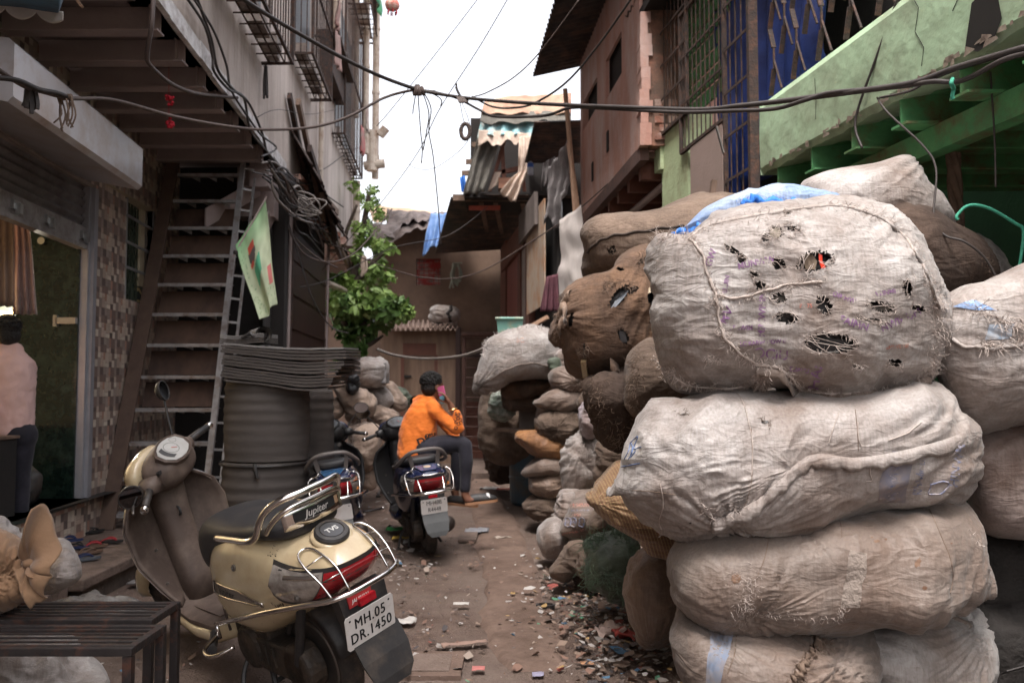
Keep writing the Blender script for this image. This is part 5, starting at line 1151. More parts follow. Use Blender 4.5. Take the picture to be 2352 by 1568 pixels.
B18=sk_(kk([(100,548),(128,430),(158,330),(182,240),(280,190),(400,165),(480,155),(570,180),(602,230),(625,300),(610,420),(560,482),(470,472),(330,482),(250,532),(170,562)]),8.9,.45,'white','large bulging white sack with pointed corner on top of the far pile',seed=109,nt=170,nk=90,fold=.014,freq=5,ang=20,gath=[(1095,890,.3,12,.02)])
fray(B18,kk([(165,340),(185,240),(260,200),(400,165),(560,178)]),300,(.02,.05),.003,M('white_fluff',(.66,.60,.57),bump=0),seed=110,spread=3)
seam(B18,kk([(130,540),(250,450),(350,400),(460,380),(560,400)]),.006,SM['beige'],'seam',amp=.2)
print_text(B18,'SC',1047.4+388*.3809,689+243*.3809,15,0,m_redp)
C9='small dusty sacks stacked in a column beside the blue drum'
for(l,d,m_,lab,sd,g)in(
([(578,480),(600,430),(700,408),(790,430),(812,490),(770,542),(650,548),(590,515)],.22,'beige','small grey sack tied round the middle, topmost of the small column',111,[(1330,875,.2,14,.02)]),
([(458,622),(540,560),(640,522),(740,550),(757,620),(720,662),(600,668),(520,656)],.25,'beige','pointed beige sack, second from the top of the small column',113,[]),
([(483,730),(520,690),(620,663),(720,690),(742,760),(700,842),(600,872),(520,822)],.25,'burlap','round knotted grey brown sack, third from the top of the small column',115,[(1262,990,.2,16,.02)]),
([(373,825),(480,800),(560,798),(640,860),(672,932),(600,944),(480,937),(420,880)],.24,'orange','orange woven sack in the middle of the small column',117,[]),
([(403,1042),(450,970),(560,943),(670,950),(650,1020),(560,1042),(450,1058)],.24,'beige','slim pale sack just below the orange one',119,[]),
([(433,1112),(480,1050),(580,1028),(655,1060),(645,1140),(560,1198),(470,1172)],.24,'tan','rounded muddy sack, second from the bottom of the small column',121,[]),
([(413,1232),(450,1190),(540,1178),(615,1210),(605,1290),(520,1308),(440,1287)],.22,'burlap','darkest muddy sack on the ground at the bottom of the small column',123,[])):
 sk_(kk(l),8.3,d,m_,lab,seed=sd,gath=g,group=C9)
sk_(kk([(610,340),(650,285),(690,320),(760,390),(700,420),(620,410)]),8.6,.2,'grey','pale sack peeping out right of the large bulging white one',seed=125)
sk_(kk([(745,620),(790,560),(835,500),(860,560),(835,660),(770,690)]),8.0,.2,'burlap','small beige sack leaning on the right of the small column',seed=127)
sk_(kk([(660,880),(700,800),(760,760),(780,860),(700,950)]),8.5,.2,'dark','dark bag in the gap right of the small column',seed=128)
sk_(kk([(290,560),(310,490),(420,470),(560,480),(610,530),(480,580),(340,590)]),9.2,.35,'brown','flattened brown bag under the large bulging white sack',seed=129)
sk_(kk([(290,640),(300,570),(400,535),(520,560),(480,650),(380,670)]),9.4,.3,'burlap','burlap bag with a black tear below the large bulging white sack',seed=131,holes=[(1047+470*.381,689+570*.381,7,4,0)])
sk_(kk([(185,650),(210,570),(260,560),(330,640),(320,700),(220,715)]),9.6,.2,M('plastic_clutter',(.50,.50,.46),(.12,.14,.11),rough=.4,ns=9,dirt=(.10,.18,.12),ds=8,da=.2),'bag of crumpled white and green plastic film under the pointed corner of the large sack',name='plastic_bag',seed=133,fold=.04)
sk_(kk([(175,905),(220,830),(350,860),(372,1000),(340,1092),(240,1082),(200,1000)]),11.0,.35,'dark','shapeless brown scrap bale on the ground left of the blue drum',name='scrap_bale',seed=135,fold=.05,lump=.08)
sk_(kk([(150,860),(185,780),(215,800),(230,870),(180,890)]),11.2,.15,'grey','thin crumpled plastic bag on the far pile, left of the brown scrap bale',name='plastic_bag',seed=137,fold=.04)
bx=thing('cardboard_box','sagging cardboard box in the far pile left of the small sack column','box',P(1160,1000,10))
b=MB();pa,pb,pc,pd=P(1123,1001,10),P(1123,963,10),P(1198,938,10),P(1202,985,10);dz=Vector((.05,.5,0));b.hexa([pa,pd,pd+dz,pa+dz,pb,pc,pc+dz,pb+dz]);b.build('carton',M('cardboard',(.36,.25,.18),(.28,.19,.14),ns=3,bump=.2,dirt=(.2,.13,.1),ds=3,da=.2),bx)
b=MB();b.box((0,0,0),(1,1,1),Matrix.Translation(P(1192,985,9.6))@Matrix.Diagonal((.27,.3,.24,1)));q_=b.build('grey_bin',M('grey_bin',(.20,.18,.165),(.14,.12,.11),ns=3));bev(q_,.02);tag(q_,'grey plastic tub in the far pile behind the round knotted sack','tub')
b=MB();b.bar(P(1148,985,9.2),P(1240,993,8.8),.22,.03);tag(b.build('loose_plank',m_wood),'weathered plank lying on the far pile above the blue drum','plank')
# blue drum
dr_=thing('drum','blue plastic drum standing beside the column of small sacks','drum',G(1208,1160))
m_drum=M('blue_plastic',(.055,.10,.135),(.04,.072,.098),rough=.45,ns=3,bump=.05,dirt=(.09,.075,.06),ds=4,da=.25)
cd=G(1212,1158);cd=Vector((cd.x,cd.y-.0,0));MB().lathe([(0,.0),(.20,.0),(.225,.03),(.235,.3),(.245,.32),(.235,.34),(.24,.62),(.25,.64),(.24,.66),(.235,.90),(.215,.93),(.20,.90),(.0,.90)],(cd.x+.02,cd.y+.05,0),28).build('body',m_drum,dr_,smooth=False)
MB().lathe([(.236,.93),(.25,.94),(.25,.97),(.236,.98),(.2,.97)],(cd.x+.02,cd.y+.05,-.03),28).build('rim',m_drum,dr_)
for(l,Y,d,m_,lab,sd)in(
([(1240,900),(1300,850),(1370,900),(1390,1050),(1350,1180),(1270,1180),(1235,1050)],9.1,.3,'tan','tan sack filling the gap behind the small column',401),([(1100,960),(1130,880),(1200,860),(1270,890),(1270,1000),(1200,1060),(1120,1050)],10.2,.35,'burlap','burlap bale propping the far pile behind the cardboard box',402),
([(1290,1160),(1340,1120),(1400,1150),(1420,1240),(1360,1290),(1300,1250)],6.9,.2,'beige','beige sack squeezed behind the printed paper sack',403),([(1380,1100),(1440,1080),(1480,1150),(1450,1240),(1390,1220)],6.4,.2,'grey','pale sack in the gap behind the ochre checked one',404),
([(1330,1290),(1380,1270),(1430,1320),(1400,1390),(1340,1370)],5.9,.15,'dark','dark rag heap at the foot of the green net sack',405),
([(1500,800),(1520,700),(1620,680),(1740,710),(1760,800),(1700,860),(1540,860)],5.0,.45,'burlap','hidden burlap sack directly under the wide jute bale',411),([(1490,940),(1510,860),(1620,840),(1760,860),(1780,950),(1700,1010),(1540,1010)],4.95,.45,'tan','hidden tan sack, second below the wide jute bale',412),([(1480,1090),(1510,1000),(1620,985),(1760,1000),(1780,1090),(1700,1150),(1540,1150)],4.9,.45,'burlap','hidden burlap sack, third below the wide jute bale',413),([(1560,1230),(1580,1140),(1680,1125),(1780,1150),(1800,1240),(1720,1300),(1600,1300)],4.9,.45,'tan','hidden tan sack, fourth below the wide jute bale',414),([(1580,1370),(1600,1290),(1690,1270),(1790,1300),(1800,1380),(1720,1440),(1620,1440)],4.9,.45,'burlap','hidden burlap sack at the bottom below the wide jute bale',415)):
 sk_(l,Y,d,m_,lab,seed=sd)
 # heap left of the lane centre
kl=lambda l:conv(l,.3339,661.5,780.9)
LP='sacks heaped behind the parked scooters';SM['peach']=sackmat('sack_peach',(.47,.36,.285),(.37,.275,.215),da=.12);m_pit_shade=M('pit_shade',(.022,.018,.016),(.012,.010,.009),bump=.5,ns=8)  # last one: near-black that paints the shade of the right-hand gap
for(l,Y,d,m_,lab,sd)in(
([(425,190),(500,130),(620,125),(672,180),(667,290),(600,322),(480,312),(435,250)],10.2,.3,'white','bright white sack, topmost of the heap behind the scooters',141),
([(318,310),(400,288),(480,330),(560,400),(582,470),(520,505),(430,545),(380,450),(330,370)],9.8,.28,'peach','plump peach-coloured sack slanting down the heap behind the scooters',143),
([(268,500),(300,440),(340,395),(395,470),(350,535),(280,540)],9.9,.2,'peach','small tan sack at the left foot of the plump peach one',145),
([(480,350),(640,318),(725,420),(640,472),(560,440)],10.4,.25,'white','flat folded whitish sack under the bright white one',147),
([(662,340),(700,298),(765,360),(805,460),(720,485)],10.6,.2,'peach','upright tan roll of sacking at the right of the heap behind the scooters',149),
([(468,640),(520,598),(600,598),(638,650),(630,780),(580,882),(520,902),(480,840),(450,750)],9.4,.22,'peach','tall peach sack standing upright between the two far scooters',151),
([(418,620),(480,600),(545,580),(500,680),(430,692)],9.6,.15,'beige','twisted neck of cloth lying over the tall peach sack',153),
([(415,760),(450,748),(495,830),(470,905),(425,880)],9.3,.14,'beige','small bundle at the left foot of the tall peach sack',155),
([(560,490),(700,480),(765,560),(640,610)],10.2,.2,'peach','low tan sack behind the scooter mirrors',157),
([(725,330),(790,345),(860,430),(800,450)],10.8,.18,'green','grey green bundle at the right end of the heap behind the scooters',159),
([(500,880),(590,880),(600,1010),(500,1010)],9.5,.2,'peach','lowest dusty sack holding up the tall peach one',161)):
 sk_(kl(l),Y,d,m_,lab,seed=sd,group=LP,nt=70,nk=36)
sk_(kl([(385,250),(440,230),(490,280),(480,345),(420,350),(390,300)]),9.5,.12,M('black_film',(.02,.02,.022),rough=.3,bump=.3),'crumpled black plastic bag hanging on the heap behind the scooters',name='plastic_bag',seed=163,fold=.05,group=None,nt=60,nk=30,lump=.05)
b=MB();b.box((P(880,0,10).x,10,P(0,880,10).z),(P(893,0,10).x,10.3,P(0,833,10).z));q_=b.build('white_carton',M('grey_carton',(.38,.36,.36),(.12,.11,.11),ns=12));bev(q_,.01);tag(q_,'small grey and black box right of the bright white sack','box')
WBn=sk_([(990,735),(994,712),(1008,703),(1030,702),(1050,708),(1056,722),(1050,738),(1020,741)],15.6,.25,'white','white bundle tied with black cord on the corrugated porch roof',name='cloth_bundle',seed=165,group=None)
seam(WBn,[(1038,704),(1030,720),(1036,738)],.03,m_black,'black_cord')
b=MB();m_bas=M('mint_plastic',(.20,.42,.35),(.16,.34,.29),rough=.5,ns=2,bump=0,dirt=(.5,.3,.12),ds=5,da=.03);x0,z0=zx(1142,785,9.6);x1,z1=zx(1200,729,9.6)
b.hexa([(x0+.02,9.6,z0),(x1-.02,9.6,z0),(x1-.02,9.85,z0),(x0+.02,9.85,z0),(x0-.01,9.58,z1),(x1+.01,9.58,z1),(x1+.01,9.87,z1),(x0-.01,9.87,z1)]);bk_=b.build('mint_tub',m_bas);tag(bk_,'mint green plastic tub standing behind the large bulging white sack','tub')
b=MB();b.tube([P(1138,731,9.57),P(1201,731,9.57)],.018,6);b.build('rim',m_bas,bk_)
b=MB()
for k in range(22):x=P(1203+k*2.2,755,9.7);b.tube([x,x+Vector((.01*math.sin(k),.02,-.10-.05*math.sin(k*2.3))),x+Vector((.03*math.cos(k*3),.0,-.16))],.012,5)
tag(b.build('red_garland',M('red_fringe',(.50,.02,.02),(.3,.01,.01),bump=0)),'string of bright red tassels between the mint tub and the torn brown bundle','garland')
b=MB();b.bar(P(1215,752,9.5),P(1258,728,9.4),.05,.04);tag(b.build('pale_stick',m_bamboo),'pale stick lying over the large bulging white sack','stick')
tag(curtain('maroon_cloth',(P(1255,635,10.0),P(1282,628,10.0),P(1286,715,10.0),P(1240,715,10.0)),M('maroon_cloth',(.13,.045,.06),(.08,.03,.04),bump=.3),wav=.04,waves=3,lump=.04,nu=16,nv=12,seed=3),'maroon cloth hanging against the rust-stained board','cloth')
# gap with scrap at the right, its shade put into near-black sacks, pallet under the near stack
b=MB()
for k in range(6):b.box((.30+.0,2.55+k*.17,.12),(2.3,2.68+k*.17,.15))
for x in(.32,1.2,2.1):b.box((x,2.55,0.002),(x+.1,3.55,.118))
pt_=b.build('pallet',M('black_wood',(.035,.025,.02),(.02,.015,.013),ns=6));tag(pt_,'dark wooden pallet under the near stack of sacks','pallet')
for(u,v,Y,d,m_,lab,sd)in((2330,1300,3.75,.3,m_pit_shade,'scrap sack coloured near black for the shade under the grimy blotched sack',171),(2330,1480,3.6,.3,m_pit_shade,'sack coloured near black for the shade low at the bottom right corner',172),(1720,1500,4.2,.35,'burlap','brown sack hidden behind the bottom of the near stack',173),(2100,800,4.0,.4,'burlap','brown sack hidden behind the middle of the near stack',174),(1800,1150,4.2,.45,'tan','tan sack filling the gap behind the near stack',175)):
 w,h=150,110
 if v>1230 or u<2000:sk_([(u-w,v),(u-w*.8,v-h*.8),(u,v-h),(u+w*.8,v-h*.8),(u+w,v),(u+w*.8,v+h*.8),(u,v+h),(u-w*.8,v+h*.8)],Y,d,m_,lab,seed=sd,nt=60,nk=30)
r=random.Random(77)
for k in range(5):
 c=P(2255+20*k,1335+50*k,r.uniform(3.25,3.6));a=Matrix.Translation(c)@Matrix.Rotation(r.uniform(0,3),4,'Y')@Matrix.Rotation(r.uniform(0,3),4,'X')
 b=MB();b.box((-.09,-.02,-.006),(.09,.02,.006),a)if k%2 else b.box((-.04,-.03,-.002),(.05,.03,.002),a)
 q_=b.build('scrap_strip',M('dusky_scrap',(.06,.052,.05),(.03,.027,.026),rough=.5)if k==0 else bpy.data.materials['dusky_scrap']);tag(q_,('first','second','third','fourth','lowest')[k]+' dull offcut in the dark gap at the bottom right corner','offcut','offcuts in the dark gap at the right')
 # ================================================================ SCOOTERS
m_chrome=M('chrome',(.75,.73,.71),(.60,.57,.55),rough=.16,metal=1,ns=12,bump=.02)
m_tyre=M('tyre_rubber',(.022,.020,.019),(.035,.029,.025),rough=.9,ns=12,bump=.4,bs=40,dirt=(.10,.07,.055),ds=9,da=.15)
m_blk=M('black_plastic',(.020,.019,.020),(.028,.026,.026),rough=.5,ns=8,bump=.08,dirt=(.07,.055,.045),ds=6,da=.05)
m_seat=M('seat_vinyl',(.022,.022,.025),(.030,.029,.031),rough=.48,ns=6,bump=.12,bs=120,dirt=(.07,.06,.055),ds=5,da=-.05)
m_engine=M('oily_engine',(.055,.045,.038),(.03,.025,.021),rough=.6,metal=.4,ns=12,bump=.3,dirt=(.10,.07,.05),ds=9,da=.2)
m_steel=M('dull_steel',(.20,.18,.165),(.13,.115,.105),rough=.45,metal=.8,ns=10,bump=.05)
m_plate=M('plate_white',(.66,.63,.61),(.58,.55,.53),rough=.5,ns=8,bump=0,dirt=(.40,.32,.27),ds=12,da=.0)
m_ink=M('plate_black',(.012,.012,.012),bump=0)
m_mirror=M('mirror_glass',(.16,.16,.17),rough=.04,metal=1,bump=0)
m_redlens=M('red_lens',(.42,.012,.02),(.26,.010,.014),rough=.12,coat=1,ns=14,bump=.05)
m_clear=M('clear_lens',(.50,.46,.42),(.22,.19,.17),rough=.1,coat=1,ns=18,bump=.1,metal=.3)
m_amber=M('amber_bulb',(.80,.26,.03),rough=.3,coat=1,bump=0)
m_redbtn=M('red_switch',(.60,.02,.01),rough=.4,bump=0)
def pw(c,e):return math.copysign(abs(c)**e,c)
def mirror_y(vs):return[Vector((v.x,-v.y,v.z))for v in vs]
def make_scooter(name,label,loc,yaw,lean,steer,paint,inner,plate_lines,jup=True,engine_side=1,group=None):
 root=thing(name,label,'scooter',mat=Matrix.Translation(Vector(loc))@Matrix.Rotation(yaw,4,'Z')@Matrix.Rotation(-lean,4,'X')@Matrix.Scale(1.10 if jup else 1,4),group=group)
 LC=dict(local=True)
 ZT=[.33,.385,.46,.52,.58,.64,.69,.73,.76,.775]
 XR=[.14,.02,-.12,-.23,-.33,-.395,-.41,-.36,-.24,-.10]
 XF=[.40,.50,.545,.56,.55,.52,.48,.44,.38,.30]
 WW=[.13,.175,.195,.20,.205,.20,.185,.155,.11,.05]
 it=lambda z,A:float(np.interp(z,ZT,A))
 def B(z,a,off=0.0):
  xr,xf,w=it(z,XR),it(z,XF),it(z,WW);c=(xr+xf)/2;L_=(xf-xr)/2
  return Vector((c+(L_+off)*pw(math.cos(a),.78),(w+off)*pw(math.sin(a),.72),z))
 def side(x,z,off=0.0,sgn=1):
  xr,xf,w=it(z,XR),it(z,XF),it(z,WW);c=(xr+xf)/2;L_=(xf-xr)/2
  q=min(.999,abs((x-c)/L_));ca=q**(1/.78);sa=math.sqrt(max(0,1-ca*ca));return Vector((x,sgn*((w+off)*sa**.72),z))
  # rear body
 zs=np.linspace(.33,.775,22);rs=[[B(z,2*math.pi*j/44)for j in range(44)]for z in zs]
 body=MB().rings(rs).build('rear_body',paint,root,smooth=True,auto=50,**LC)
 # groove between panel and tail
 b=MB()
 for sg in(1,-1):b.tube([side(-.205,z,.001,sg)for z in np.linspace(.50,.70,8)],.0022,4)
 b.build('panel_gap',m_ink,body,**LC)
 # tail lamp band
 def lamp(a0,a1,zl,zh,off,m,nm,par):
  g=MB().grid(lambda s,v:B(zl(s)*(1-v)+zh(s)*v,a0+(a1-a0)*s,off+.006*math.sin(v*math.pi)),22,6)
  return g.build(nm,m,par,smooth=True,**LC)
 if jup:zl,zh=.548,.685
 else:zl,zh=.56,.68
 tl=lamp(R(151),R(209),lambda s:zl+.005,lambda s:zh-.012,.004,m_redlens,'tail_lamp',root)
 bz=lamp(R(108),R(252),lambda s:zl-.01+.085*abs(2*s-1)**6,lambda s:zh+.004+.025*abs(2*s-1)**3,.0015,m_blk,'lamp_bezel',tl)
 for s0,s1 in((108,150),(210,252)):
  f=(lambda s:(1-s))if s0<180 else(lambda s:s)
  ts=lamp(R(s0),R(s1),lambda s:zl+.004+.07*f(s)**3,lambda s:zh-.006+.022*f(s)**2,.004,m_clear,'turn_lamp',root)
  c=B(zl+.035,R((s0+s1)/2+(6 if s0<180 else-6)),.006)
  b=MB();b.lathe([(0,0),(.014,0),(.012,.008),(0,.012)],(0,0,0),10,Matrix.Translation(c)@Matrix.Rotation(-math.pi/2,4,'Y'));b.build('bulb',m_amber if not jup else m_steel,ts,**LC)
  lamp(R(s0+(10 if s0<180 else 3)),R(s1-(3 if s0<180 else 10)),lambda s:zh-.030,lambda s:zh-.012,.0085,m_chrome,'reflector',ts)
  # seat
 secs=[(.60,.06,.53,.64),(.592,.10,.50,.70),(.55,.145,.50,.765),(.44,.158,.60,.79),(.28,.162,.69,.79),(.10,.158,.735,.805),(-.04,.158,.745,.83),(-.12,.145,.75,.835),(-.175,.115,.76,.825),(-.195,.05,.77,.805)]
 rs=[]
 for x,w,z0,z1 in secs:
  rs.append([Vector((x,w*pw(math.cos(t),.6),(z0+z1)/2+(z1-z0)/2*pw(math.sin(t),.75)))for t in[2*math.pi*j/20 for j in range(20)]])
 MB().rings(rs).build('seat',m_seat,root,smooth=True,sub=2,**LC)
 # grab rail
 gm=m_chrome if jup else M('rail_grey_'+name,(.16,.14,.13),(.12,.105,.10),rough=.4,bump=0)
 gr=MB()
 if jup:
  gr.tube(crom([(.24,.185,.755),(.10,.185,.765),(-.02,.185,.775),(-.075,.178,.80),(-.115,.165,.86),(-.16,.15,.90),(-.205,.115,.925),(-.23,.05,.93),(-.235,0,.932),(-.23,-.05,.93),(-.205,-.115,.925),(-.16,-.15,.90),(-.115,-.165,.86),(-.075,-.178,.80),(-.02,-.185,.775),(.10,-.185,.765),(.24,-.185,.755)],6),.0135,10)
  grl=gr.build('grab_rail',gm,root,smooth=True,**LC)
  MB().tube(crom([(-.10,.15,.80),(-.16,.14,.85),(-.205,.10,.885),(-.22,.0,.89),(-.205,-.10,.885),(-.16,-.14,.85),(-.10,-.15,.80)],6),.011,8).build('inner_rail',gm,grl,smooth=True,**LC)
  bd=MB().grid(lambda s,v:Vector((-.185-.028*math.cos((s-.5)*3.1),.125-.25*s,.805+.075*v)),14,3).build('rail_plate',m_chrome,grl,smooth=True,**LC);thick(bd,.008)
  q_=MB().grid(lambda s,v:Vector((-.1945-.028*math.cos((.15+.7*s-.5)*3.1),(.125-.25*(.15+.7*s)),.828+.035*v)),14,3).build('name_plate',m_ink,grl,smooth=True,**LC)
  tv,tf=text('Jupiter',.036,shear=.3,bold=.0006)
  def bend(v):s=.5+v.x/.25;return Vector((-.1965-.028*math.cos((s-.5)*3.1),.125-.25*s,.845+v.y))
  mk('name_lettering',[bend(v)for v in tv],tf,M('silver_letters',(.7,.68,.66),metal=.5,rough=.3,bump=0),q_,recalc=False,**LC)
 else:
  grl=gr.tube(crom([(.12,.20,.74),(-.02,.20,.76),(-.16,.19,.80),(-.27,.13,.865),(-.30,.06,.885),(-.30,-.06,.885),(-.27,-.13,.865),(-.16,-.19,.80),(-.02,-.20,.76),(.12,-.20,.74)],6),.016,10).build('grab_rail',gm,root,smooth=True,**LC)
  for sg in(1,-1):MB().bar((-.24,sg*.12,.86),(-.22,sg*.10,.75),.03,.02).build('rail_stay',gm,grl,**LC)
  # tail details
 if jup:
  cp_m=Matrix.Translation((-.285,.0,.765))@Matrix.Rotation(R(-24),4,'Y')
  cap=MB();cap.lathe([(0,-.03),(.062,-.03),(.064,.004),(.058,.012),(.045,.014),(.043,.010),(0,.010)],(0,0,0),30,cp_m)
  cap=cap.build('fuel_cap',m_blk,root,smooth=True,auto=35,**LC)
  MB().lathe([(0,.010),(.040,.010),(.040,.013),(0,.013)],(0,0,0),26,cp_m).build('cap_badge',M('badge_grey',(.08,.08,.085),rough=.35,metal=.5,bump=0),cap,**LC)
  tv,tf=text('TVS',.030,bold=.0008);rz=Matrix.Rotation(R(-90),4,'Z')
  mk('cap_lettering',[cp_m@(rz@Vector((v.x,v.y,.0136)))for v in tv],tf,M('silver_ink',(.55,.54,.52),bump=0),cap,recalc=False,**LC)
  MB().lathe([(.066,-.006),(.075,-.010),(.078,-.02),(.066,-.02)],(0,0,0),30,cp_m).build('cap_recess',paint,cap,smooth=True,**LC)
  # side badge and lettering
  for sg in(1,-1):
   poly=[(.40,.505),(.36,.560),(.12,.565),(-.02,.535),(-.02,.522),(.10,.520),(.40,.500)]
   fr=[side(x,z,.004,sg)for x,z in poly]
   bb=MB();cx=sum(p[0]for p in poly)/7;cz_=sum(p[1]for p in poly)/7
   rs=[]
   for f in(1,.6,.2):rs.append([side(cx+(x-cx)*f,cz_+(z-cz_)*f,.0035,sg)for x,z in[(poly[i][0]+(poly[(i+1)%7][0]-poly[i][0])*t,poly[i][1]+(poly[(i+1)%7][1]-poly[i][1])*t)for i in range(7)for t in(0,.25,.5,.75)]])
   bb.rings(rs,cap=True);bo=bb.build('side_badge',M('badge_bronze',(.27,.235,.205),rough=.4,metal=.3,bump=0),root,smooth=True,**LC)
   MB().tube([side(x,z,.005,sg)for x,z in[(poly[i][0]+(poly[(i+1)%7][0]-poly[i][0])*t,poly[i][1]+(poly[(i+1)%7][1]-poly[i][1])*t)for i in range(7)for t in(0,.25,.5,.75)]],.0038,5,loop=True).build('badge_trim',m_chrome,bo,smooth=True,**LC)
   for(t,sz,xx,zz,sh_)in(('Jupiter',.052,.25,.532,.25),('CLASSIC',.020,.06,.532,.2)):
    tv,tf=text(t,sz,shear=sh_,bold=.001)
    mk('badge_lettering',[side(xx-sg*v.x,zz+v.y,.0055,sg)for v in tv],tf,m_blk if sz>.03 else m_chrome,bo,recalc=False,**LC)
  b=MB();c=side(.13,.655,.002);b.lathe([(0,.0),(.013,.0),(.013,.006),(.006,.008),(.005,.004),(0,.004)],(0,0,0),14,Matrix.Translation(c)@Matrix.Rotation(-math.pi/2+.25,4,'X'));b.build('seat_lock',m_steel,root,**LC)
  b=MB();r=random.Random(4)
  for k in range(9):x=-.075-k*.011;c=side(x,.545-.01*math.sin(k)-k*.002,.002);b.add([c+Vector((0,0,.004*r.random()+.003)),c+Vector((-.012,.0006,.005*r.random())),c+Vector((-.012,0,-.008)),c+Vector((0,0,-.006*r.random()))],[(0,1,2,3)])
  for k in range(14):x=r.uniform(.0,.16);z=r.uniform(.42,.50);c=side(x,z,.0015);b.add([c,c+Vector((.003,0,-.001)),c+Vector((.004,0,-.014*r.random()))],[(0,1,2)])
  b.build('scratches',M('scratch_dark',(.05,.03,.022),bump=0),body,recalc=False,**LC)
  b=MB();c=B(.74,R(140),.001)
  for k in range(12):p=side(-.09-r.random()*.05,.72+r.random()*.025,.002);b.add([p,p+Vector((.018*r.random(),0,.002)),p+Vector((.01,.0,-.014*r.random()))],[(0,1,2)])
  b.build('grease_marks',m_ink,body,recalc=False,**LC)
 else:
  b=MB();b.add([(-.245,.095,.762),(-.245,-.095,.762),(-.37,-.06,.732),(-.37,.06,.732)],[(0,1,2,3)]);pnl_=b.build('tail_emblem_panel',M('emblem_blue_'+name,(.03,.10,.22),rough=.25,coat=1,bump=0),root,**LC);thick(pnl_,.006)
  if name.endswith('_scooter')and plate_lines and plate_lines[0].startswith('MH48'):
   b=MB();b.lathe([(0,0),(.030,0),(.030,.002),(0,.003)],(0,0,0),18,Matrix.Translation((-.31,0,.752))@Matrix.Rotation(R(-14),4,'Y'));b.build('round_emblem',M('gold_emblem',(.55,.42,.32),bump=0,rough=.4),pnl_,**LC)
   # wire guards over the lamps and bumper bar
 gd=MB()
 bar=crom([(.34,.235,.40),(.12,.245,.47),(-.10,.235,.535),(-.30,.195,.58),(-.41,.15,.595),(-.452,.08,.60),(-.46,0,.602),(-.452,-.08,.60),(-.41,-.15,.595),(-.30,-.195,.58),(-.10,-.235,.535),(.12,-.245,.47),(.34,-.235,.40)],6)
 if not jup:bar=crom([(.20,.225,.50),(.0,.235,.53),(-.20,.225,.55),(-.38,.18,.56),(-.47,.10,.565),(-.485,0,.566),(-.47,-.10,.565),(-.38,-.18,.56),(-.20,-.225,.55),(.0,-.235,.53),(.20,-.225,.50)],6)
 guard=gd.tube(bar,.010 if jup else .012,9).build('guard_bar',m_chrome,root,smooth=True,**LC)
 for sg in(1,-1):
  b=MB()
  if jup:
   o_=[(-.425,.140,.600),(-.385,.148,.655),(-.32,.155,.705),(-.27,.142,.735),(-.26,.115,.745),(-.28,.095,.745),(-.33,.09,.732),(-.405,.085,.69),(-.455,.085,.610)]
   b.tube(crom([(x,sg*y,z)for x,y,z in o_],4),.0042,6)
   for(p,q)in(((-.385,.148,.655),(-.42,.085,.67)),((-.32,.155,.705),(-.345,.09,.725))):b.tube([(p[0],sg*p[1],p[2]),(q[0],sg*q[1],q[2])],.0026,5)
  else:
   b.tube(crom([(-.40,sg*.175,.562),(-.37,sg*.185,.63),(-.30,sg*.185,.70),(-.27,sg*.15,.725),(-.30,sg*.12,.72),(-.38,sg*.10,.66),(-.455,sg*.09,.57)],4),.0055,6)
   b.tube([(-.27,sg*.13,.725),(-.24,sg*.08,.765)],.006,6)
  b.build('lamp_guard',m_chrome,guard,smooth=True,**LC)
 if not jup:MB().tube(crom([(-.36,.12,.69),(-.40,.07,.70),(-.41,0,.695),(-.40,-.07,.70),(-.36,-.12,.69)],4),.006,6).build('lamp_guard',m_chrome,guard,smooth=True,**LC)
 if jup:
  for sg in(1,-1):
   b=MB();b.tube(crom([(.40,sg*.22,.33),(.36,sg*.30,.315),(.27,sg*.31,.315),(.22,sg*.24,.33)],5),.008,8);b.tube([(.34,sg*.235,.40),(.345,sg*.235,.335)],.009,8);b.build('foot_rest',m_chrome,root,smooth=True,**LC)
   b=MB();b.tube([(.50,sg*.19,.30),(.36,sg*.27,.30)],.018,10);b.build('foot_peg',m_blk,root,**LC)
 else:
  b=MB();b.tube(crom([(.22,-.18,.34),(.20,-.26,.34),(.16,-.33,.35),(.12,-.34,.36)],4),.009,8);b.build('foot_rest',m_chrome,root,smooth=True,**LC)
  # plate, mudguard
 y0=.02 if jup else 0
 hl=MB();hl.hexa([(-.40,-.09,.40),(-.40,.09,.40),(-.36,.09,.40),(-.36,-.09,.40),(-.385,-.10,.565),(-.385,.10,.565),(-.33,.10,.565),(-.33,-.10,.565)]);hold=hl.build('plate_holder',m_blk,root,**LC)
 rr=MB().box((-.413,-.035,.518),(-.398,.035,.545)).build('reflector',m_redlens,hold,**LC)
 fl=MB();fl.rings([[(x,y*w,z)for y in(-1,-.5,0,.5,1)]+[(x+.012,y*w,z)for y in(1,.5,0,-.5,-1)]for x,w,z in((-.385,.075,.46),(-.41,.10,.40),(-.445,.10,.33),(-.47,.085,.26),(-.475,.055,.225))]);fl.build('mud_flap',m_blk if jup else M('grey_flap_'+name,(.075,.078,.08),rough=.5,bump=.05),root,**LC)
 pz=.455 if jup else .455;pm=Matrix.Translation((-.425,y0,pz))@Matrix.Rotation(R(-12 if jup else-8),4,'Y')
 pw_,ph_=(.105,.066)if jup else(.105,.058)
 b=MB();b.rings([[pm@Vector((t,y*pw_,z*ph_))for y,z in((-1,-.85),(-.93,-1),(.93,-1),(1,-.85),(1,.85),(.93,1),(-.93,1),(-1,.85))]for t in(0,.003)]);plate=b.build('number_plate',m_plate,root,**LC)
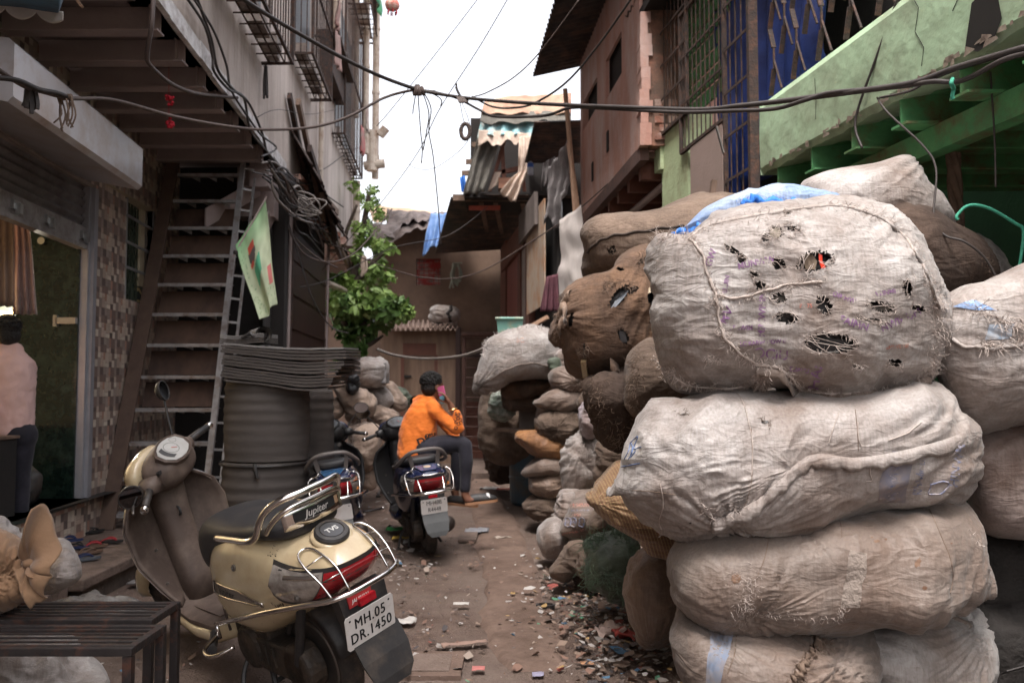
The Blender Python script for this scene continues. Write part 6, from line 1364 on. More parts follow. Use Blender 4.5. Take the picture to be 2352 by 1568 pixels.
 for ln,zz in zip(plate_lines,(.026,-.027)):
  tv,tf=text(ln,.056 if jup else .050,sp=1.12 if jup else .98)
  vv=[];ff=[]
  for q,(ex,ez)in enumerate(((0,0),(.0011,.0006),(-.0011,-.0006),(.0011,-.0006))if jup else((0,0),(.0006,0))):ff+=[tuple(i+len(vv)for i in f)for f in tf];vv+=[pm@Vector((-.0012-q*.0001,-v.x*.82+ex,zz+v.y*(1 if jup else .95)+ez))for v in tv]
  mk('plate_lettering',vv,ff,m_ink,plate,recalc=False,**LC)
 for yy in(-.085,.085):MB().lathe([(0,0),(.0045,0),(0,.002)],(0,0,0),8,pm@Matrix.Translation((-.001,yy,.048 if jup else .042))@Matrix.Rotation(-math.pi/2,4,'Y')).build('plate_bolt',m_ink,plate,**LC)
 if jup:
  q_=MB().box((-.404,-.03,.535),(-.399,.07,.575),Matrix.Translation((.008,.0,-.012))).build('red_sticker',M('sticker_red',(.38,.03,.03),bump=0),hold,**LC)
  tv,tf=text('JAI JIVAN',.018,shear=.2,bold=.0004);mk('sticker_lettering',[Vector((-.3975,.02-v.x,.543+v.y))for v in tv],tf,m_plate,q_,recalc=False,**LC)
  # wheels
 wr=.215 if not jup else .225
 def wheel(cx,M_=None,nm='rear_wheel',w=.048):
  t=MB();pr=[]
  for j in range(12):a=2*math.pi*j/12;pr.append((wr-.05+.05*math.cos(a)*(1 if math.cos(a)>0 else .6),w*math.sin(a)))
  rs=[]
  for k in range(48):
   a=2*math.pi*k/48;g_=.004*(k%2);rs.append([Vector((cx+(r_+(g_ if r_>wr-.02 else 0))*math.cos(a),y,wr+(r_+(g_ if r_>wr-.02 else 0))*math.sin(a)))for r_,y in pr])
  t.rings(rs,loop=True)
  if M_:t.v=[M_@v for v in t.v]
  wo=t.build(nm,m_tyre,root,smooth=True,auto=40,**LC)
  b=MB();b.lathe([(.05,-.04),(.13,-.035),(.155,-.045),(.158,-.03),(.158,.03),(.155,.045),(.13,.035),(.05,.04)],(cx,0,wr),24,ax='y')
  b.v=[Vector((v.x,v.y,v.z))for v in b.v]
  if M_:b.v=[M_@v for v in b.v]
  b.build('rim',m_steel,wo,smooth=True,**LC)
 wheel(0.0)
 # engine, swing arm, exhaust
 b=MB();b.box((-.06,.05,.16),(.42,.13,.30));b.box((.18,-.06,.16),(.46,.12,.36));b.lathe([(0,.13),(.09,.13),(.10,.115),(.10,.05)],(0.0,0,.22),20,ax='y');b.lathe([(0,.145),(.085,.14),(.095,.12),(.10,.05)],(.34,0,.24),20,ax='y')
 en=b.build('engine',m_engine,root,**LC);bev(en,.012)
 for k in range(6):MB().box((.14+k*.03,.128,.20),(.15+k*.03,.137,.28)).build('cooling_fin',m_engine,en,**LC)if k%2==0 else None
 b=MB();rs=[]
 for x,r_,z in((.35,.02,.22),(.22,.03,.20),(.16,.055,.20),(-.12,.06,.24),(-.22,.055,.265),(-.25,.03,.27)):rs.append([Vector((x,-.14+r_*math.cos(a),z+r_*1.1*math.sin(a)))for a in[2*math.pi*j/16 for j in range(16)]])
 b.rings(rs);b.build('exhaust',m_engine if jup else M('exhaust_brown_'+name,(.07,.055,.05),rough=.5,metal=.5,bump=.1),root,smooth=True,**LC)
 b=MB();b.lathe([(0,0),(.028,0),(.032,.01),(.03,.03),(0,.03)],(0,0,0),14,Matrix.Translation((-.27,-.15,.30))@Matrix.Rotation(math.pi/2,4,'Y'));b.build('exhaust_tip',m_blk,root,**LC)if jup else None
 b=MB();b.tube([(-.02,.12,.25),(-.16,.11,.55)],.018,10);b.build('shock_absorber',m_blk,root,**LC)
 b=MB();rs=[]
 for a in np.linspace(R(20),R(165),12):rs.append([Vector((math.cos(a)*(wr+.03+dr),y,wr+math.sin(a)*(wr+.03+dr)))for y,dr in((-.07,-.02),(-.06,.0),(0,.008),(.06,0),(.07,-.02),(.05,-.012),(0,-.004),(-.05,-.012))])
 b.rings(rs);b.build('inner_mudguard',m_blk,root,smooth=True,**LC)
 b=MB();b.tube(crom([(.40,.10,.20),(.40,.16,.12),(.36,.20,.02)],4),.010,6);b.bar((.39,.17,.015),(.33,.22,.015),.03,.008);b.build('side_stand',m_blk,root,**LC)
 b=MB();b.tube([(.28,.09,.16),(.18,.14,.05)],.012,6);b.tube([(.28,-.09,.16),(.18,-.14,.05)],.012,6);b.tube([(.24,-.1,.10),(.24,.1,.10)],.01,6);b.build('centre_stand',m_blk,root,**LC)
 # floor board and lower skirt
 fb=MB();rs=[]
 for x,w,z0,z1 in((.50,.135,.275,.315),(.60,.16,.262,.30),(.80,.165,.258,.296),(.96,.155,.27,.31),(1.04,.12,.33,.38)):rs.append([Vector((x,w*pw(math.cos(t),.4),(z0+z1)/2+(z1-z0)/2*pw(math.sin(t),.5)))for t in[2*math.pi*j/24 for j in range(24)]])
 fl_=fb.rings(rs).build('floor_board',inner,root,smooth=True,auto=45,**LC)
 for sg in(1,-1):MB().bar((.62,sg*.09,.302),(.90,sg*.09,.300),.02,.006).build('floor_rib',inner,fl_,**LC)
 b=MB();rs=[]
 for x,w,z0,z1 in((.44,.13,.25,.40),(.56,.175,.215,.285),(.75,.178,.205,.268),(.95,.165,.225,.28),(1.06,.12,.30,.35)):rs.append([Vector((x,w*pw(math.cos(t),.4),(z0+z1)/2+(z1-z0)/2*pw(math.sin(t),.6)))for t in[2*math.pi*j/24 for j in range(24)]])
 b.rings(rs).build('skirt',paint,root,smooth=True,**LC)
 # under-seat front panel
 b=MB().grid(lambda s,v:Vector((.565-.0*v+.03*math.sin(v*3.1)-.12*abs(2*s-1)**3,(2*s-1)*(.145-.03*v),.30+.33*v)),12,10);fp=b.build('seat_front_panel',inner,root,smooth=True,**LC);thick(fp,.01)
 if jup:
  st=MB().box((.598,-.055,.50),(.604,.02,.55)).build('white_sticker',m_plate,fp,**LC)
  MB().box((.6045,-.022,.508),(.6055,-.010,.54)).build('sticker_mark',m_blk,st,**LC)
  # leg shield
 def shx(v):return 1.02+.10*v+.05*math.sin(v*math.pi)
 def hw(v):return float(np.interp(v,[0,.15,.4,.7,.88,1],[.135,.18,.235,.245,.21,.12]))
 def shield(off):
  return lambda s,v:Vector((shx(v)+off-.105*abs(2*s-1)**2.2,(2*s-1)*hw(v)*(1+.0),.31+.60*v-.05*abs(2*s-1)**3*v))
 ls=MB().grid(shield(0),24,24).build('leg_shield',inner,root,smooth=True,**LC);thick(ls,.012)
 fs_=MB().grid(shield(.022),24,24).build('front_apron',paint,root,smooth=True,**LC);thick(fs_,.010)
 ed=[shield(.012)(0,v)for v in np.linspace(0,1,14)]+[shield(.012)(s,1)for s in np.linspace(.1,.9,8)]+[shield(.012)(1,v)for v in np.linspace(1,0,14)]
 MB().tube(ed,.009,8).build('shield_trim',m_chrome if jup else m_blk,ls,smooth=True,**LC)
 tun=MB();rs=[]
 for z,x,w,d in((.30,1.01,.085,.10),(.42,1.035,.075,.085),(.55,1.065,.072,.075),(.70,1.09,.075,.075),(.84,1.10,.085,.075),(.93,1.09,.075,.07)):rs.append([Vector((x-.01+d*pw(math.cos(t),.7),w*pw(math.sin(t),.7),z))for t in[2*math.pi*j/20 for j in range(20)]])
 tn=tun.rings(rs).build('steering_tunnel',inner,root,smooth=True,**LC)
 for zz in(.42,.58):MB().lathe([(0,0),(.008,0),(.006,.004),(0,.004)],(0,0,0),10,Matrix.Translation((.97+(zz-.42)*.12,.15,zz))@Matrix.Rotation(-math.pi/2,4,'Y')).build('screw',m_steel,ls,**LC)
 MB().lathe([(0,0),(.02,0),(.022,.006),(.012,.01),(0,.008)],(0,0,0),18,Matrix.Translation((1.018,-.055,.86))@Matrix.Rotation(-math.pi/2,4,'Y')).build('ignition_lock',m_steel,root,**LC)
 MB().tube(crom([(1.015,0,.73),(.99,0,.72),(.985,0,.70),(1.0,0,.69)],3),.006,6).build('bag_hook',m_blk,root,**LC)
 # steering head: everything that turns with the bars
 ax0=Vector((1.09,0,.90));axd=Vector((-math.sin(R(25)),0,math.cos(R(25))));ST=Matrix.Translation(ax0)@Matrix.Rotation(steer,4,axd)@Matrix.Translation(-ax0)
 DZ=[Vector((0,0,-.07 if jup else 0))]
 def sb(b,nm,m,par=None,**k):b.v=[ST@(v+DZ[0])for v in b.v];return b.build(nm,m,par or root,**LC,**k)
 def cowl(rng_,off):
  rs=[]
  for(x,w,zc,h)in rng_:rs.append([Vector((x,(w*1.15+off)*pw(math.cos(t),.75),zc+(h*1.12+off)*pw(math.sin(t),.85)))for t in[2*math.pi*j/28 for j in range(28)]])
  return MB().rings(rs)
 hc=sb(cowl([(.93,.06,.985,.035),(.95,.10,.985,.06),(.99,.125,.985,.078),(1.05,.135,.985,.085),(1.11,.13,.985,.088)],0),'handlebar_cowl',inner,smooth=True,sub=1)
 fc=sb(cowl([(1.10,.137,.985,.094),(1.16,.125,.975,.090),(1.21,.095,.965,.075),(1.245,.05,.955,.045)],0),'headlamp_cowl',paint,smooth=True,sub=1)
 hl_=sb(MB().lathe([(0,.02),(.05,.012),(.07,-.01),(.07,-.04),(0,-.04)],(0,0,0),24,Matrix.Translation((1.238,0,.955))@Matrix.Rotation(math.pi/2,4,'Y')),'headlamp',m_clear,fc,smooth=True)
 for sg in(1,-1):sb(cowl([(1.0,.035,.985,.03),(1.04,.045,.985,.032),(1.08,.03,.985,.03)],0).map(lambda v:Vector((v.x,v.y+sg*.165,v.z))),'switch_housing',inner,hc,smooth=True)
 # meter, facing the rider and up
 mm=Matrix.Translation((.975,0,1.066))@Matrix.Rotation(R(-38),4,'Y')
 def mshape(k,z):return[mm@Vector((px_*k,py_*k,z))for px_,py_ in[(a_*1.14,b_*1.12)for a_,b_ in[(-.048,-.062),(-.060,-.03),(-.064,0),(-.060,.03),(-.048,.062),(-.015,.082),(.02,.078),(.040,.05),(.048,.02),(.050,0),(.048,-.02),(.040,-.05),(.02,-.078),(-.015,-.082)]]]
 mt=sb(MB().rings([mshape(1.12,-.03),mshape(1.18,.0),mshape(1.10,.006),mshape(1.0,-.002)]),'meter',inner,None,smooth=True,auto=40)
 mface=M('meter_face_'+name,(.36,.35,.33)if jup else(.12,.13,.14),(.28,.27,.25)if jup else(.03,.03,.035),rough=.35,bump=0,ns=8)
 mf=sb(MB().rings([mshape(.99,-.012),mshape(.98,.001)]),'meter_face',mface,mt)
 def ring(cx,cy,r0,r1,a0,a1,z,n=18):
  b=MB();b.grid(lambda s,v:mm@Vector((cx+(r0+(r1-r0)*v)*math.cos(a0+(a1-a0)*s),cy+(r0+(r1-r0)*v)*math.sin(a0+(a1-a0)*s),z)),n,1);return b
 sb(ring(0,.0,.034,.036,0,6.28,.0018),'dial_ring',m_blk,mf);sb(ring(.02,-.055,.015,.0165,0,6.28,.0018),'dial_ring',m_blk,mf)
 sb(MB().grid(lambda s,v:mm@Vector((.035-.075*s,.040+.028*v-.012*(2*s-1)**2,.0016)),8,2),'warning_lights',m_blk,mf)
 sb(MB().tube([mm@Vector((0,0,.003)),mm@Vector((-.02,-.018,.003))],.001,4),'needle',m_redbtn,mf)
 # bars, grips, levers
 for sg in(1,-1):
  g0,g1=Vector((1.03,sg*.195,.985)),Vector((.985,sg*.335,.975))
  gp=sb(MB().tube([g0,g0.lerp(g1,.5),g1],.0165,12),'grip',m_blk,None,smooth=True)
  d=(g1-g0).normalized();sb(MB().tube([g1,g1+d*.022],.0175,12),'bar_end',m_chrome,gp,smooth=True)
  lv=MB().tube(crom([g0+Vector((.03,0,-.005)),g0+Vector((.06,sg*.02,-.012)),g0+Vector((.045,sg*.09,-.018)),g0+Vector((.01,sg*.155,-.018))],4),.006,6);sb(lv,'brake_lever',m_blk if not jup else m_steel,gp,smooth=True)
  sb(MB().box(tuple(Vector((1.005,sg*.165-.012,.992))),(1.012,sg*.165+.014,1.008)),'switch',m_redbtn if sg==1 else m_blk,hc)
  sb(MB().box((.985,sg*.13-.016,1.015),(1.0,sg*.13+.016,1.03)),'switch',m_blk,hc)
  # mirror
  s0=Vector((1.05,sg*.16,1.01));s1=Vector((1.09,sg*.24,1.17))if not jup else(Vector((1.07,sg*.26,1.21))if sg<0 else Vector((1.09,sg*.245,1.03)))
  st=sb(MB().tube(crom([s0,s0+Vector((.01,sg*.01,.05))if(sg<0 or not jup)else s0+Vector((.02,.03,.0)),s1],5),.0055,8),'mirror_stem',m_blk,None,smooth=True)
  mt_=Matrix.Translation(s1+Vector((0,sg*.03,.03))if(sg<0 or not jup)else s1+Vector((-.02,.03,-.02)))@Matrix.Rotation(R(-90),4,'Y')@Matrix.Rotation(R(sg*-12),4,'X')
  if jup and sg>0:mt_=mt_@Matrix.Rotation(R(-55),4,'X')@Matrix.Rotation(R(35),4,'Z')
  pr=[(0,-.035),(.03,-.032),(.052,-.018),(.060,-.002),(.060,.003),(.055,.004),(.054,.0),(0,0)]
  mh=MB().lathe(pr,(0,0,0),28);mh.v=[mt_@Vector((v.x*.82,v.y*1.15 if not jup else v.y*1.0,v.z))for v in mh.v];mo=sb(mh,'mirror',m_blk,None,smooth=True,auto=40)
  mg=MB().lathe([(0,.0012),(.0535,.0012),(.0535,-.001),(0,-.001)],(0,0,0),28);mg.v=[mt_@Vector((v.x*.82,v.y*1.15 if not jup else v.y*1.0,v.z))for v in mg.v];sb(mg,'mirror_glass',m_mirror,mo)
  # front fork, wheel, fender
 DZ[0]=Vector()
 Mw=ST
 wheel(1.27,Mw,'front_wheel')
 sb(MB().tube([(1.12,.07,.80),(1.25,.075,.25)],.018,8).tube([(1.12,-.07,.80),(1.25,-.075,.25)],.018,8),'fork',m_blk)
 b=MB();rs=[]
 for a in np.linspace(R(10),R(150),14):
  k=max(0,math.sin((a-R(10))/R(140)*math.pi))**.4*.9+.1;rs.append([Vector((1.27+math.cos(a)*(wr+.035+dr),y*(.6+.4*k),wr+math.sin(a)*(wr+.035+dr)))for y,dr in((-.085,-.07),(-.08,-.01),(-.04,.018),(0,.024),(.04,.018),(.08,-.01),(.085,-.07),(.07,-.06),(.0,.01),(-.07,-.06))])
 sb(b.rings(rs),'front_fender',paint,None,smooth=True)
 return root
m_cream_p=M('cream_car_paint',(.52,.425,.275),(.50,.405,.26),rough=.25,coat=.6,ns=2,bump=0,dirt=(.36,.25,.14),ds=5,da=.02,soft=.2)
m_brown_p=M('brown_matt_plastic',(.082,.057,.046),(.066,.046,.038),rough=.6,ns=3,bump=.06,bs=300,dirt=(.20,.15,.12),ds=5,da=.0,soft=.2)
m_navy=M('navy_car_paint',(.012,.018,.058),(.010,.015,.048),rough=.22,coat=.7,ns=3,bump=0,dirt=(.05,.045,.05),ds=6,da=.0)
m_blk2=M('black_body_plastic',(.022,.021,.022),rough=.4,bump=.05)
GS='parked scooters'
tailp=Vector((-.600,3.19,0));fw=Vector((-1.01,.81,0)).normalized();yaw1=math.atan2(fw.y,fw.x)
orig=tailp+fw*.40
make_scooter('parked_scooter','cream and brown scooter with chrome guards leaning on its stand in the foreground',(orig.x+.155,orig.y+.34,0),yaw1-R(6),R(17),R(38),m_cream_p,m_brown_p,('MH.05','DR.1450'),True,group=GS)
make_scooter('parked_scooter','dark blue scooter with an upright tail that the man in orange sits on',(G(1000,1282).x-.06,G(1000,1282).y+.18,0),R(107),R(7),R(14),m_navy,m_blk2,('MH48B','R4448'),False,group=GS)
make_scooter('parked_scooter','dark blue scooter parked against the grey foam rolls, without a rider',(P(798,1235,6.75).x,6.75,0),R(101),R(9),R(-20),m_navy,m_blk2,(),False,group=GS)
# ================================================================ FOAM, BENCHES, CLOTH
m_foam=M('grey_foam',(.085,.073,.067),(.060,.051,.047),rough=.85,ns=3,bump=.25,bs=90,stretch=(1,1,5),dirt=(.06,.05,.045),ds=4,da=.0)
m_foamtop=M('grey_foam_light',(.23,.22,.215),(.17,.16,.155),rough=.8,ns=4,bump=.15)
def foam_roll(x,y,z0,z1,r0,label,seed=1):
 t=thing('foam_roll',label,'foam roll',(x,y,z0),'rolls of grey foam sheet')
 n=90;rs=[]
 for k in range(n+1):
  z=z0+(z1-z0)*k/n;r=r0+(.004+.003*math.sin(z*5))*math.sin(z/.085*6.283+1.5*math.sin(z*4+seed))+.012*math.sin(k/n*math.pi)-(.02 if k in(0,n)else 0)
  rs.append([Vector((x+r*(1+.02*math.sin(3*a+seed))*math.cos(a),y+r*math.sin(a),z))for a in[2*math.pi*j/48 for j in range(48)]])
 MB().rings(rs).build('roll',m_foam,t,smooth=True,auto=60)
 b=MB();b.tube([Vector((x+(r0*(1-k/120))*math.cos(k*.3),y+(r0*(1-k/120))*math.sin(k*.3),z1+.004))for k in range(110)],.004,4);b.build('spiral_edge',m_foam,t)
 return t
fx=(600-1176)/FP*6.6
a_=foam_roll(fx,6.75,.0,.80,.325,'lower of the two stacked upright grey foam rolls beside the steel stair',1)
c_r=foam_roll(fx+.01,6.75,.805,1.47,.315,'upper of the two stacked upright grey foam rolls, under the limp foam sheets',2)
foam_roll(-1.83,7.55,.0,1.35,.25,'slimmer dark foam roll standing behind the two stacked ones',3)
b=MB();b.tube([Vector((fx+.338*math.cos(a),6.75+.338*math.sin(a),.79+.01*math.sin(a)))for a in[2*math.pi*j/40 for j in range(40)]],.012,6,loop=True)
b.tube(crom([Vector((fx+.02,6.40,.80)),Vector((fx+.03,6.39,.76)),Vector((fx+.045,6.39,.70))],4),.014,6)
b.build('tie_strap',m_blk,a_)
fs=thing('foam_sheets','limp stack of folded grey foam sheets drooping over the top of the foam rolls','foam sheets',(fx,6.6,1.48))
r=random.Random(8)
def fz(u,k): # picture height of layer k at column u
 t=(u-510)/290.0
 e=max(0,min(1,(t-.25)/.5));e=e*e*(3-2*e);return 793+10*t+k*6.1+(k//4)*1.2+k*1.9*e+4*math.sin(t*4.2-.6+k*.08)*(1+.12*k)
for k in range(13):
 uend=800-abs(k-3)*3.0-(k//3)*5+r.uniform(-3,3);ust=508+r.uniform(-4,6);pts=[]
 for j in range(25):
  u=ust+(uend-ust)*j/24;p=P(u,fz(u,k)+r.uniform(-.5,.5),6.40);pts.append(p)
 b=MB();n=len(pts);dp=Vector((0,.62,.0));th=r.uniform(.016,.019)if k%4 else .013
 b.rings([[p+Vector((0,0,th)),p+dp+Vector((0,0,th+.02)),p+dp+Vector((0,0,.02)),p]for p in pts]);b.build('sheet',m_foamtop if k==0 else m_foam,fs,smooth=True,auto=40)
b=MB()
for k in range(5):
 pts=[P(505+(605-505)*j/10,789-k*4.5+3*math.sin(j*.5),6.45)for j in range(11)];b=MB();b.rings([[p,p+Vector((0,.4,.01)),p+Vector((0,.4,.02)),p+Vector((0,0,.010))]for p in pts]);b.build('sheet',m_foamtop if k>2 else m_foam,fs,smooth=True,auto=40)
t=thing('rolled_foam','small rolled-up grey foam sheet lying on top of the limp foam stack','foam roll',P(590,780,6.5))
c=P(606,768,6.45);b=MB();rs=[]
for y in(0,.35):
 ring=[]
 for j in range(26):a=j/25*5.6-1.2;ring.append(c+Vector((.058*math.cos(a)*1.1,y,.062*math.sin(a))))
 for j in range(26):a=(25-j)/25*5.6-1.2;ring.append(c+Vector((.046*math.cos(a)*1.1,y,.050*math.sin(a))))
 rs.append(ring)
b.rings(rs,cap=False);b.v=[Vector((v.x-(v.y-6.45)*.5,v.y,v.z))for v in b.v];b.build('roll',m_foamtop,t,smooth=True,auto=50)
b=MB();b.tube([P(555,776,6.44),P(575,765,6.44),P(582,772,6.44)],.014,6);b.build('strap',m_blk,t)
for k in range(4):
 b=MB();pts=[P(770+38*j/6,826+k*11+2*math.sin(j),6.9)for j in range(7)];b.rings([[p,p+Vector((0,.4,0)),p+Vector((0,.4,.03)),p+Vector((0,0,.03))]for p in pts]);tag(b.build('foam_offcut',m_foam if k else m_foamtop,smooth=True,auto=40),['topmost','second','third','lowest'][k]+' of the small foam offcuts poking out behind the limp sheets','foam sheet','foam offcuts behind the limp stack')
 # benches
m_bench=M('black_bench_iron',(.040,.034,.034),(.028,.024,.024),rough=.45,metal=.3,ns=8,bump=.15,dirt=(.13,.055,.035),ds=14,da=-.05)
def bench(x1,y0,y1,z,label):
 t=thing('metal_bench',label,'bench',(x1,(y0+y1)/2,0),'black slatted iron benches')
 x0=x1-1.35
 b=MB();b.box((x0,y0,z-.028),(x1,y0+.03,z));b.box((x0,y1-.03,z-.028),(x1,y1,z));b.box((x1-.03,y0+.031,z-.028),(x1-.001,y1-.031,z+.001));b.box((x0,y0+.031,z-.028),(x0+.03,y1-.031,z));b.box(((x0+x1)/2-.012,y0+.031,z-.030),((x0+x1)/2+.012,y1-.031,z-.012));q=b.build('frame',m_bench,t);bev(q,.002)
 n=5
 for k in range(n):y=y0+.03+(y1-y0-.06)*(k+.5)/n;MB().box((x0+.031,y-.010,z-.010),(x1-.031,y+.010,z-.004)).build('slat',m_bench,t)
 for x in(x0,x1-.032):
  for y in(y0,y1-.032):MB().box((x,y,0),(x+.032,y+.032,z-.029)).build('leg',m_bench,t)
 return t
bench(-1.43,3.44,3.74,.45,'far one of two black slatted iron benches, with the brown cloth bundle on it')
bench(-1.345,3.07,3.38,.45,'near one of two black slatted iron benches at the left edge')
# bundle tied with a bow
m_bb=M('brown_cotton',(.26,.155,.088),(.19,.108,.06),rough=.9,ns=4,bump=.35,bs=16,dirt=(.24,.13,.07),ds=4,da=.1,sheen=.2)
bun=sack('cloth_bundle','brown cotton bundle with a big knotted bow standing on the far iron bench','bundle',[(-120,1240),(-60,1215),(0,1225),(40,1250),(66,1290),(72,1330),(50,1370),(0,1398),(-80,1400),(-140,1330)],3.58,.20,m_bb,nt=120,nk=60,fold=.03,freq=8,ang=30,lump=.02,seed=201,group=None,gath=[(66,1292,.22,16,.03)])
def lobe(name,quad_pts,seed):
 """flaring gathered end of cloth from the knot"""
 K=P(66,1293,3.47);rim=crom([P(u,v,y)for u,v,y in quad_pts],10);vs=[];nr=14
 q=np.array([[k*.055,seed,0]for k in range(len(rim))]);w=pn(q,seed);w2=pn(q*2.5,seed+1);b=MB();rs=[]
 for i in range(nr+1):
  t=i/nr;rs.append([K.lerp(p,t**.8)+Vector((0,-.05*math.sin(t*3.1)+.07*w[k]*t+.010*w2[k]*t,.015*w2[k]*t))for k,p in enumerate(rim)])
 b.rings(rs,cap=False,closed=False);o=b.build(name,m_bb,bun.o,smooth=True);thick(o,.004);return o
lobe('bow_end',[(52,1262,3.5),(60,1215,3.44),(75,1172,3.42),(92,1160,3.45),(118,1178,3.5),(132,1230,3.5),(141,1268,3.46),(120,1300,3.42),(112,1330,3.40),(85,1320,3.4)],3)
lobe('bow_end',[(118,1322,3.40),(108,1350,3.42),(112,1375,3.44),(90,1385,3.42),(66,1392,3.40),(56,1350,3.42),(50,1310,3.46)],8)
MB().lathe([(0,-.02),(.022,-.012),(.026,0),(.022,.012),(0,.02)],tuple(P(66,1293,3.45)),12).build('knot',m_bb,bun.o,smooth=True)
sk_([(90,1300),(120,1258),(150,1255),(172,1285),(178,1315),(150,1345),(110,1352)],4.55,.2,'white','small white plastic bag resting on the ledge behind the brown bundle',name='plastic_bag',seed=203,group=None)
sk_([(-80,1240),(-40,1200),(10,1205),(50,1245),(60,1280),(0,1300),(-80,1300)],3.95,.18,'white','white sheet bag peeking over the brown bundle at the left edge',name='plastic_bag',seed=205,group=None)
sk_([(-120,1520),(-40,1486),(60,1482),(135,1488),(152,1520),(190,1545),(232,1556),(232,1575),(160,1600),(-120,1610)],4.05,.25,'white','crumpled white cloth heap on the ground under the iron benches',name='cloth_heap',seed=207,group=None,fold=.05,nt=140,nk=70,lump=.05)
sk_([(120,1395),(200,1390),(330,1388),(340,1402),(200,1412),(120,1410)],5.0,.12,M('clear_film',(.30,.29,.28),(.10,.09,.085),rough=.25,bump=.4),'strip of clear plastic film lying on the ground behind the benches',name='plastic_film',seed=209,group=None,nt=60,nk=20)
# slippers on the ledge
def slipper(name,label,u,v,z,rot,sole,strap,L_=.25,toe=False,group='slippers left on the ledge'):
 c=G(u,v,z);Mx=Matrix.Translation(c)@Matrix.Rotation(rot,4,'Z');t=thing(name,label,'slipper',mat=Mx,group=group)
 pts=[(math.cos(a)*L_/2,math.sin(a)*(.042+.008*math.cos(a)))for a in[2*math.pi*k/20 for k in range(20)]]
 MB().rings([[Vector((x,y,zz+.006*(x/L_*2)**2))for x,y in pts]for zz in(0,.014)]).build('sole',sole,t,local=True,smooth=False)
 b=MB()
 for sg in(1,-1):b.tube(crom([(.075,0,.018),(.05,sg*.022,.035),(.01,sg*.036,.035),(-.03,sg*.042,.012)],4),.006,6)
 b.build('strap',strap,t,local=True,smooth=True);return t
mcol=lambda n,c,**k:M(n,c,rough=.6,bump=.05,**k)
s_navy,s_blk,s_red,s_tan,s_gry=mcol('rubber_navy',(.02,.03,.09)),mcol('rubber_black',(.02,.018,.018)),mcol('rubber_red',(.35,.03,.04)),mcol('rubber_tan',(.14,.085,.06)),mcol('rubber_grey',(.09,.10,.12))
for a in((150,1243,.22,.2,s_navy,s_navy,'navy slipper nearest the wall, lying on another one'),(168,1258,.19,-.1,s_navy,s_blk,'navy slipper with black strap right of the white plastic bag'),(186,1286,.19,.5,s_gry,s_navy,'grey blue slipper nearest the ledge edge'),(207,1256,.19,.3,s_tan,s_red,'tan slipper with red strap beside the navy pair'),(244,1246,.19,.1,s_blk,s_red,'black slipper with red strap, rightmost on the ledge'),(206,1224,.19,1.0,s_blk,s_blk,'black sandal by the foot of the tiled wall'),(196,1272,.19,.9,s_tan,s_tan,'plain tan slipper between the navy and grey ones')):
 slipper('slipper',a[6],a[0],a[1],a[2],a[3],a[4],a[5])
b=MB();b.grid(lambda s,v:G(290,1350,.0)+Vector((.22*s,.10*v,.03+.05*s*v)),8,4);q_=b.build('grey_offcut',m_foamtop,smooth=True);thick(q_,.01);tag(q_,'grey foam offcut lying on the ground under the ledge','offcut')
# flag
def colour_mesh(o,cols):
 at=o.data.color_attributes.new('tile','FLOAT_COLOR','CORNER')
 for f,c in zip(o.data.polygons,cols):
  for li in f.loop_indices:at.data[li].color=(c[0],c[1],c[2],1)
m_attr=bpy.data.materials.new('printed_cloth');m_attr.use_nodes=True;N=m_attr.node_tree.nodes;at_=N.new('ShaderNodeAttribute');at_.attribute_name='tile';m_attr.node_tree.links.new(at_.outputs['Color'],N['Principled BSDF'].inputs['Base Color']);N['Principled BSDF'].inputs['Roughness'].default_value=.8
fl=thing('flag','pale green printed flag with faded red and green shapes tied to the steel stair','flag',P(545,575,7.6))
A,B_,C_,D_=P(609,458,7.5),P(633,695,7.35),P(601,737,7.3),P(540,562,7.45)
nu,nv=60,36;nrm=(B_-A).cross(D_-A).normalized();vs=[];cols=[]
for i in range(nu+1):
 for j in range(nv+1):
  s,v=i/nu,j/nv;p=A.lerp(B_,s).lerp(D_.lerp(C_,s),v);w=.035*math.sin(v*9+s*2)*(.3+s)+.02*math.sin(s*7+v*3);vs.append(p+nrm*w+Vector((0,0,-.03*math.sin(s*3.1)*v)))
def fc(s,v):
 n=pn(np.array([[s*9,v*7,1.0],[s*40,v*30,2.0]]),4);base=(.40,.45,.30)
 g=max(0,1-s*2.2-(1-v)*.3);base=tuple(b*(1-g)+c*g for b,c in zip(base,(.20,.42,.20)))
 if(s-.30)**2/.010+(v-.62)**2/.02<1:base=(.10,.08,.075)
 if .19<s<.27 and .5<v<.72 or .36<s<.42 and .6<v<.75:base=(.50,.08,.05)
 if abs(s-.55-(v-.6)*.3)<.10 and .35<v<.68:base=(.08,.33,.19)
 if .60<s<.78 and .05<v<.2:base=(.48,.14,.13)
 if abs(n[1])>.55 and(v>.8 or s>.75):base=(.22,.32,.18)
 return tuple(b*(1+.25*n[0])for b in base)
fq=[(i*(nv+1)+j,i*(nv+1)+j+1,(i+1)*(nv+1)+j+1,(i+1)*(nv+1)+j)for i in range(nu)for j in range(nv)]
fo=mk('flag_cloth',vs,fq,m_attr,fl,smooth=True,recalc=False);colour_mesh(fo,[fc((i+.5)/nu,(j+.5)/nv)for i in range(nu)for j in range(nv)]);thick(fo,.002)
MB().tube([P(535,590,7.45),P(612,452,7.5)],.008,6).build('flag_pole',m_joist,fl)
MB().lathe([(0,-.02),(.02,-.015),(.022,0),(.02,.015),(0,.02)],tuple(P(541,580,7.4)),10).build('knot',m_black,fl)
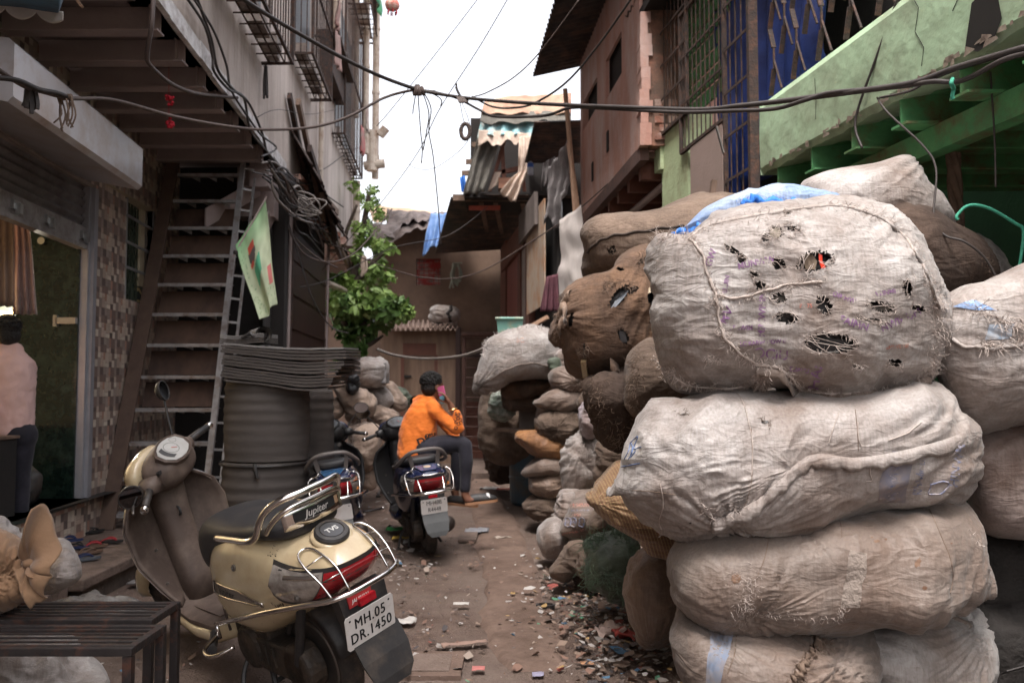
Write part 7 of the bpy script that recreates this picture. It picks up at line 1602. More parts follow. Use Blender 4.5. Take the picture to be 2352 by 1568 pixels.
# shop interior things
m_curt=M('brown_curtain',(.33,.22,.16),(.24,.155,.11),rough=.7,ns=4,bump=.2,dirt=(.12,.07,.05),ds=3,da=.1,soft=.05,sheen=.2)
ct=curtain('brown_curtain',(P(-60,440,5.95),P(30,440,6.1),P(34,705,6.1),P(-60,700,5.95)),m_curt,wav=.04,waves=5,lump=.02,seed=3);tag(ct,'left panel of the brown patterned curtains in the shop doorway','curtain','curtains in the shop')
ct=curtain('brown_curtain',(P(28,450,6.15),P(62,462,6.2),P(86,722,6.2),P(30,722,6.15)),M('mauve_curtain',(.36,.22,.19),(.27,.16,.135),rough=.6,ns=4,bump=.2,dirt=(.13,.07,.06),ds=3,da=.1,soft=.05,sheen=.3),wav=.04,waves=3,lump=.02,seed=5);tag(ct,'right, pinkish panel of the brown patterned curtains in the shop doorway','curtain','curtains in the shop')
tl=thing('tube_lamp','lit white tube lamp on the inner wall of the shop','lamp',P(80,680,7.9))
b=MB();c=P(78,681,7.9);b.tube([c+Vector((-.55,0,0)),c+Vector((.10,0,0))],.022,10);b.build('tube',emis('lamp_tube',(1,.95,.85),9),tl);MB().box((c.x-.57,7.93,c.z+.0),(c.x+.12,7.96,c.z+.05)).build('fitting',m_white,tl)
ll=bpy.data.lights.new('tube_light','POINT');ll.energy=140;ll.color=(1,.90,.72);ll.shadow_soft_size=.15;lo=bpy.data.objects.new('tube_light',ll);COL.objects.link(lo);lo.location=c+Vector((-.25,-.15,.0))
sh_=thing('shelf','crowded shelf of boxes and folded cloth inside the shop','shelf',P(80,560,7.7));MB().box((-5.6,7.75,P(0,640,7.7).z-.03),(-4.1,8.19,P(0,640,7.7).z)).build('board',m_cream,sh_);MB().box((P(86,0,7.6).x,7.6,P(0,588,7.6).z),(P(99,0,7.6).x+.05,7.65,P(0,470,7.6).z)).build('cabinet_door',M('cream_laminate',(.60,.52,.33),bump=0),sh_)
r=random.Random(2)
for k in range(10):
 x=-5.4+k*.13;h=r.uniform(.06,.3);q_=MB().box((x,7.8,P(0,640,7.7).z),(x+.11,8.1,P(0,640,7.7).z+h)).build('stored_box',M('shop_box_%d'%k,r.choice([(.5,.46,.40),(.08,.07,.10),(.30,.05,.08),(.45,.42,.40),(.12,.16,.22)]),bump=.1));tag(q_,['white','dark','wine','pale','navy','beige','small','tall','flat','last'][k]+' packet number %s from the left on the shop shelf'%['one','two','three','four','five','six','seven','eight','nine','ten'][k],'packet','packets on the shop shelf')
tag(curtain('blue_cloth',(P(88,735,7.2),P(98,730,7.2),P(98,880,7.2),P(72,860,7.2)),M('blue_shop_cloth',(.05,.17,.30),(.03,.10,.20),bump=.3),wav=.04,waves=3,lump=.03,nu=20,seed=9),'blue cloth hanging in the shop behind the man in pink','cloth')
bg=thing('black_bag','large black bag on the stone floor just inside the shop','bag',G(30,1160,.49));gs=sack('bag_body',None,'bag',[(-60,1080),(0,1068),(60,1070),(88,1090),(90,1130),(60,1160),(-60,1165)],6.35,.2,m_blk,nt=60,nk=30,fold=.02,parent=bg,seed=3)
st=thing('stool','dark wooden stool frame in the shop behind the black bag','stool',(-4.2,6.9,.49))
for x in(-4.4,-4.0):
 for y in(6.7,7.0):MB().box((x,y,.49),(x+.04,y+.04,1.0)).build('leg',m_dark,st)
MB().box((-4.45,6.65,1.0),(-3.95,7.1,1.05)).build('seat',m_wood,st)
# ================================================================ PEOPLE
m_skin=M('brown_skin',(.215,.095,.058),(.18,.078,.047),rough=.55,ns=8,bump=.05)
m_skin2=M('warm_skin',(.30,.14,.085),(.25,.115,.07),rough=.55,ns=8,bump=.05)
m_hair=M('black_hair',(.008,.007,.007),(.013,.011,.010),rough=.55,ns=60,bump=.9,bs=90)
def caps(b,chain,seg=14):
 """tapered limb through (point, radius) knots"""
 pts=[Vector(p)for p,_ in chain];rr=[q for _,q in chain]
 path=[];rad=[]
 for k in range(len(pts)-1):
  for j in range(5):t=j/5;path.append(pts[k].lerp(pts[k+1],t));tt=t*t*(3-2*t);rad.append(rr[k]*(1-tt)+rr[k+1]*tt)
 path.append(pts[-1]);rad.append(rr[-1])
 d0=(path[0]-path[1]).normalized();d1=(path[-1]-path[-2]).normalized()
 pre=[path[0]+d0*rad[0]*k for k in(.95,.7,.35)];pr=[rad[0]*k for k in(.25,.7,.94)]
 post=[path[-1]+d1*rad[-1]*k for k in(.35,.7,.95)];po=[rad[-1]*k for k in(.94,.7,.25)]
 b.tube(pre+path+post,pr+rad+po,seg)
def ell(b,c,r,M_=None,n=18):
 rs=[]
 for k in range(1,12):
  a=math.pi*k/12;rs.append([Vector((r[0]*math.sin(a)*math.cos(t),r[1]*math.sin(a)*math.sin(t),r[2]*math.cos(a)))for t in[2*math.pi*j/n for j in range(n)]])
 b0=MB().rings(rs);b0.v=[(Vector(c)+((M_@v)if M_ else v))for v in b0.v];b.add(b0.v,b0.f)
def fuse(o,vox=.010,sm=5):
 m=o.modifiers.new('fuse','REMESH');m.mode='VOXEL';m.voxel_size=vox;m.use_smooth_shade=True
 if sm:s=o.modifiers.new('soft','SMOOTH');s.iterations=sm;s.factor=.5
 return o
def head(b,C,R_,s=1.0):
 """skull, jaw, nose, brow, lips, ears and eyes in head space: +x face, +y left, +z up"""
 def q(x,y,z):return C+R_@Vector((x*s,y*s,z*s))
 Rm=R_
 ell(b,q(-.01,0,.035),(.092*s,.075*s,.088*s),Rm);ell(b,q(.030,0,-.035),(.060*s,.055*s,.070*s),Rm);ell(b,q(.045,0,-.075),(.035*s,.034*s,.028*s),Rm)
 caps(b,[(q(.078,0,.02),.008*s),(q(.100,0,-.018),.013*s)],8);ell(b,q(.086,0,-.05),(.010*s,.024*s,.010*s),Rm);ell(b,q(.073,0,.030),(.016*s,.05*s,.010*s),Rm)
 for sg in(1,-1):ell(b,q(-.005,sg*.077,-.005),(.020*s,.009*s,.032*s),Rm)
 # ---- man in orange
man=thing('person','man in an orange printed hoodie sitting sideways on the blue scooter, phone at his ear','person',P(970,1050,7.3))
Q=lambda u,v,Y=7.3:P(u,v,Y)
Fc=(Vector((.80,.60,-.06))).normalized();Lf=Vector((0,0,1)).cross(Fc).normalized();Up=Fc.cross(Lf).normalized();RH=Matrix((Fc,Lf,Up)).transposed()
hc_=Q(995,890,7.32)
b=MB();head(b,hc_,RH,1.0)
caps(b,[(Q(989,916,7.33),.052),(Q(994,902,7.33),.050)])
# right hand and forearm end
W_=Q(1040,940,7.14);pal=Q(1028,918,7.13)
caps(b,[(Q(1047,952,7.14),.034),(W_,.028),(Q(1035,930,7.135),.027)],10)
hd=(pal-W_).normalized();across=Vector((.1,-.9,-.1)).normalized();across=(across-hd*across.dot(hd)).normalized();pn_=hd.cross(across)
ell(b,pal+hd*-.005,(.018,.040,.045),Matrix((pn_,across,hd)).transposed())
for k in range(4):
 base=pal+hd*.035+across*(.030-k*.020);L_=(.070,.078,.072,.058)[k]
 d1=(hd*.75-Vector((.62,.0,-.12))*.8).normalized();d2=(d1*.5-Vector((.75,-.1,.05))).normalized()
 caps(b,[(base,.0095),(base+d1*L_*.5,.0085),(base+d1*L_*.5+d2*L_*.28,.0078),(base+d1*L_*.5+d2*L_*.5,.0068)],8)
caps(b,[(pal-hd*.02-across*.01,.014),(pal+Vector((-.045,.0,-.012)),.0105),(pal+Vector((-.075,0,.01)),.009)],8)
# feet and ankles
caps(b,[(Q(1068,1118,7.12),.040),(Q(1068,1136,7.12),.034),(Q(1074,1146,7.12),.036)],12);caps(b,[(Q(1074,1148,7.12),.034),(Q(1105,1147,7.14),.030),(Q(1128,1147,7.16),.022)],10)
caps(b,[(Q(1044,1120,7.42),.038),(Q(1046,1138,7.42),.033),(Q(1050,1150,7.40),.034)],12);caps(b,[(Q(1050,1152,7.38),.033),(Q(1066,1156,7.34),.026)],10)
fuse(b.build('body',m_skin,man,smooth=True),.0075,4)
# hair: cap of short curls
b=MB();r=random.Random(12);ell(b,hc_+RH@Vector((-.022,0,.052)),(.098,.084,.083),RH)
ell(b,hc_+RH@Vector((-.045,0,.0)),(.066,.076,.075),RH)
for k in range(420):
 th_=r.uniform(0,6.28);ph_=r.uniform(0,1.9);p=Vector((math.sin(ph_)*math.cos(th_),math.sin(ph_)*math.sin(th_),math.cos(ph_)))
 if p.x>.62 and p.z<.5:continue
 if p.z<.1 and p.x>.1:continue
 c=hc_+RH@Vector((-.022+p.x*.098,p.y*.084,.052+p.z*.084));s_=r.uniform(.006,.011);ell(b,c,(s_,s_,s_*.9),None,6)
b.build('hair',m_hair,man,smooth=True)
# hoodie
m_or=M('orange_jersey',(.78,.195,.022),(.68,.155,.018),rough=.85,ns=5,bump=.3,bs=12,sheen=.2,stretch=(1,1,2.4))
b=MB()
rs=[]
for(ul,ur,v,Y,dp)in((921,968,1062,7.24,.13),(913,985,1045,7.26,.15),(914,998,1020,7.28,.15),(917,1003,995,7.29,.145),(922,1004,970,7.30,.14),(932,1007,947,7.31,.135),(944,1008,930,7.32,.125),(958,1003,917,7.33,.10),(970,1000,909,7.33,.07)):
 a,c=P(ul,v,Y),P(ur,v,Y);m_=(a+c)/2;h=(c-a)/2;rs.append([m_+h*pw(math.cos(t),.85)+Vector((0,dp*pw(math.sin(t),.85),0))for t in[2*math.pi*j/24 for j in range(24)]])
b.rings(rs)
caps(b,[(Q(990,934,7.24),.066),(Q(1018,958,7.18),.058),(Q(1046,984,7.12),.050),(Q(1053,983,7.12),.048)]);caps(b,[(Q(1051,982,7.12),.050),(Q(1052,965,7.13),.046),(Q(1049,950,7.135),.037)])
caps(b,[(Q(992,934,7.44),.062),(Q(1020,970,7.50),.054),(Q(1046,1000,7.46),.044)])
caps(b,[(Q(953,921,7.36),.022),(Q(968,914,7.28),.026),(Q(988,916,7.25),.026)]);caps(b,[(Q(950,918,7.38),.018),(Q(962,911,7.40),.022),(Q(985,908,7.41),.02)])
sh=fuse(b.build('hoodie',m_or,man,smooth=True),.009,6)
tx=sh.modifiers.new('creases','DISPLACE');tex=bpy.data.textures.new('creases','CLOUDS');tex.noise_scale=.065;tx.texture=tex;tx.strength=.022;tx.mid_level=.5
# printed lettering on the hem and cuff
def onto(bvh,body,u,v,size,rot,m,nm,par,bold=.0,mir=1):
 tv,tf=text(body,size,bold=bold);c_,s_=math.cos(R(rot)),math.sin(R(rot));vs=[]
 for p in tv:
  uu=u+(p.x*c_-p.y*s_);vv=v-(p.x*s_+p.y*c_);d=(P(uu,vv,5)-CAM).normalized();h=bvh.ray_cast(CAM,d)[0];vs.append(h-d*.012 if h is not None else None)
 tf=[f for f in tf if all(vs[i]is not None for i in f)];vs=[v or Vector((0,7,1))for v in vs]
 used=sorted({i for f in tf for i in f});mp_={i:k for k,i in enumerate(used)}
 if tf:mk(nm,[vs[i]for i in used],[tuple(mp_[i]for i in f)for f in tf],m,par,recalc=False)
bv=BVHTree.FromPolygons(b.v,b.f);m_pr=M('black_print',(.02,.015,.013),bump=0)
onto(bv,'DK',976,1012,26,22,m_pr,'printed_lettering',sh,bold=.9);onto(bv,'STYLE',989,999,9,8,m_pr,'printed_lettering',sh,bold=.5);onto(bv,'88',960,1030,11,40,m_pr,'printed_lettering',sh)
for k in range(10):onto(bv,'SOSCOCSOCO'[k],1047+(k%3)*5.5,950+(k//3)*10+(k%2)*3,11,k*40,m_pr,'printed_scroll',sh,bold=.3)
m_trs=M('dark_trousers',(.018,.017,.027),(.013,.012,.019),rough=.85,ns=6,bump=.3,bs=14,dirt=(.04,.036,.05),ds=5,da=.0,sheen=.1)
b=MB()
caps(b,[(Q(955,1040,7.28),.125),(Q(975,1035,7.30),.12)]);caps(b,[(Q(968,1034,7.22),.105),(Q(1020,1020,7.18),.082),(Q(1064,1018,7.13),.063),(Q(1068,1024,7.12),.061)]);caps(b,[(Q(1068,1022,7.12),.061),(Q(1071,1060,7.11),.058),(Q(1069,1100,7.12),.047),(Q(1068,1122,7.12),.046)])
caps(b,[(Q(968,1036,7.42),.105),(Q(1018,1024,7.46),.080),(Q(1052,1022,7.46),.062)]);caps(b,[(Q(1052,1022,7.46),.062),(Q(1050,1060,7.44),.057),(Q(1046,1118,7.42),.045)])
fuse(b.build('trousers',m_trs,man,smooth=True),.010,5)
m_sole=M('gum_sole',(.38,.20,.11),(.30,.15,.08),bump=0,rough=.6)
def shoe(c,dirv,nm='shoe'):
 d=Vector(dirv).normalized();sd=Vector((0,0,1)).cross(d).normalized();up=d.cross(sd).normalized();F=lambda x,y,z:c+d*x+sd*y+up*z
 s=[(-.11,.030),(-.09,.038),(-.03,.040),(.05,.047),(.11,.046),(.15,.032),(.165,.012)]
 MB().rings([[F(x,w,-.0),F(x,w*.98,.022),F(x,-w*.98,.022),F(x,-w,-.0)]for x,w in s]).build('sole',m_sole,sho:=MB().rings([[F(x,w*.95*math.cos(t),.022+h*max(0,math.sin(t)))for t in[math.pi*j/10 for j in range(11)]]for(x,w),h in zip(s,(.045,.055,.06,.06,.045,.03,.012))]).build(nm,m_blk,man,smooth=True))
 MB().rings([[F(x,w*math.cos(t),.026+h*math.sin(t))for t in[math.pi*j/8 for j in range(9)]]for x,w,h in((.075,.040,.056),(.10,.042,.050))]).build('shoe_stripe',m_white,sho)
shoe(Q(1098,1156,7.14),(1,.15,.10));shoe(Q(1056,1160,7.36),(.9,-.3,-.05))
ph=thing('phone','smartphone in a pink and blue case held to the ear of the man in orange','phone',Q(1015,906,7.16))
pm=Matrix.Translation(Q(1016,907,7.19))@Matrix.Rotation(R(-35),4,'Z')@Matrix.Rotation(R(-16),4,'Y');q_=MB().box((-.036,-.005,-.005),(.036,.005,.075),pm).build('case_top',mcol('pink_case',(.62,.13,.28)),ph);bev(q_,.008,3)
q_=MB().box((-.036,-.005,-.072),(.036,.005,-.0052),pm).build('case_bottom',mcol('blue_case',(.16,.42,.56)),ph);bev(q_,.008,3)
MB().tube([W_+Vector((.034*math.cos(a),.034*math.sin(a),.01*math.cos(a)))for a in[2*math.pi*j/16 for j in range(16)]],.005,5,loop=True).build('wrist_chain',M('gold_chain',(.7,.5,.2),metal=.8,rough=.3,bump=0),man)
# ---- man in pink inside the shop
m2=thing('person','man in a pale pink shirt standing with his back turned inside the shop','person',G(20,1230,.49))
ct_=MB().box((-4.4,5.72,.49),(LW(5.85,-.10,0).x,5.95,1.02)).build('counter',m_dark);tag(ct_,'dark counter inside the shop in front of the man in pink','counter');MB().box((-4.4,5.70,1.021),(LW(5.85,-.09,0).x,5.97,1.04)).build('counter_top',m_wood,ct_)
YP=6.15;Q=lambda u,v,Y=YP:P(u,v,Y)
Fc=Vector((-.82,.57,-.05)).normalized();Lf=Vector((0,0,1)).cross(Fc).normalized();Up=Fc.cross(Lf).normalized();RH=Matrix((Fc,Lf,Up)).transposed();hc2=Q(14,768)
b=MB();head(b,hc2,RH,1.1);caps(b,[(Q(16,812),.058),(Q(15,790),.054)]);caps(b,[(Q(-20,960,5.95),.036),(Q(-45,985,5.9),.028),(Q(-55,1000,5.9),.026)])
for k in range(5):caps(b,[(Q(-55-k*2,1000+k*3,5.9),.011),(Q(-68-k*2,1012+k*5,5.9),.009),(Q(-74-k,1022+k*5,5.9),.007)],8)
fuse(b.build('body',m_skin2,m2,smooth=True),.009,4)
b=MB();ell(b,hc2+RH@Vector((-.020,0,.050)),(.102,.088,.088),RH);ell(b,hc2+RH@Vector((-.045,0,-.008)),(.068,.078,.078),RH)
for k in range(160):
 th_=r.uniform(0,6.28);ph_=r.uniform(0,1.8);p=Vector((math.sin(ph_)*math.cos(th_),math.sin(ph_)*math.sin(th_),math.cos(ph_)))
 if p.x>.6 and p.z<.5 or(p.z<.1 and p.x>.1):continue
 c=hc2+RH@Vector((-.02+p.x*.10,p.y*.086,.05+p.z*.088));ell(b,c,(.014,.012,.010),None,7)
b.build('hair',m_hair,m2,smooth=True)
m_pinks=M('pale_pink_cotton',(.66,.44,.41),(.58,.38,.355),rough=.8,ns=5,bump=.35,bs=10,sheen=.1)
b=MB();rs=[]
for(ul,ur,v,dp)in((-48,74,1003,.13),(-46,75,960,.135),(-44,76,910,.14),(-46,77,860,.14),(-44,74,832,.13),(-30,60,814,.10),(-8,40,802,.075)):
 a,c=Q(ul,v),Q(ur,v);m_=(a+c)/2;h=(c-a)/2;rs.append([m_+h*pw(math.cos(t),.9)+Vector((0,dp*pw(math.sin(t),.9),0))for t in[2*math.pi*j/22 for j in range(22)]])
b.rings(rs);caps(b,[(Q(-30,838,6.05),.075),(Q(-40,900,5.98),.062),(Q(-28,950,5.95),.052)]);caps(b,[(Q(60,840,6.2),.070),(Q(62,900,6.3),.060),(Q(50,950,6.35),.05)]);caps(b,[(Q(-5,803),.06),(Q(35,803),.06)])
o_=fuse(b.build('shirt',m_pinks,m2,smooth=True),.011,6);tx=o_.modifiers.new('creases','DISPLACE');tx.texture=tex;tx.strength=.022;tx.mid_level=.5
b=MB();caps(b,[(Q(-15,1000),.125),(Q(45,1000),.125)]);caps(b,[(Q(-14,1010),.105),(Q(-12,1100),.075),(Q(-10,1195),.06)]);caps(b,[(Q(44,1010),.105),(Q(44,1100),.075),(Q(44,1195),.06)])
fuse(b.build('trousers',m_trs,m2,smooth=True),.012,4)
b=MB();caps(b,[(Vector((Q(-10,1195).x,6.2,.53)),.045),(Vector((Q(-10,1195).x-.12,6.28,.52)),.036)]);b.build('shoe',m_blk,m2,smooth=True);b=MB();caps(b,[(Vector((Q(44,1195).x,6.15,.53)),.045),(Vector((Q(44,1195).x-.12,6.22,.52)),.036)]);b.build('shoe',m_blk,m2,smooth=True)
# ================================================================ TREE
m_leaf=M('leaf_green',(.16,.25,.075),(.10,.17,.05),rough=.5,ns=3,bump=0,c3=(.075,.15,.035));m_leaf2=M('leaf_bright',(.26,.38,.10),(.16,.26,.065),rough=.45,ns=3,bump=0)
m_bark=M('bark',(.09,.065,.05),(.05,.037,.03),rough=.95,ns=12,bump=.6)
tr=thing('tree','leafy green tree growing at the far end of the concrete building','tree',G(815,1060))
YT=14.6
b=MB();bx=P(815,1060,YT);base=Vector((bx.x,YT,0))
limbs=[[base,P(812,900,YT),P(806,760,YT),P(812,640,YT),P(835,520,YT),P(848,440,YT)],[P(808,780,YT),P(850,730,YT-.3),P(905,700,YT-.5)],[P(810,660,YT),P(850,610,YT-.1),P(890,575,YT)],[P(812,640,YT),P(790,560,YT),P(820,470,YT)],[P(806,770,YT),P(780,720,YT-.5),P(768,690,YT-.5)],[P(808,830,YT),P(780,810,YT-.2),P(765,800,YT-.2)],[P(809,800,YT),P(850,790,YT-.2),P(880,770,YT-.2)]]
for k,l in enumerate(limbs):pts=crom(l,5);n=len(pts);r0=.12 if k==0 else .05;b.tube(pts,[r0*(1-.8*j/n)+.008 for j in range(n)],8)
b.build('trunk',m_bark,tr,smooth=True)
r=random.Random(31)
def leaves(name,clusters,m,seed):
 r=random.Random(seed);vs=[];fs=[]
 for(u,v,Y,ru,n,L_)in clusters:
  c=P(u,v,Y);rad=ru/FP*Y
  # branchlets carrying whorls of leaves
  for _ in range(max(1,n//9)):
   d=Vector((r.gauss(0,1),r.gauss(0,1),r.gauss(0,1))).normalized()*rad*r.random()**.45;tip=c+d;ax=(d.normalized()+Vector((0,0,.25))).normalized();ox=ax.orthogonal().normalized();oy=ax.cross(ox)
   for k in range(9):
    a=k*2.4+r.random();el=r.uniform(-.5,.5);ld=(ox*math.cos(a)+oy*math.sin(a)+ax*el+Vector((0,0,-.25))).normalized();L=L_*r.uniform(.6,1.15);w=L*r.uniform(.18,.26);sd=ld.cross(ax).normalized();nn=sd.cross(ld).normalized();o=tip-ax*r.uniform(0,rad*.25)+ld*.01
    p=[o,o+ld*L*.35+sd*w+nn*w*.3,o+ld*L*.75+sd*w*.75-nn*L*.05,o+ld*L-nn*L*.16,o+ld*L*.75-sd*w*.75-nn*L*.05,o+ld*L*.35-sd*w+nn*w*.3,o+ld*L*.55-nn*L*.02]
    i=len(vs);vs+=p;fs+=[(i,i+1,i+2,i+6),(i+6,i+2,i+3),(i,i+6,i+4,i+5),(i+6,i+3,i+4)]
 mk(name,vs,fs,m,tr,recalc=False,smooth=True)
up=[(840+r.uniform(-30,38),v,YT+r.uniform(-.4,.4),r.uniform(16,30),80,.085)for v in range(425,560,12)]
up=[(u if not(v<470 and u>868)else 850,v,Y,q,n,L)for u,v,Y,q,n,L in up]
mid=[(r.uniform(815,895),r.uniform(545,660),YT+r.uniform(-.4,.3),r.uniform(16,26),60,.13)for _ in range(18)]
low=[(r.uniform(765,925),700+r.gauss(0,14)+.0,YT-.5+r.uniform(-.4,.3),r.uniform(14,24),55,.18)for _ in range(30)]+[(r.uniform(760,800),r.uniform(640,690),YT-.3,20,50,.2)for _ in range(6)]+[(r.uniform(870,935),r.uniform(690,725),YT-.7,15,60,.18)for _ in range(9)]
bot=[(r.uniform(762,900),r.uniform(735,770),YT-.2,22,50,.17)for _ in range(10)]+[(r.uniform(765,880),r.uniform(795,835),YT-.3,18,27,.2)for _ in range(8)]
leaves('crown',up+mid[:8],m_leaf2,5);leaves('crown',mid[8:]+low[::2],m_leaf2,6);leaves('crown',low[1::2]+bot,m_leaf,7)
# ================================================================ WIRES
m_wire=M('black_cable',(.028,.023,.022),(.045,.036,.033),rough=.6,ns=8,bump=0)
m_wireb=M('brown_cable',(.10,.072,.062),(.07,.05,.045),rough=.6,ns=8,bump=0)
m_wireg=M('pale_cable',(.26,.23,.21),(.18,.155,.14),rough=.6,ns=8,bump=0)
def YL(u):return 1.66/((1176-u)/1960-.08)
def wire(label,pts,r=.011,m=None,name='cable',group=None,cat='cable',n=6,sub=8):
 o=MB().tube(crom([P(p[0],p[1],p[2]or YL(p[0]))for p in pts],sub),r,n).build(name,m or m_wire,smooth=True);tag(o,label,cat,group);return o
wire('lowest slack cable sagging from the left edge to the knotted splice',[(-20,150,3.9),(50,195,4.1),(95,210,4.3),(165,226,4.5),(260,230,4.9),(400,268,5.4),(520,290,5.9),(610,298,6.3),(720,292,6.6),(800,268,6.8),(880,226,7),(940,209,7),(975,209,7)],.012,m_wireb)
wire('cable running from the upper left corner down along the slack one',[(-20,178,3.9),(40,185,4.0),(90,206,4.2),(130,214,4.35),(166,228,4.5)],.013)
wire('cable descending from the top of the plastered wall to the knotted splice',[(545,-10,5.2),(620,38,5.6),(700,85,6),(800,140,6.4),(880,178,6.8),(960,206,7),(1000,212,7)],.015)
wire('thick cable crossing in front of the pink and green houses',[(955,207,7),(1060,224,6.8),(1170,234,6.5),(1290,241,6),(1420,246,5.5),(1600,252,4.9),(1700,243,4.6),(1800,232,4.4),(1960,211,4.0),(2100,190,3.7),(2200,155,3.5),(2360,108,3.2)],.014)
wire('thinner twin cable dipping below the thick one before the patched loft',[(1000,212,7),(1050,226,6.9),(1100,252,6.7),(1140,268,6.6),(1250,266,6.2),(1310,248,6),(1400,250,5.6),(1560,258,5),(1680,255,4.6),(1780,250,4.4),(1850,230,4.2),(1910,213,4.1),(2060,200,3.8),(2140,188,3.6),(2210,185,3.5),(2300,140,3.3),(2360,122,3.2)],.011)
sp=thing('cable_splice','knotted splice of cables with loose ends hanging over the lane','splice',P(962,208,7));r=random.Random(4)
b=MB()
for k in range(9):u=958+r.uniform(-6,12);b.tube(crom([P(u,198+r.uniform(-3,3),6.98),P(u+r.uniform(-6,6),208,6.96),P(u+r.uniform(-8,8),218,6.98),P(u+r.uniform(-8,8),206,7.02)],4),.012,5)
b.build('knot',m_wireb,sp)
for pts in([(955,215),(950,245),(948,262)],[(960,215),(966,300),(970,340),(968,375)],[(972,215),(985,260),(980,300),(972,345)],[(975,215),(990,250),(985,300),(995,360),(1006,470),(1012,560)],[(958,200),(1010,225),(1012,245)]):MB().tube(crom([P(u,v,7)for u,v in pts],5),.005,4).build('loose_end',m_wire,sp)
c2=thing('cable_tie','twisted cable tie with a short spike at the second crossing of the cables','tie',P(1060,226,6.8));b=MB()
for k in range(5):b.tube(crom([P(1050+k*4,222,6.78),P(1056+k*4,236,6.76),P(1064+k*3,224,6.8)],4),.008,4)
b.build('knot',m_wireb,c2);MB().tube(crom([P(1062,228,6.8),P(1050,205,6.8),P(1048,192,6.8)],4),.008,5).build('spike',m_wire,c2)
rg=thing('hanging_ring','small twisted ring hanging by a thread below the cables','ring',P(1068,300,6.8));c=P(1069,302,6.8);b=MB()
for k in range(3):b.tube([c+Vector(((.036+.008*math.cos(5*a+k*2.1))*math.cos(a),.008*math.sin(5*a+k*2.1),(.062+.008*math.cos(5*a+k*2.1))*math.sin(a)))for a in[2*math.pi*j/60 for j in range(60)]],.010,5,loop=True)
b.build('twisted_cord',m_wireb,rg,smooth=True);MB().tube([P(1056,232,6.8),P(1062,265,6.8),P(1067,285,6.8)],.003,4).build('thread',m_wire,rg)
wire('thin pinkish wire curving down from the corrugated roof to the cables',[(1330,0,6),(1240,120,6.3),(1180,178,6.5),(1120,212,6.7),(1090,222,6.8)],.005,m_wireb)
wire('dark drop wire from the pink house looping under the thick cable',[(1452,-5,5.4),(1370,110,5.8),(1300,190,6.1),(1230,236,6.4),(1180,248,6.5),(1130,245,6.6),(1085,222,6.8)],.008)
wire('faint wire rising steeply left of the splice',[(1100,-5,8),(1000,125,8),(900,250,8),(865,290,8)],.004)
wire('faint wire rising steeply right of the splice',[(1168,-5,8),(1100,110,8),(1010,250,8.3),(960,350,9),(880,460,10),(810,540,11),(740,620,12)],.005)
wire('faint sagging wire between the loft and the leafy tree',[(1045,200,9),(1080,310,9.5),(1010,380,10),(960,388,10.5),(930,370,11)],.004)
wire('wire sagging along the plastered wall under the cages',[(580,395,0),(650,405,0),(740,390,0),(800,350,0),(850,330,0)],.007)
wire('thin wire strung low across the plastered wall',[(590,270,0),(640,252,0),(720,262,0),(820,245,0),(905,248,0)],.004)
wire('long wire sagging from the dark wall to the pale cloth',[(760,560,12),(890,615,11.5),(1000,640,11),(1100,625,10.8),(1220,555,10.5),(1330,480,10),(1480,345,8)],.008,m_wireb)
wire('white rope slung across the lane in front of the plank shed',[(868,802,12),(900,814,11),(960,823,10.5),(1020,822,10),(1070,815,9.6),(1112,800,9.2)],.018,m_wireg,'rope',cat='rope')
wire('pair wire from the leafy tree to the lean-to eave, upper strand',[(690,660,10),(760,640,11),(900,570,12),(1030,540,12.5),(1120,475,12.7)],.006)
wire('dark wire dropping down the dark brown door',[(650,470,9.6),(690,600,9.7),(720,690,9.8),(760,750,10),(800,765,10)],.008)
g='black service wires down the left wall'
wire('leftmost black service wire, from the top down the white edge',[(450,-10,0),(485,90,0),(500,160,0),(535,205,0),(570,235,0),(600,300,0),(612,350,0)],.012,group=g)
wire('middle black service wire bending at the rusty bracket',[(425,-10,0),(470,60,0),(488,130,0),(492,165,0),(525,205,0),(560,225,0),(575,300,0),(610,345,0),(640,380,0)],.011,group=g)
wire('outer black service wire reaching the eave tangle',[(440,-10,0),(490,70,0),(520,150,0),(530,205,0),(565,262,0),(600,310,0),(635,340,0),(600,360,0)],.010,group=g)
wire('thick brown cable looping off the top beam to the rusty bracket',[(352,-10,5.0),(348,60,5.0),(338,125,5.1),(345,150,5.2),(390,190,5.6),(440,212,6.0),(500,221,6.6),(545,225,7.0)],.014,m_wireb)
o=MB().tube(crom([P(480,222,0),P(545,224,0),P(580,218,0),(P(607,200,0)),P(620,180,0)],6),.028,10).build('rusty_bracket',M('rust_tube',(.22,.085,.055),(.14,.06,.042),ns=9,bump=.2),smooth=True);tag(o,'curved rusty tube bracket carrying the black service wires','bracket')
r=random.Random(19)
for k in range(16):
 u=r.uniform(600,640);v=r.uniform(365,420);pts=[(u,v,0)]
 for j in range(5):u+=r.uniform(12,40);v+=r.uniform(8,52);pts.append((u,v+r.uniform(-25,25),0))
 pts=[(min(a,790),b_,YL(min(a,790))-r.uniform(0,.35))for a,b_,c in pts]
 wire('loose wire in the tangle along the broken brick eave',pts,r.uniform(.008,.016),r.choice([m_wire,m_wire,m_wireb,m_wireg]),'tangled_wire','wires tangled along the broken eave','wire')
cl_=thing('wire_coil','pale coil of wire looped at the head of the eave tangle','wire coil',P(700,470,9.6))
for k in range(6):c=P(690+k*5,462+k*3,9.4);MB().tube([c+Vector((.15*math.cos(a+k)*(1+.2*math.sin(2*a)),.03*math.sin(3*a),.10*math.sin(a+k*.3)))for a in[2*math.pi*j/24 for j in range(24)]],.009,5,loop=True).build('loop',m_wireg,cl_,smooth=True)
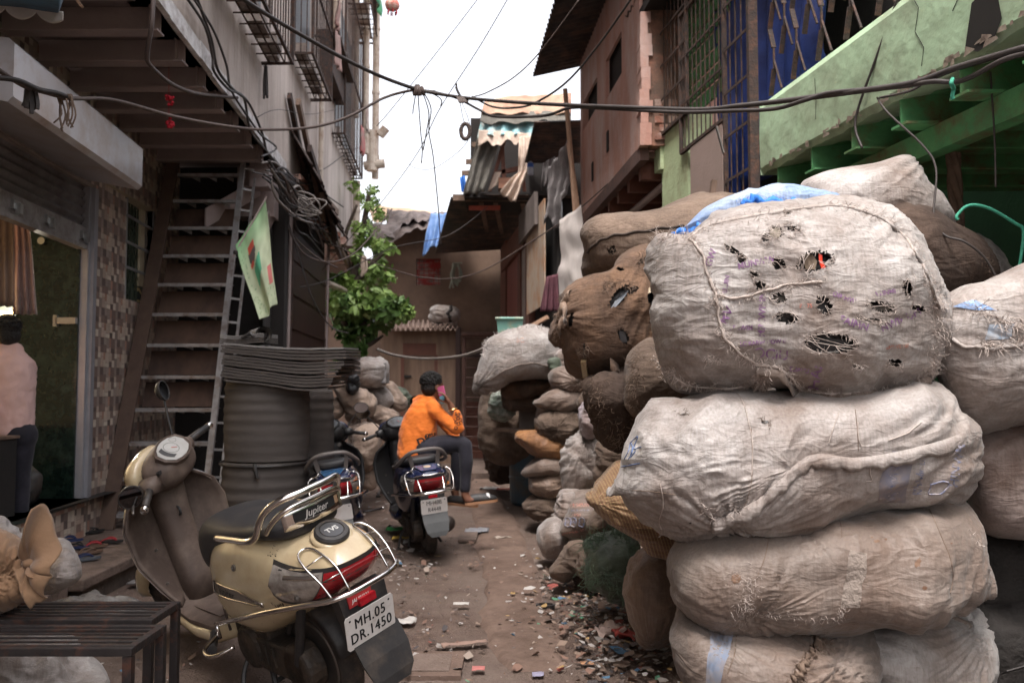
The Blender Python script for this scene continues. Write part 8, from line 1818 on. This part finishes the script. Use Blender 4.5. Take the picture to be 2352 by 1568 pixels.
wire('wire looping below the tangle in front of the dark brown door',[(620,400,9.3),(680,560,9.6),(740,600,10),(800,590,10.5),(850,545,11),(900,480,11.5)],.010,m_wireb)
wire('second wire looping below the tangle in front of the dark brown door',[(610,390,9.3),(660,520,9.6),(720,585,10),(775,615,10.5)],.009,m_wireb)
wire('thin wire hanging down the green parapet',[(2185,-10,3.7),(2160,90,3.75),(2138,165,3.8),(2100,205,3.85),(2020,225,4)],.006)
wire('wire hanging straight over the green parapet',[(2065,-10,4.05),(2010,140,4.2),(1965,275,4.35),(1980,340,4.3)],.007)
wire('looping wire falling onto the peaked cloth bundle',[(2015,225,3.9),(2040,260,3.8),(2120,335,3.7),(2150,390,3.65),(2145,500,3.6),(2170,540,3.55),(2215,555,3.5),(2260,590,3.5),(2290,640,3.5)],.005)
wire('thin wire dangling in front of the green joists',[(2275,165,3.6),(2278,215,3.6),(2285,330,3.6),(2287,430,3.6)],.004)
wire('mint plastic strap looping over the white sack at the right edge',[(2200,505,3.6),(2198,495,3.6),(2225,472,3.6),(2270,478,3.6),(2330,512,3.6),(2350,530,3.6),(2345,590,3.6),(2335,640,3.6)],.007,M('mint_strap',(.05,.30,.20),bump=0),'plastic_strap',cat='strap')
wire('mint strap knotted on the cables over the parapet',[(2188,182,3.5),(2185,192,3.45),(2190,205,3.5),(2187,222,3.5),(2190,228,3.5)],.009,bpy.data.materials['mint_strap'],'plastic_strap',cat='strap')
def tassel(name,label,cat,u,v,Y,m,n=7,L_=.25,seed=1,w=.03,rad=.006,split=False):
 r=random.Random(seed);b=MB()
 for k in range(n):p=P(u,v,Y)+Vector((r.uniform(-w,w),r.uniform(-.02,.02),0));b.tube(crom([p,p+Vector((r.uniform(-w,w),0,-L_*.5)),p+Vector((r.uniform(-w,w),0,-L_*r.uniform(.7,1)))],4),rad,4)
 b.tube([P(u,v,Y)+Vector((-w,0,0)),P(u,v,Y)+Vector((w,0,.01))],.015,6)
 tag(b.build(name,m),label,cat)
tassel('cloth_strip','frayed brown string knot hanging on the slack cable at left','string',150,226,4.45,m_strandb,9,.18,3,.035,.005)
tassel('cloth_strip','black rag strip tied to the slack cable at the left edge','rag',70,208,4.2,m_wire,6,.12,4,.02,.012)
tassel('cloth_strip','black strip dangling from the iron bracket below the first cage','rag',610,155,8,m_wire,4,.32,5,.015,.012)
tassel('cloth_strip','grey rope ends hanging under the green joists','rope',2282,230,3.7,m_strandb,5,.12,6,.012,.006)
tassel('cloth_strip','pale cloth strip hanging from the pipe by the leafy tree','rag',836,590,14.2,m_rag,5,.38,7,.03,.02)
tassel('plastic_strips','bunch of pale green plastic strips hanging on the mud-rendered wall','plastic strips',1050,605,16.8,M('pale_strips',(.36,.40,.34),bump=0),9,.5,8,.10,.018)
m_redp2=M('red_flower',(.55,.02,.04),(.35,.01,.02),bump=0)
for(v,lab)in((228,'upper red flower tuft on a thread under the soffit'),(287,'lower red flower tuft on a thread under the soffit')):
 r=random.Random(v);b=MB();c=P(388,v,6)
 for k in range(14):ell(b,c+Vector((r.gauss(0,.014),r.gauss(0,.01),r.gauss(0,.02))),(.012,.01,.012),None,6)
 tag(b.build('red_tuft',m_redp2,smooth=True),lab,'flower','red tufts on the thread')
wire('hair-thin thread carrying the two red tufts',[(390,20,6),(388,150,6),(388,285,6)],.0015,m_redp2,'thread',cat='thread')
lt_=thing('lantern','small red and white paper lantern hanging at the top of the sky gap','lantern',P(900,15,9));c=P(901,12,9);b=MB();rs=[]
for k in range(9):a=-1.3+2.6*k/8;rs.append([c+Vector((.075*math.cos(a)*(1+.1*(j%2))*math.cos(6.283*j/16),.075*math.cos(a)*math.sin(6.283*j/16),.068*math.sin(a)))for j in range(16)])
b.rings(rs);b.build('paper_shell',M('lantern_paper',(.60,.07,.05),(.68,.60,.50),rough=.7,ns=14,bump=0),lt_,smooth=False);b=MB()
for k in range(10):p=c+Vector((.05*math.cos(k),.05*math.sin(k),-.06));b.tube([p,p+Vector((0,0,-.04))],.006,4)
b.build('fringe',m_redp2,lt_)
# green printed cloth on the last cage
tag(curtain('printed_banner',(LU(15.3,.50,10.2),LU(16.6,.50,10.2),LU(16.2,.50,8.5),LU(15.4,.50,8.6)),M('green_banner',(.03,.22,.14),(.05,.30,.10),rough=.6,ns=1.6,bump=0,dirt=(.50,.30,.28),ds=1.5,da=.05,soft=.03),wav=.03,waves=2,lump=.04,seed=6),'green printed banner draped on the highest window cage','banner')
for k,(Y,z)in enumerate(((10.95,6.6),(11.05,6.1),(15.5,6.6),(14.5,5.9))):
 tag(curtain('washing',(LU(Y,.34,z),LU(Y+.25,.36,z),LU(Y+.25,.36,z-.5),LU(Y,.34,z-.45)),M('washing_%d'%k,((.40,.22,.20),(.42,.26,.24),(.60,.56,.50),(.45,.08,.09))[k],(.25,.18,.16),ns=4,bump=.2),wav=.03,waves=2,lump=.04,seed=k,nu=12,nv=10),('upper pinkish garment hung outside the second window cage','lower pinkish garment hung outside the second window cage','white garment hung on the third window cage','red garment hung on the third window cage')[k],'garment','washing on the window cages')
 # awning at the upper left corner
aw=thing('tarpaulin_awning','blue awning with scalloped white edge at the top left corner','awning',P(60,20,3.6))
def awf(s,v):
 u=-60+215*s;return P(u,-60+(66+26*s-60*max(0,s-.9)/.1)*v,3.7-.7*(1-v))
o=MB().grid(awf,60,10).build('sheet',M('navy_tarp',(.05,.16,.27),(.02,.06,.11),rough=.5,ns=3),aw,smooth=True);thick(o,.004)
def aws(s,v):
 u=-60+205*s;d=abs(math.sin(s*9.0))**.6;return P(u,2+25*s+v*(6+24*d),3.69+.01*math.sin(s*9))
o=MB().grid(aws,80,5).build('scalloped_edge',M('white_canvas',(.56,.53,.50),(.44,.41,.38),ns=6,bump=.1),aw,smooth=True);thick(o,.003)
b=MB();b.bar(P(170,-10,4.6),P(188,16,4.6),.03,.012);tag(b.build('split_stick',m_bamboo),'short split bamboo end poking out at the top left','stick')
# bits on the right
b=MB();b.bar(P(1548,505,4.7),P(1565,540,4.7),.03,.03);b.bar(P(1540,505,4.7),P(1562,508,4.7),.05,.03);tag(b.build('iron_hook',m_black),'black iron hook sticking out of the wide jute bale','hook')
b=MB();b.bar(P(1640,415,4.9),P(1632,480,4.9),.05,.03);tag(b.build('dark_stake',m_wood),'dark wooden stake standing before the mauve board','stake')
b=MB();b.bar(P(1645,290,5.3),P(1662,352,5.3),.03,.008);tag(b.build('metal_strip',m_steel),'thin metal strip dangling at the iron grille','strip')
b=MB();c=P(1218,385,12.2);b.lathe([(0,-.11),(.045,-.11),(.045,.05),(.035,.08),(.016,.10),(.016,.12),(0,.12)],tuple(c),12);q_=b.build('water_bottle',M('bottle_plastic',(.42,.48,.58),rough=.15,bump=0),smooth=True);tag(q_,'small clear bottle with blue label hanging under the patched loft','bottle');MB().lathe([(.047,.0),(.047,.06)],tuple(c),12).build('label_band',mcol('blue_label',(.04,.12,.45)),q_)
sk_([(1262,832),(1275,825),(1284,838),(1284,858),(1272,862)],8.4,.06,'green','green bottle-like rag poking out beside the large bulging white sack',name='green_rag',seed=301,group=None,nt=30,nk=16)
# ================================================================ LITTER
r=random.Random(55);pal=[(.30,.24,.20),(.22,.14,.10),(.17,.10,.075),(.36,.33,.31),(.27,.24,.22),(.20,.115,.085),(.12,.09,.08),(.19,.135,.105),(.06,.05,.05),(.38,.35,.33),(.24,.17,.13),(.20,.13,.10)]
hot=[(.28,.07,.055),(.34,.22,.09),(.42,.40,.38),(.08,.17,.27),(.10,.26,.16),(.45,.43,.41)]
vs=[];fs=[];cols=[]
def bit(x,y,s,c,z=.0):
 n=r.randint(4,6);a0=r.uniform(0,6.28);i=len(vs);tx_,ty_=r.gauss(0,.5),r.gauss(0,.5);st=r.uniform(.3,1)
 zz=z+.008+r.uniform(0,.006)
 ring=[]
 for k in range(n):
  a=6.283*k/n;q=s*r.uniform(.6,1.1);px,py=q*math.cos(a),q*st*math.sin(a);X=px*math.cos(a0)-py*math.sin(a0);Y=px*math.sin(a0)+py*math.cos(a0)
  ring.append(Vector((x+X,y+Y,max(.004,zz+(X*tx_+Y*ty_)*.5+abs(r.gauss(0,.004))))))
 vs.extend(ring);fs.append(tuple(range(i,i+n)));cols.append(c)
def zone(n,pts,s0,s1,hp=.08,pile=0):
 """scatter inside a picture-space polygon strip laid on the ground"""
 for _ in range(n):
  (u0,v0),(u1,v1),w=r.choice(pts);t=r.random();g=G(u0+(u1-u0)*t,v0+(v1-v0)*t);x=g.x+r.gauss(0,w);y=g.y+r.gauss(0,w*1.2)
  bit(x,y,.85*r.uniform(s0,s1)*(1 if r.random()<.9 else 1.8),r.choice(hot)if r.random()<hp else r.choice(pal),pile*max(0,r.gauss(.4,.5))if pile else 0)
zone(1300,[((1270,1290),(1400,1560),.20),((1330,1330),(1500,1568),.22),((1350,1400),(1470,1500),.16)],.010,.038,.16,.035)
zone(420,[((890,1290),(1080,1300),.45),((900,1400),(980,1480),.35),((860,1240),(920,1330),.25)],.008,.035,.06)
zone(260,[((1050,1180),(1200,1560),.7)],.005,.018,.06);zone(260,[((1080,1060),(1180,1160),.35),((840,1130),(880,1200),.3)],.012,.05,.06)
zone(1500,[((860,1300),(1400,1568),1.1),((1050,1100),(1150,1300),.7)],.002,.007,.02);zone(160,[((300,1500),(450,1568),.5)],.006,.02,.05)
lo_=mk('litter',vs,fs,m_attr,None,recalc=False,origin=(0,4,0));colour_mesh(lo_,cols);lo_['kind']='stuff'
def rag(name,label,cat,u,v,w,d,col,z=.012,h=.02,seed=1,rough=.7,metal=0,rot=0):
 g=G(u,v);c_,s_=math.cos(rot),math.sin(rot);q=[]
 for i in range(11):
  for j in range(9):x=(i/10-.5)*w;y=(j/8-.5)*d;q.append((x,y,seed))
 qa=np.array(q,float);n1=pn(qa*14,seed);n2=pn(qa*35+3,seed+1);n3=pn(qa*5,seed+2);vs=[]
 for(x,y,_),a,b_,c in zip(q,n1,n2,n3):e=1+.35*c;vs.append(Vector((g.x+(x*c_-y*s_)*e,g.y+(x*s_+y*c_)*e,z+h*(.5+a*.5+b_*.3))))
 o=mk(name,vs,[(i*9+j,i*9+j+1,(i+1)*9+j+1,(i+1)*9+j)for i in range(10)for j in range(8)],M(name+'_m%d'%seed,col,rough=rough,metal=metal,ns=18,bump=.1),smooth=metal==0);thick(o,.0015);return tag(o,label,cat)
rag('foil','crumpled shiny foil at the edge of the litter heap','foil',1270,1338,.15,.12,(.75,.74,.72),h=.07,seed=3,rough=.22,metal=1)
rag('plastic_film','grey plastic film lying flat right of the blue scooter','plastic',1095,1223,.24,.26,(.27,.27,.29),h=.03,seed=5,rough=.4)
rag('cardboard_strip','long pinkish cardboard strip lying in the lane','cardboard',1066,1484,.25,.07,(.34,.225,.18),h=.015,seed=7,rot=.3)
rag('cardboard_scrap','pale cardboard scrap right of the grey film','cardboard',1158,1238,.16,.07,(.36,.30,.25),h=.02,seed=9,rot=.3)
rag('paper_scrap','crumpled white paper beside the number plate of the cream scooter','paper',930,1436,.11,.10,(.52,.49,.46),h=.04,seed=11)
rag('red_rag','torn red rag lying against the tan sack','rag',1452,1480,.20,.14,(.42,.07,.055),h=.09,seed=13)
rag('paper_scrap','pinkish white crumpled paper left of the red rag','paper',1405,1470,.16,.18,(.40,.30,.26),h=.09,seed=15)
rag('leaflet','small orange and yellow leaflet on the ground by the drain cover','leaflet',1347,1528,.07,.05,(.50,.26,.14),h=.008,seed=17)
rag('leaflet','tiny blue and yellow packet at the bottom of the lane','packet',1236,1555,.05,.05,(.30,.28,.38),h=.01,seed=19)
rag('leaflet','red and white sachet right of the drain cover','sachet',1098,1542,.06,.06,(.50,.18,.16),h=.01,seed=21)
rag('red_wrapper','red wrapper on the ground behind the man in orange','wrapper',1160,1127,.22,.14,(.50,.06,.05),h=.03,seed=23)
rag('white_wrapper','whitish plastic wrapper left of the red one','wrapper',1122,1125,.25,.2,(.42,.40,.39),h=.04,seed=25)
rag('white_wrapper','small white wrapper near the cream scooter tail','wrapper',1060,1392,.10,.05,(.55,.52,.49),h=.015,seed=27)
rag('green_wrapper','bright green wrapper behind the cream scooter rail','wrapper',905,1222,.14,.1,(.06,.36,.10),h=.04,seed=29)
rag('yellow_wrapper','yellow wrapper beside the bright green one','wrapper',920,1240,.16,.1,(.48,.32,.06),h=.03,seed=31)
rag('plastic_film','white plastic film behind the tail of the cream scooter','plastic',950,1250,.2,.12,(.42,.40,.38),h=.04,seed=33)
rag('foil','small silver foil scrap beside the red rag','foil',1478,1420,.12,.10,(.7,.7,.7),h=.07,seed=35,rough=.25,metal=1)
rag('cardboard_scrap','brown cardboard piece leaning at the litter heap by the tan sack','cardboard',1415,1400,.22,.14,(.28,.19,.14),h=.05,seed=37)
sl_=thing('rubber_sole','black rubber heel lying on the litter in the lane','shoe heel',G(1253,1398));c=G(1253,1398);b=MB();rs=[]
for rr_,z in((.045,.006),(.047,.03),(.036,.032),(.034,.012)):rs.append([c+Vector((1.3*rr_*math.cos(a),rr_*.9*math.sin(a),z))for a in[2*math.pi*j/20 for j in range(20)]])
b.rings(rs,cap=True);b.build('rim',m_blk,sl_,smooth=False)
b=MB();b.tube(crom([G(868,1140),G(880,1125),G(905,1128)],3),.03,6);tag(b.build('dark_sandal',m_blk,smooth=True),'lone black sandal on the ground beyond the far scooters','sandal')
b=MB();g=G(1062,1232);b.box((g.x-.02,g.y-.3,0),(g.x+.14,g.y+.1,.03));q_=b.build('paving_slab',m_ledge);tag(q_,'small concrete slab beside the rear wheel of the blue scooter','slab');bev(q_,.006)
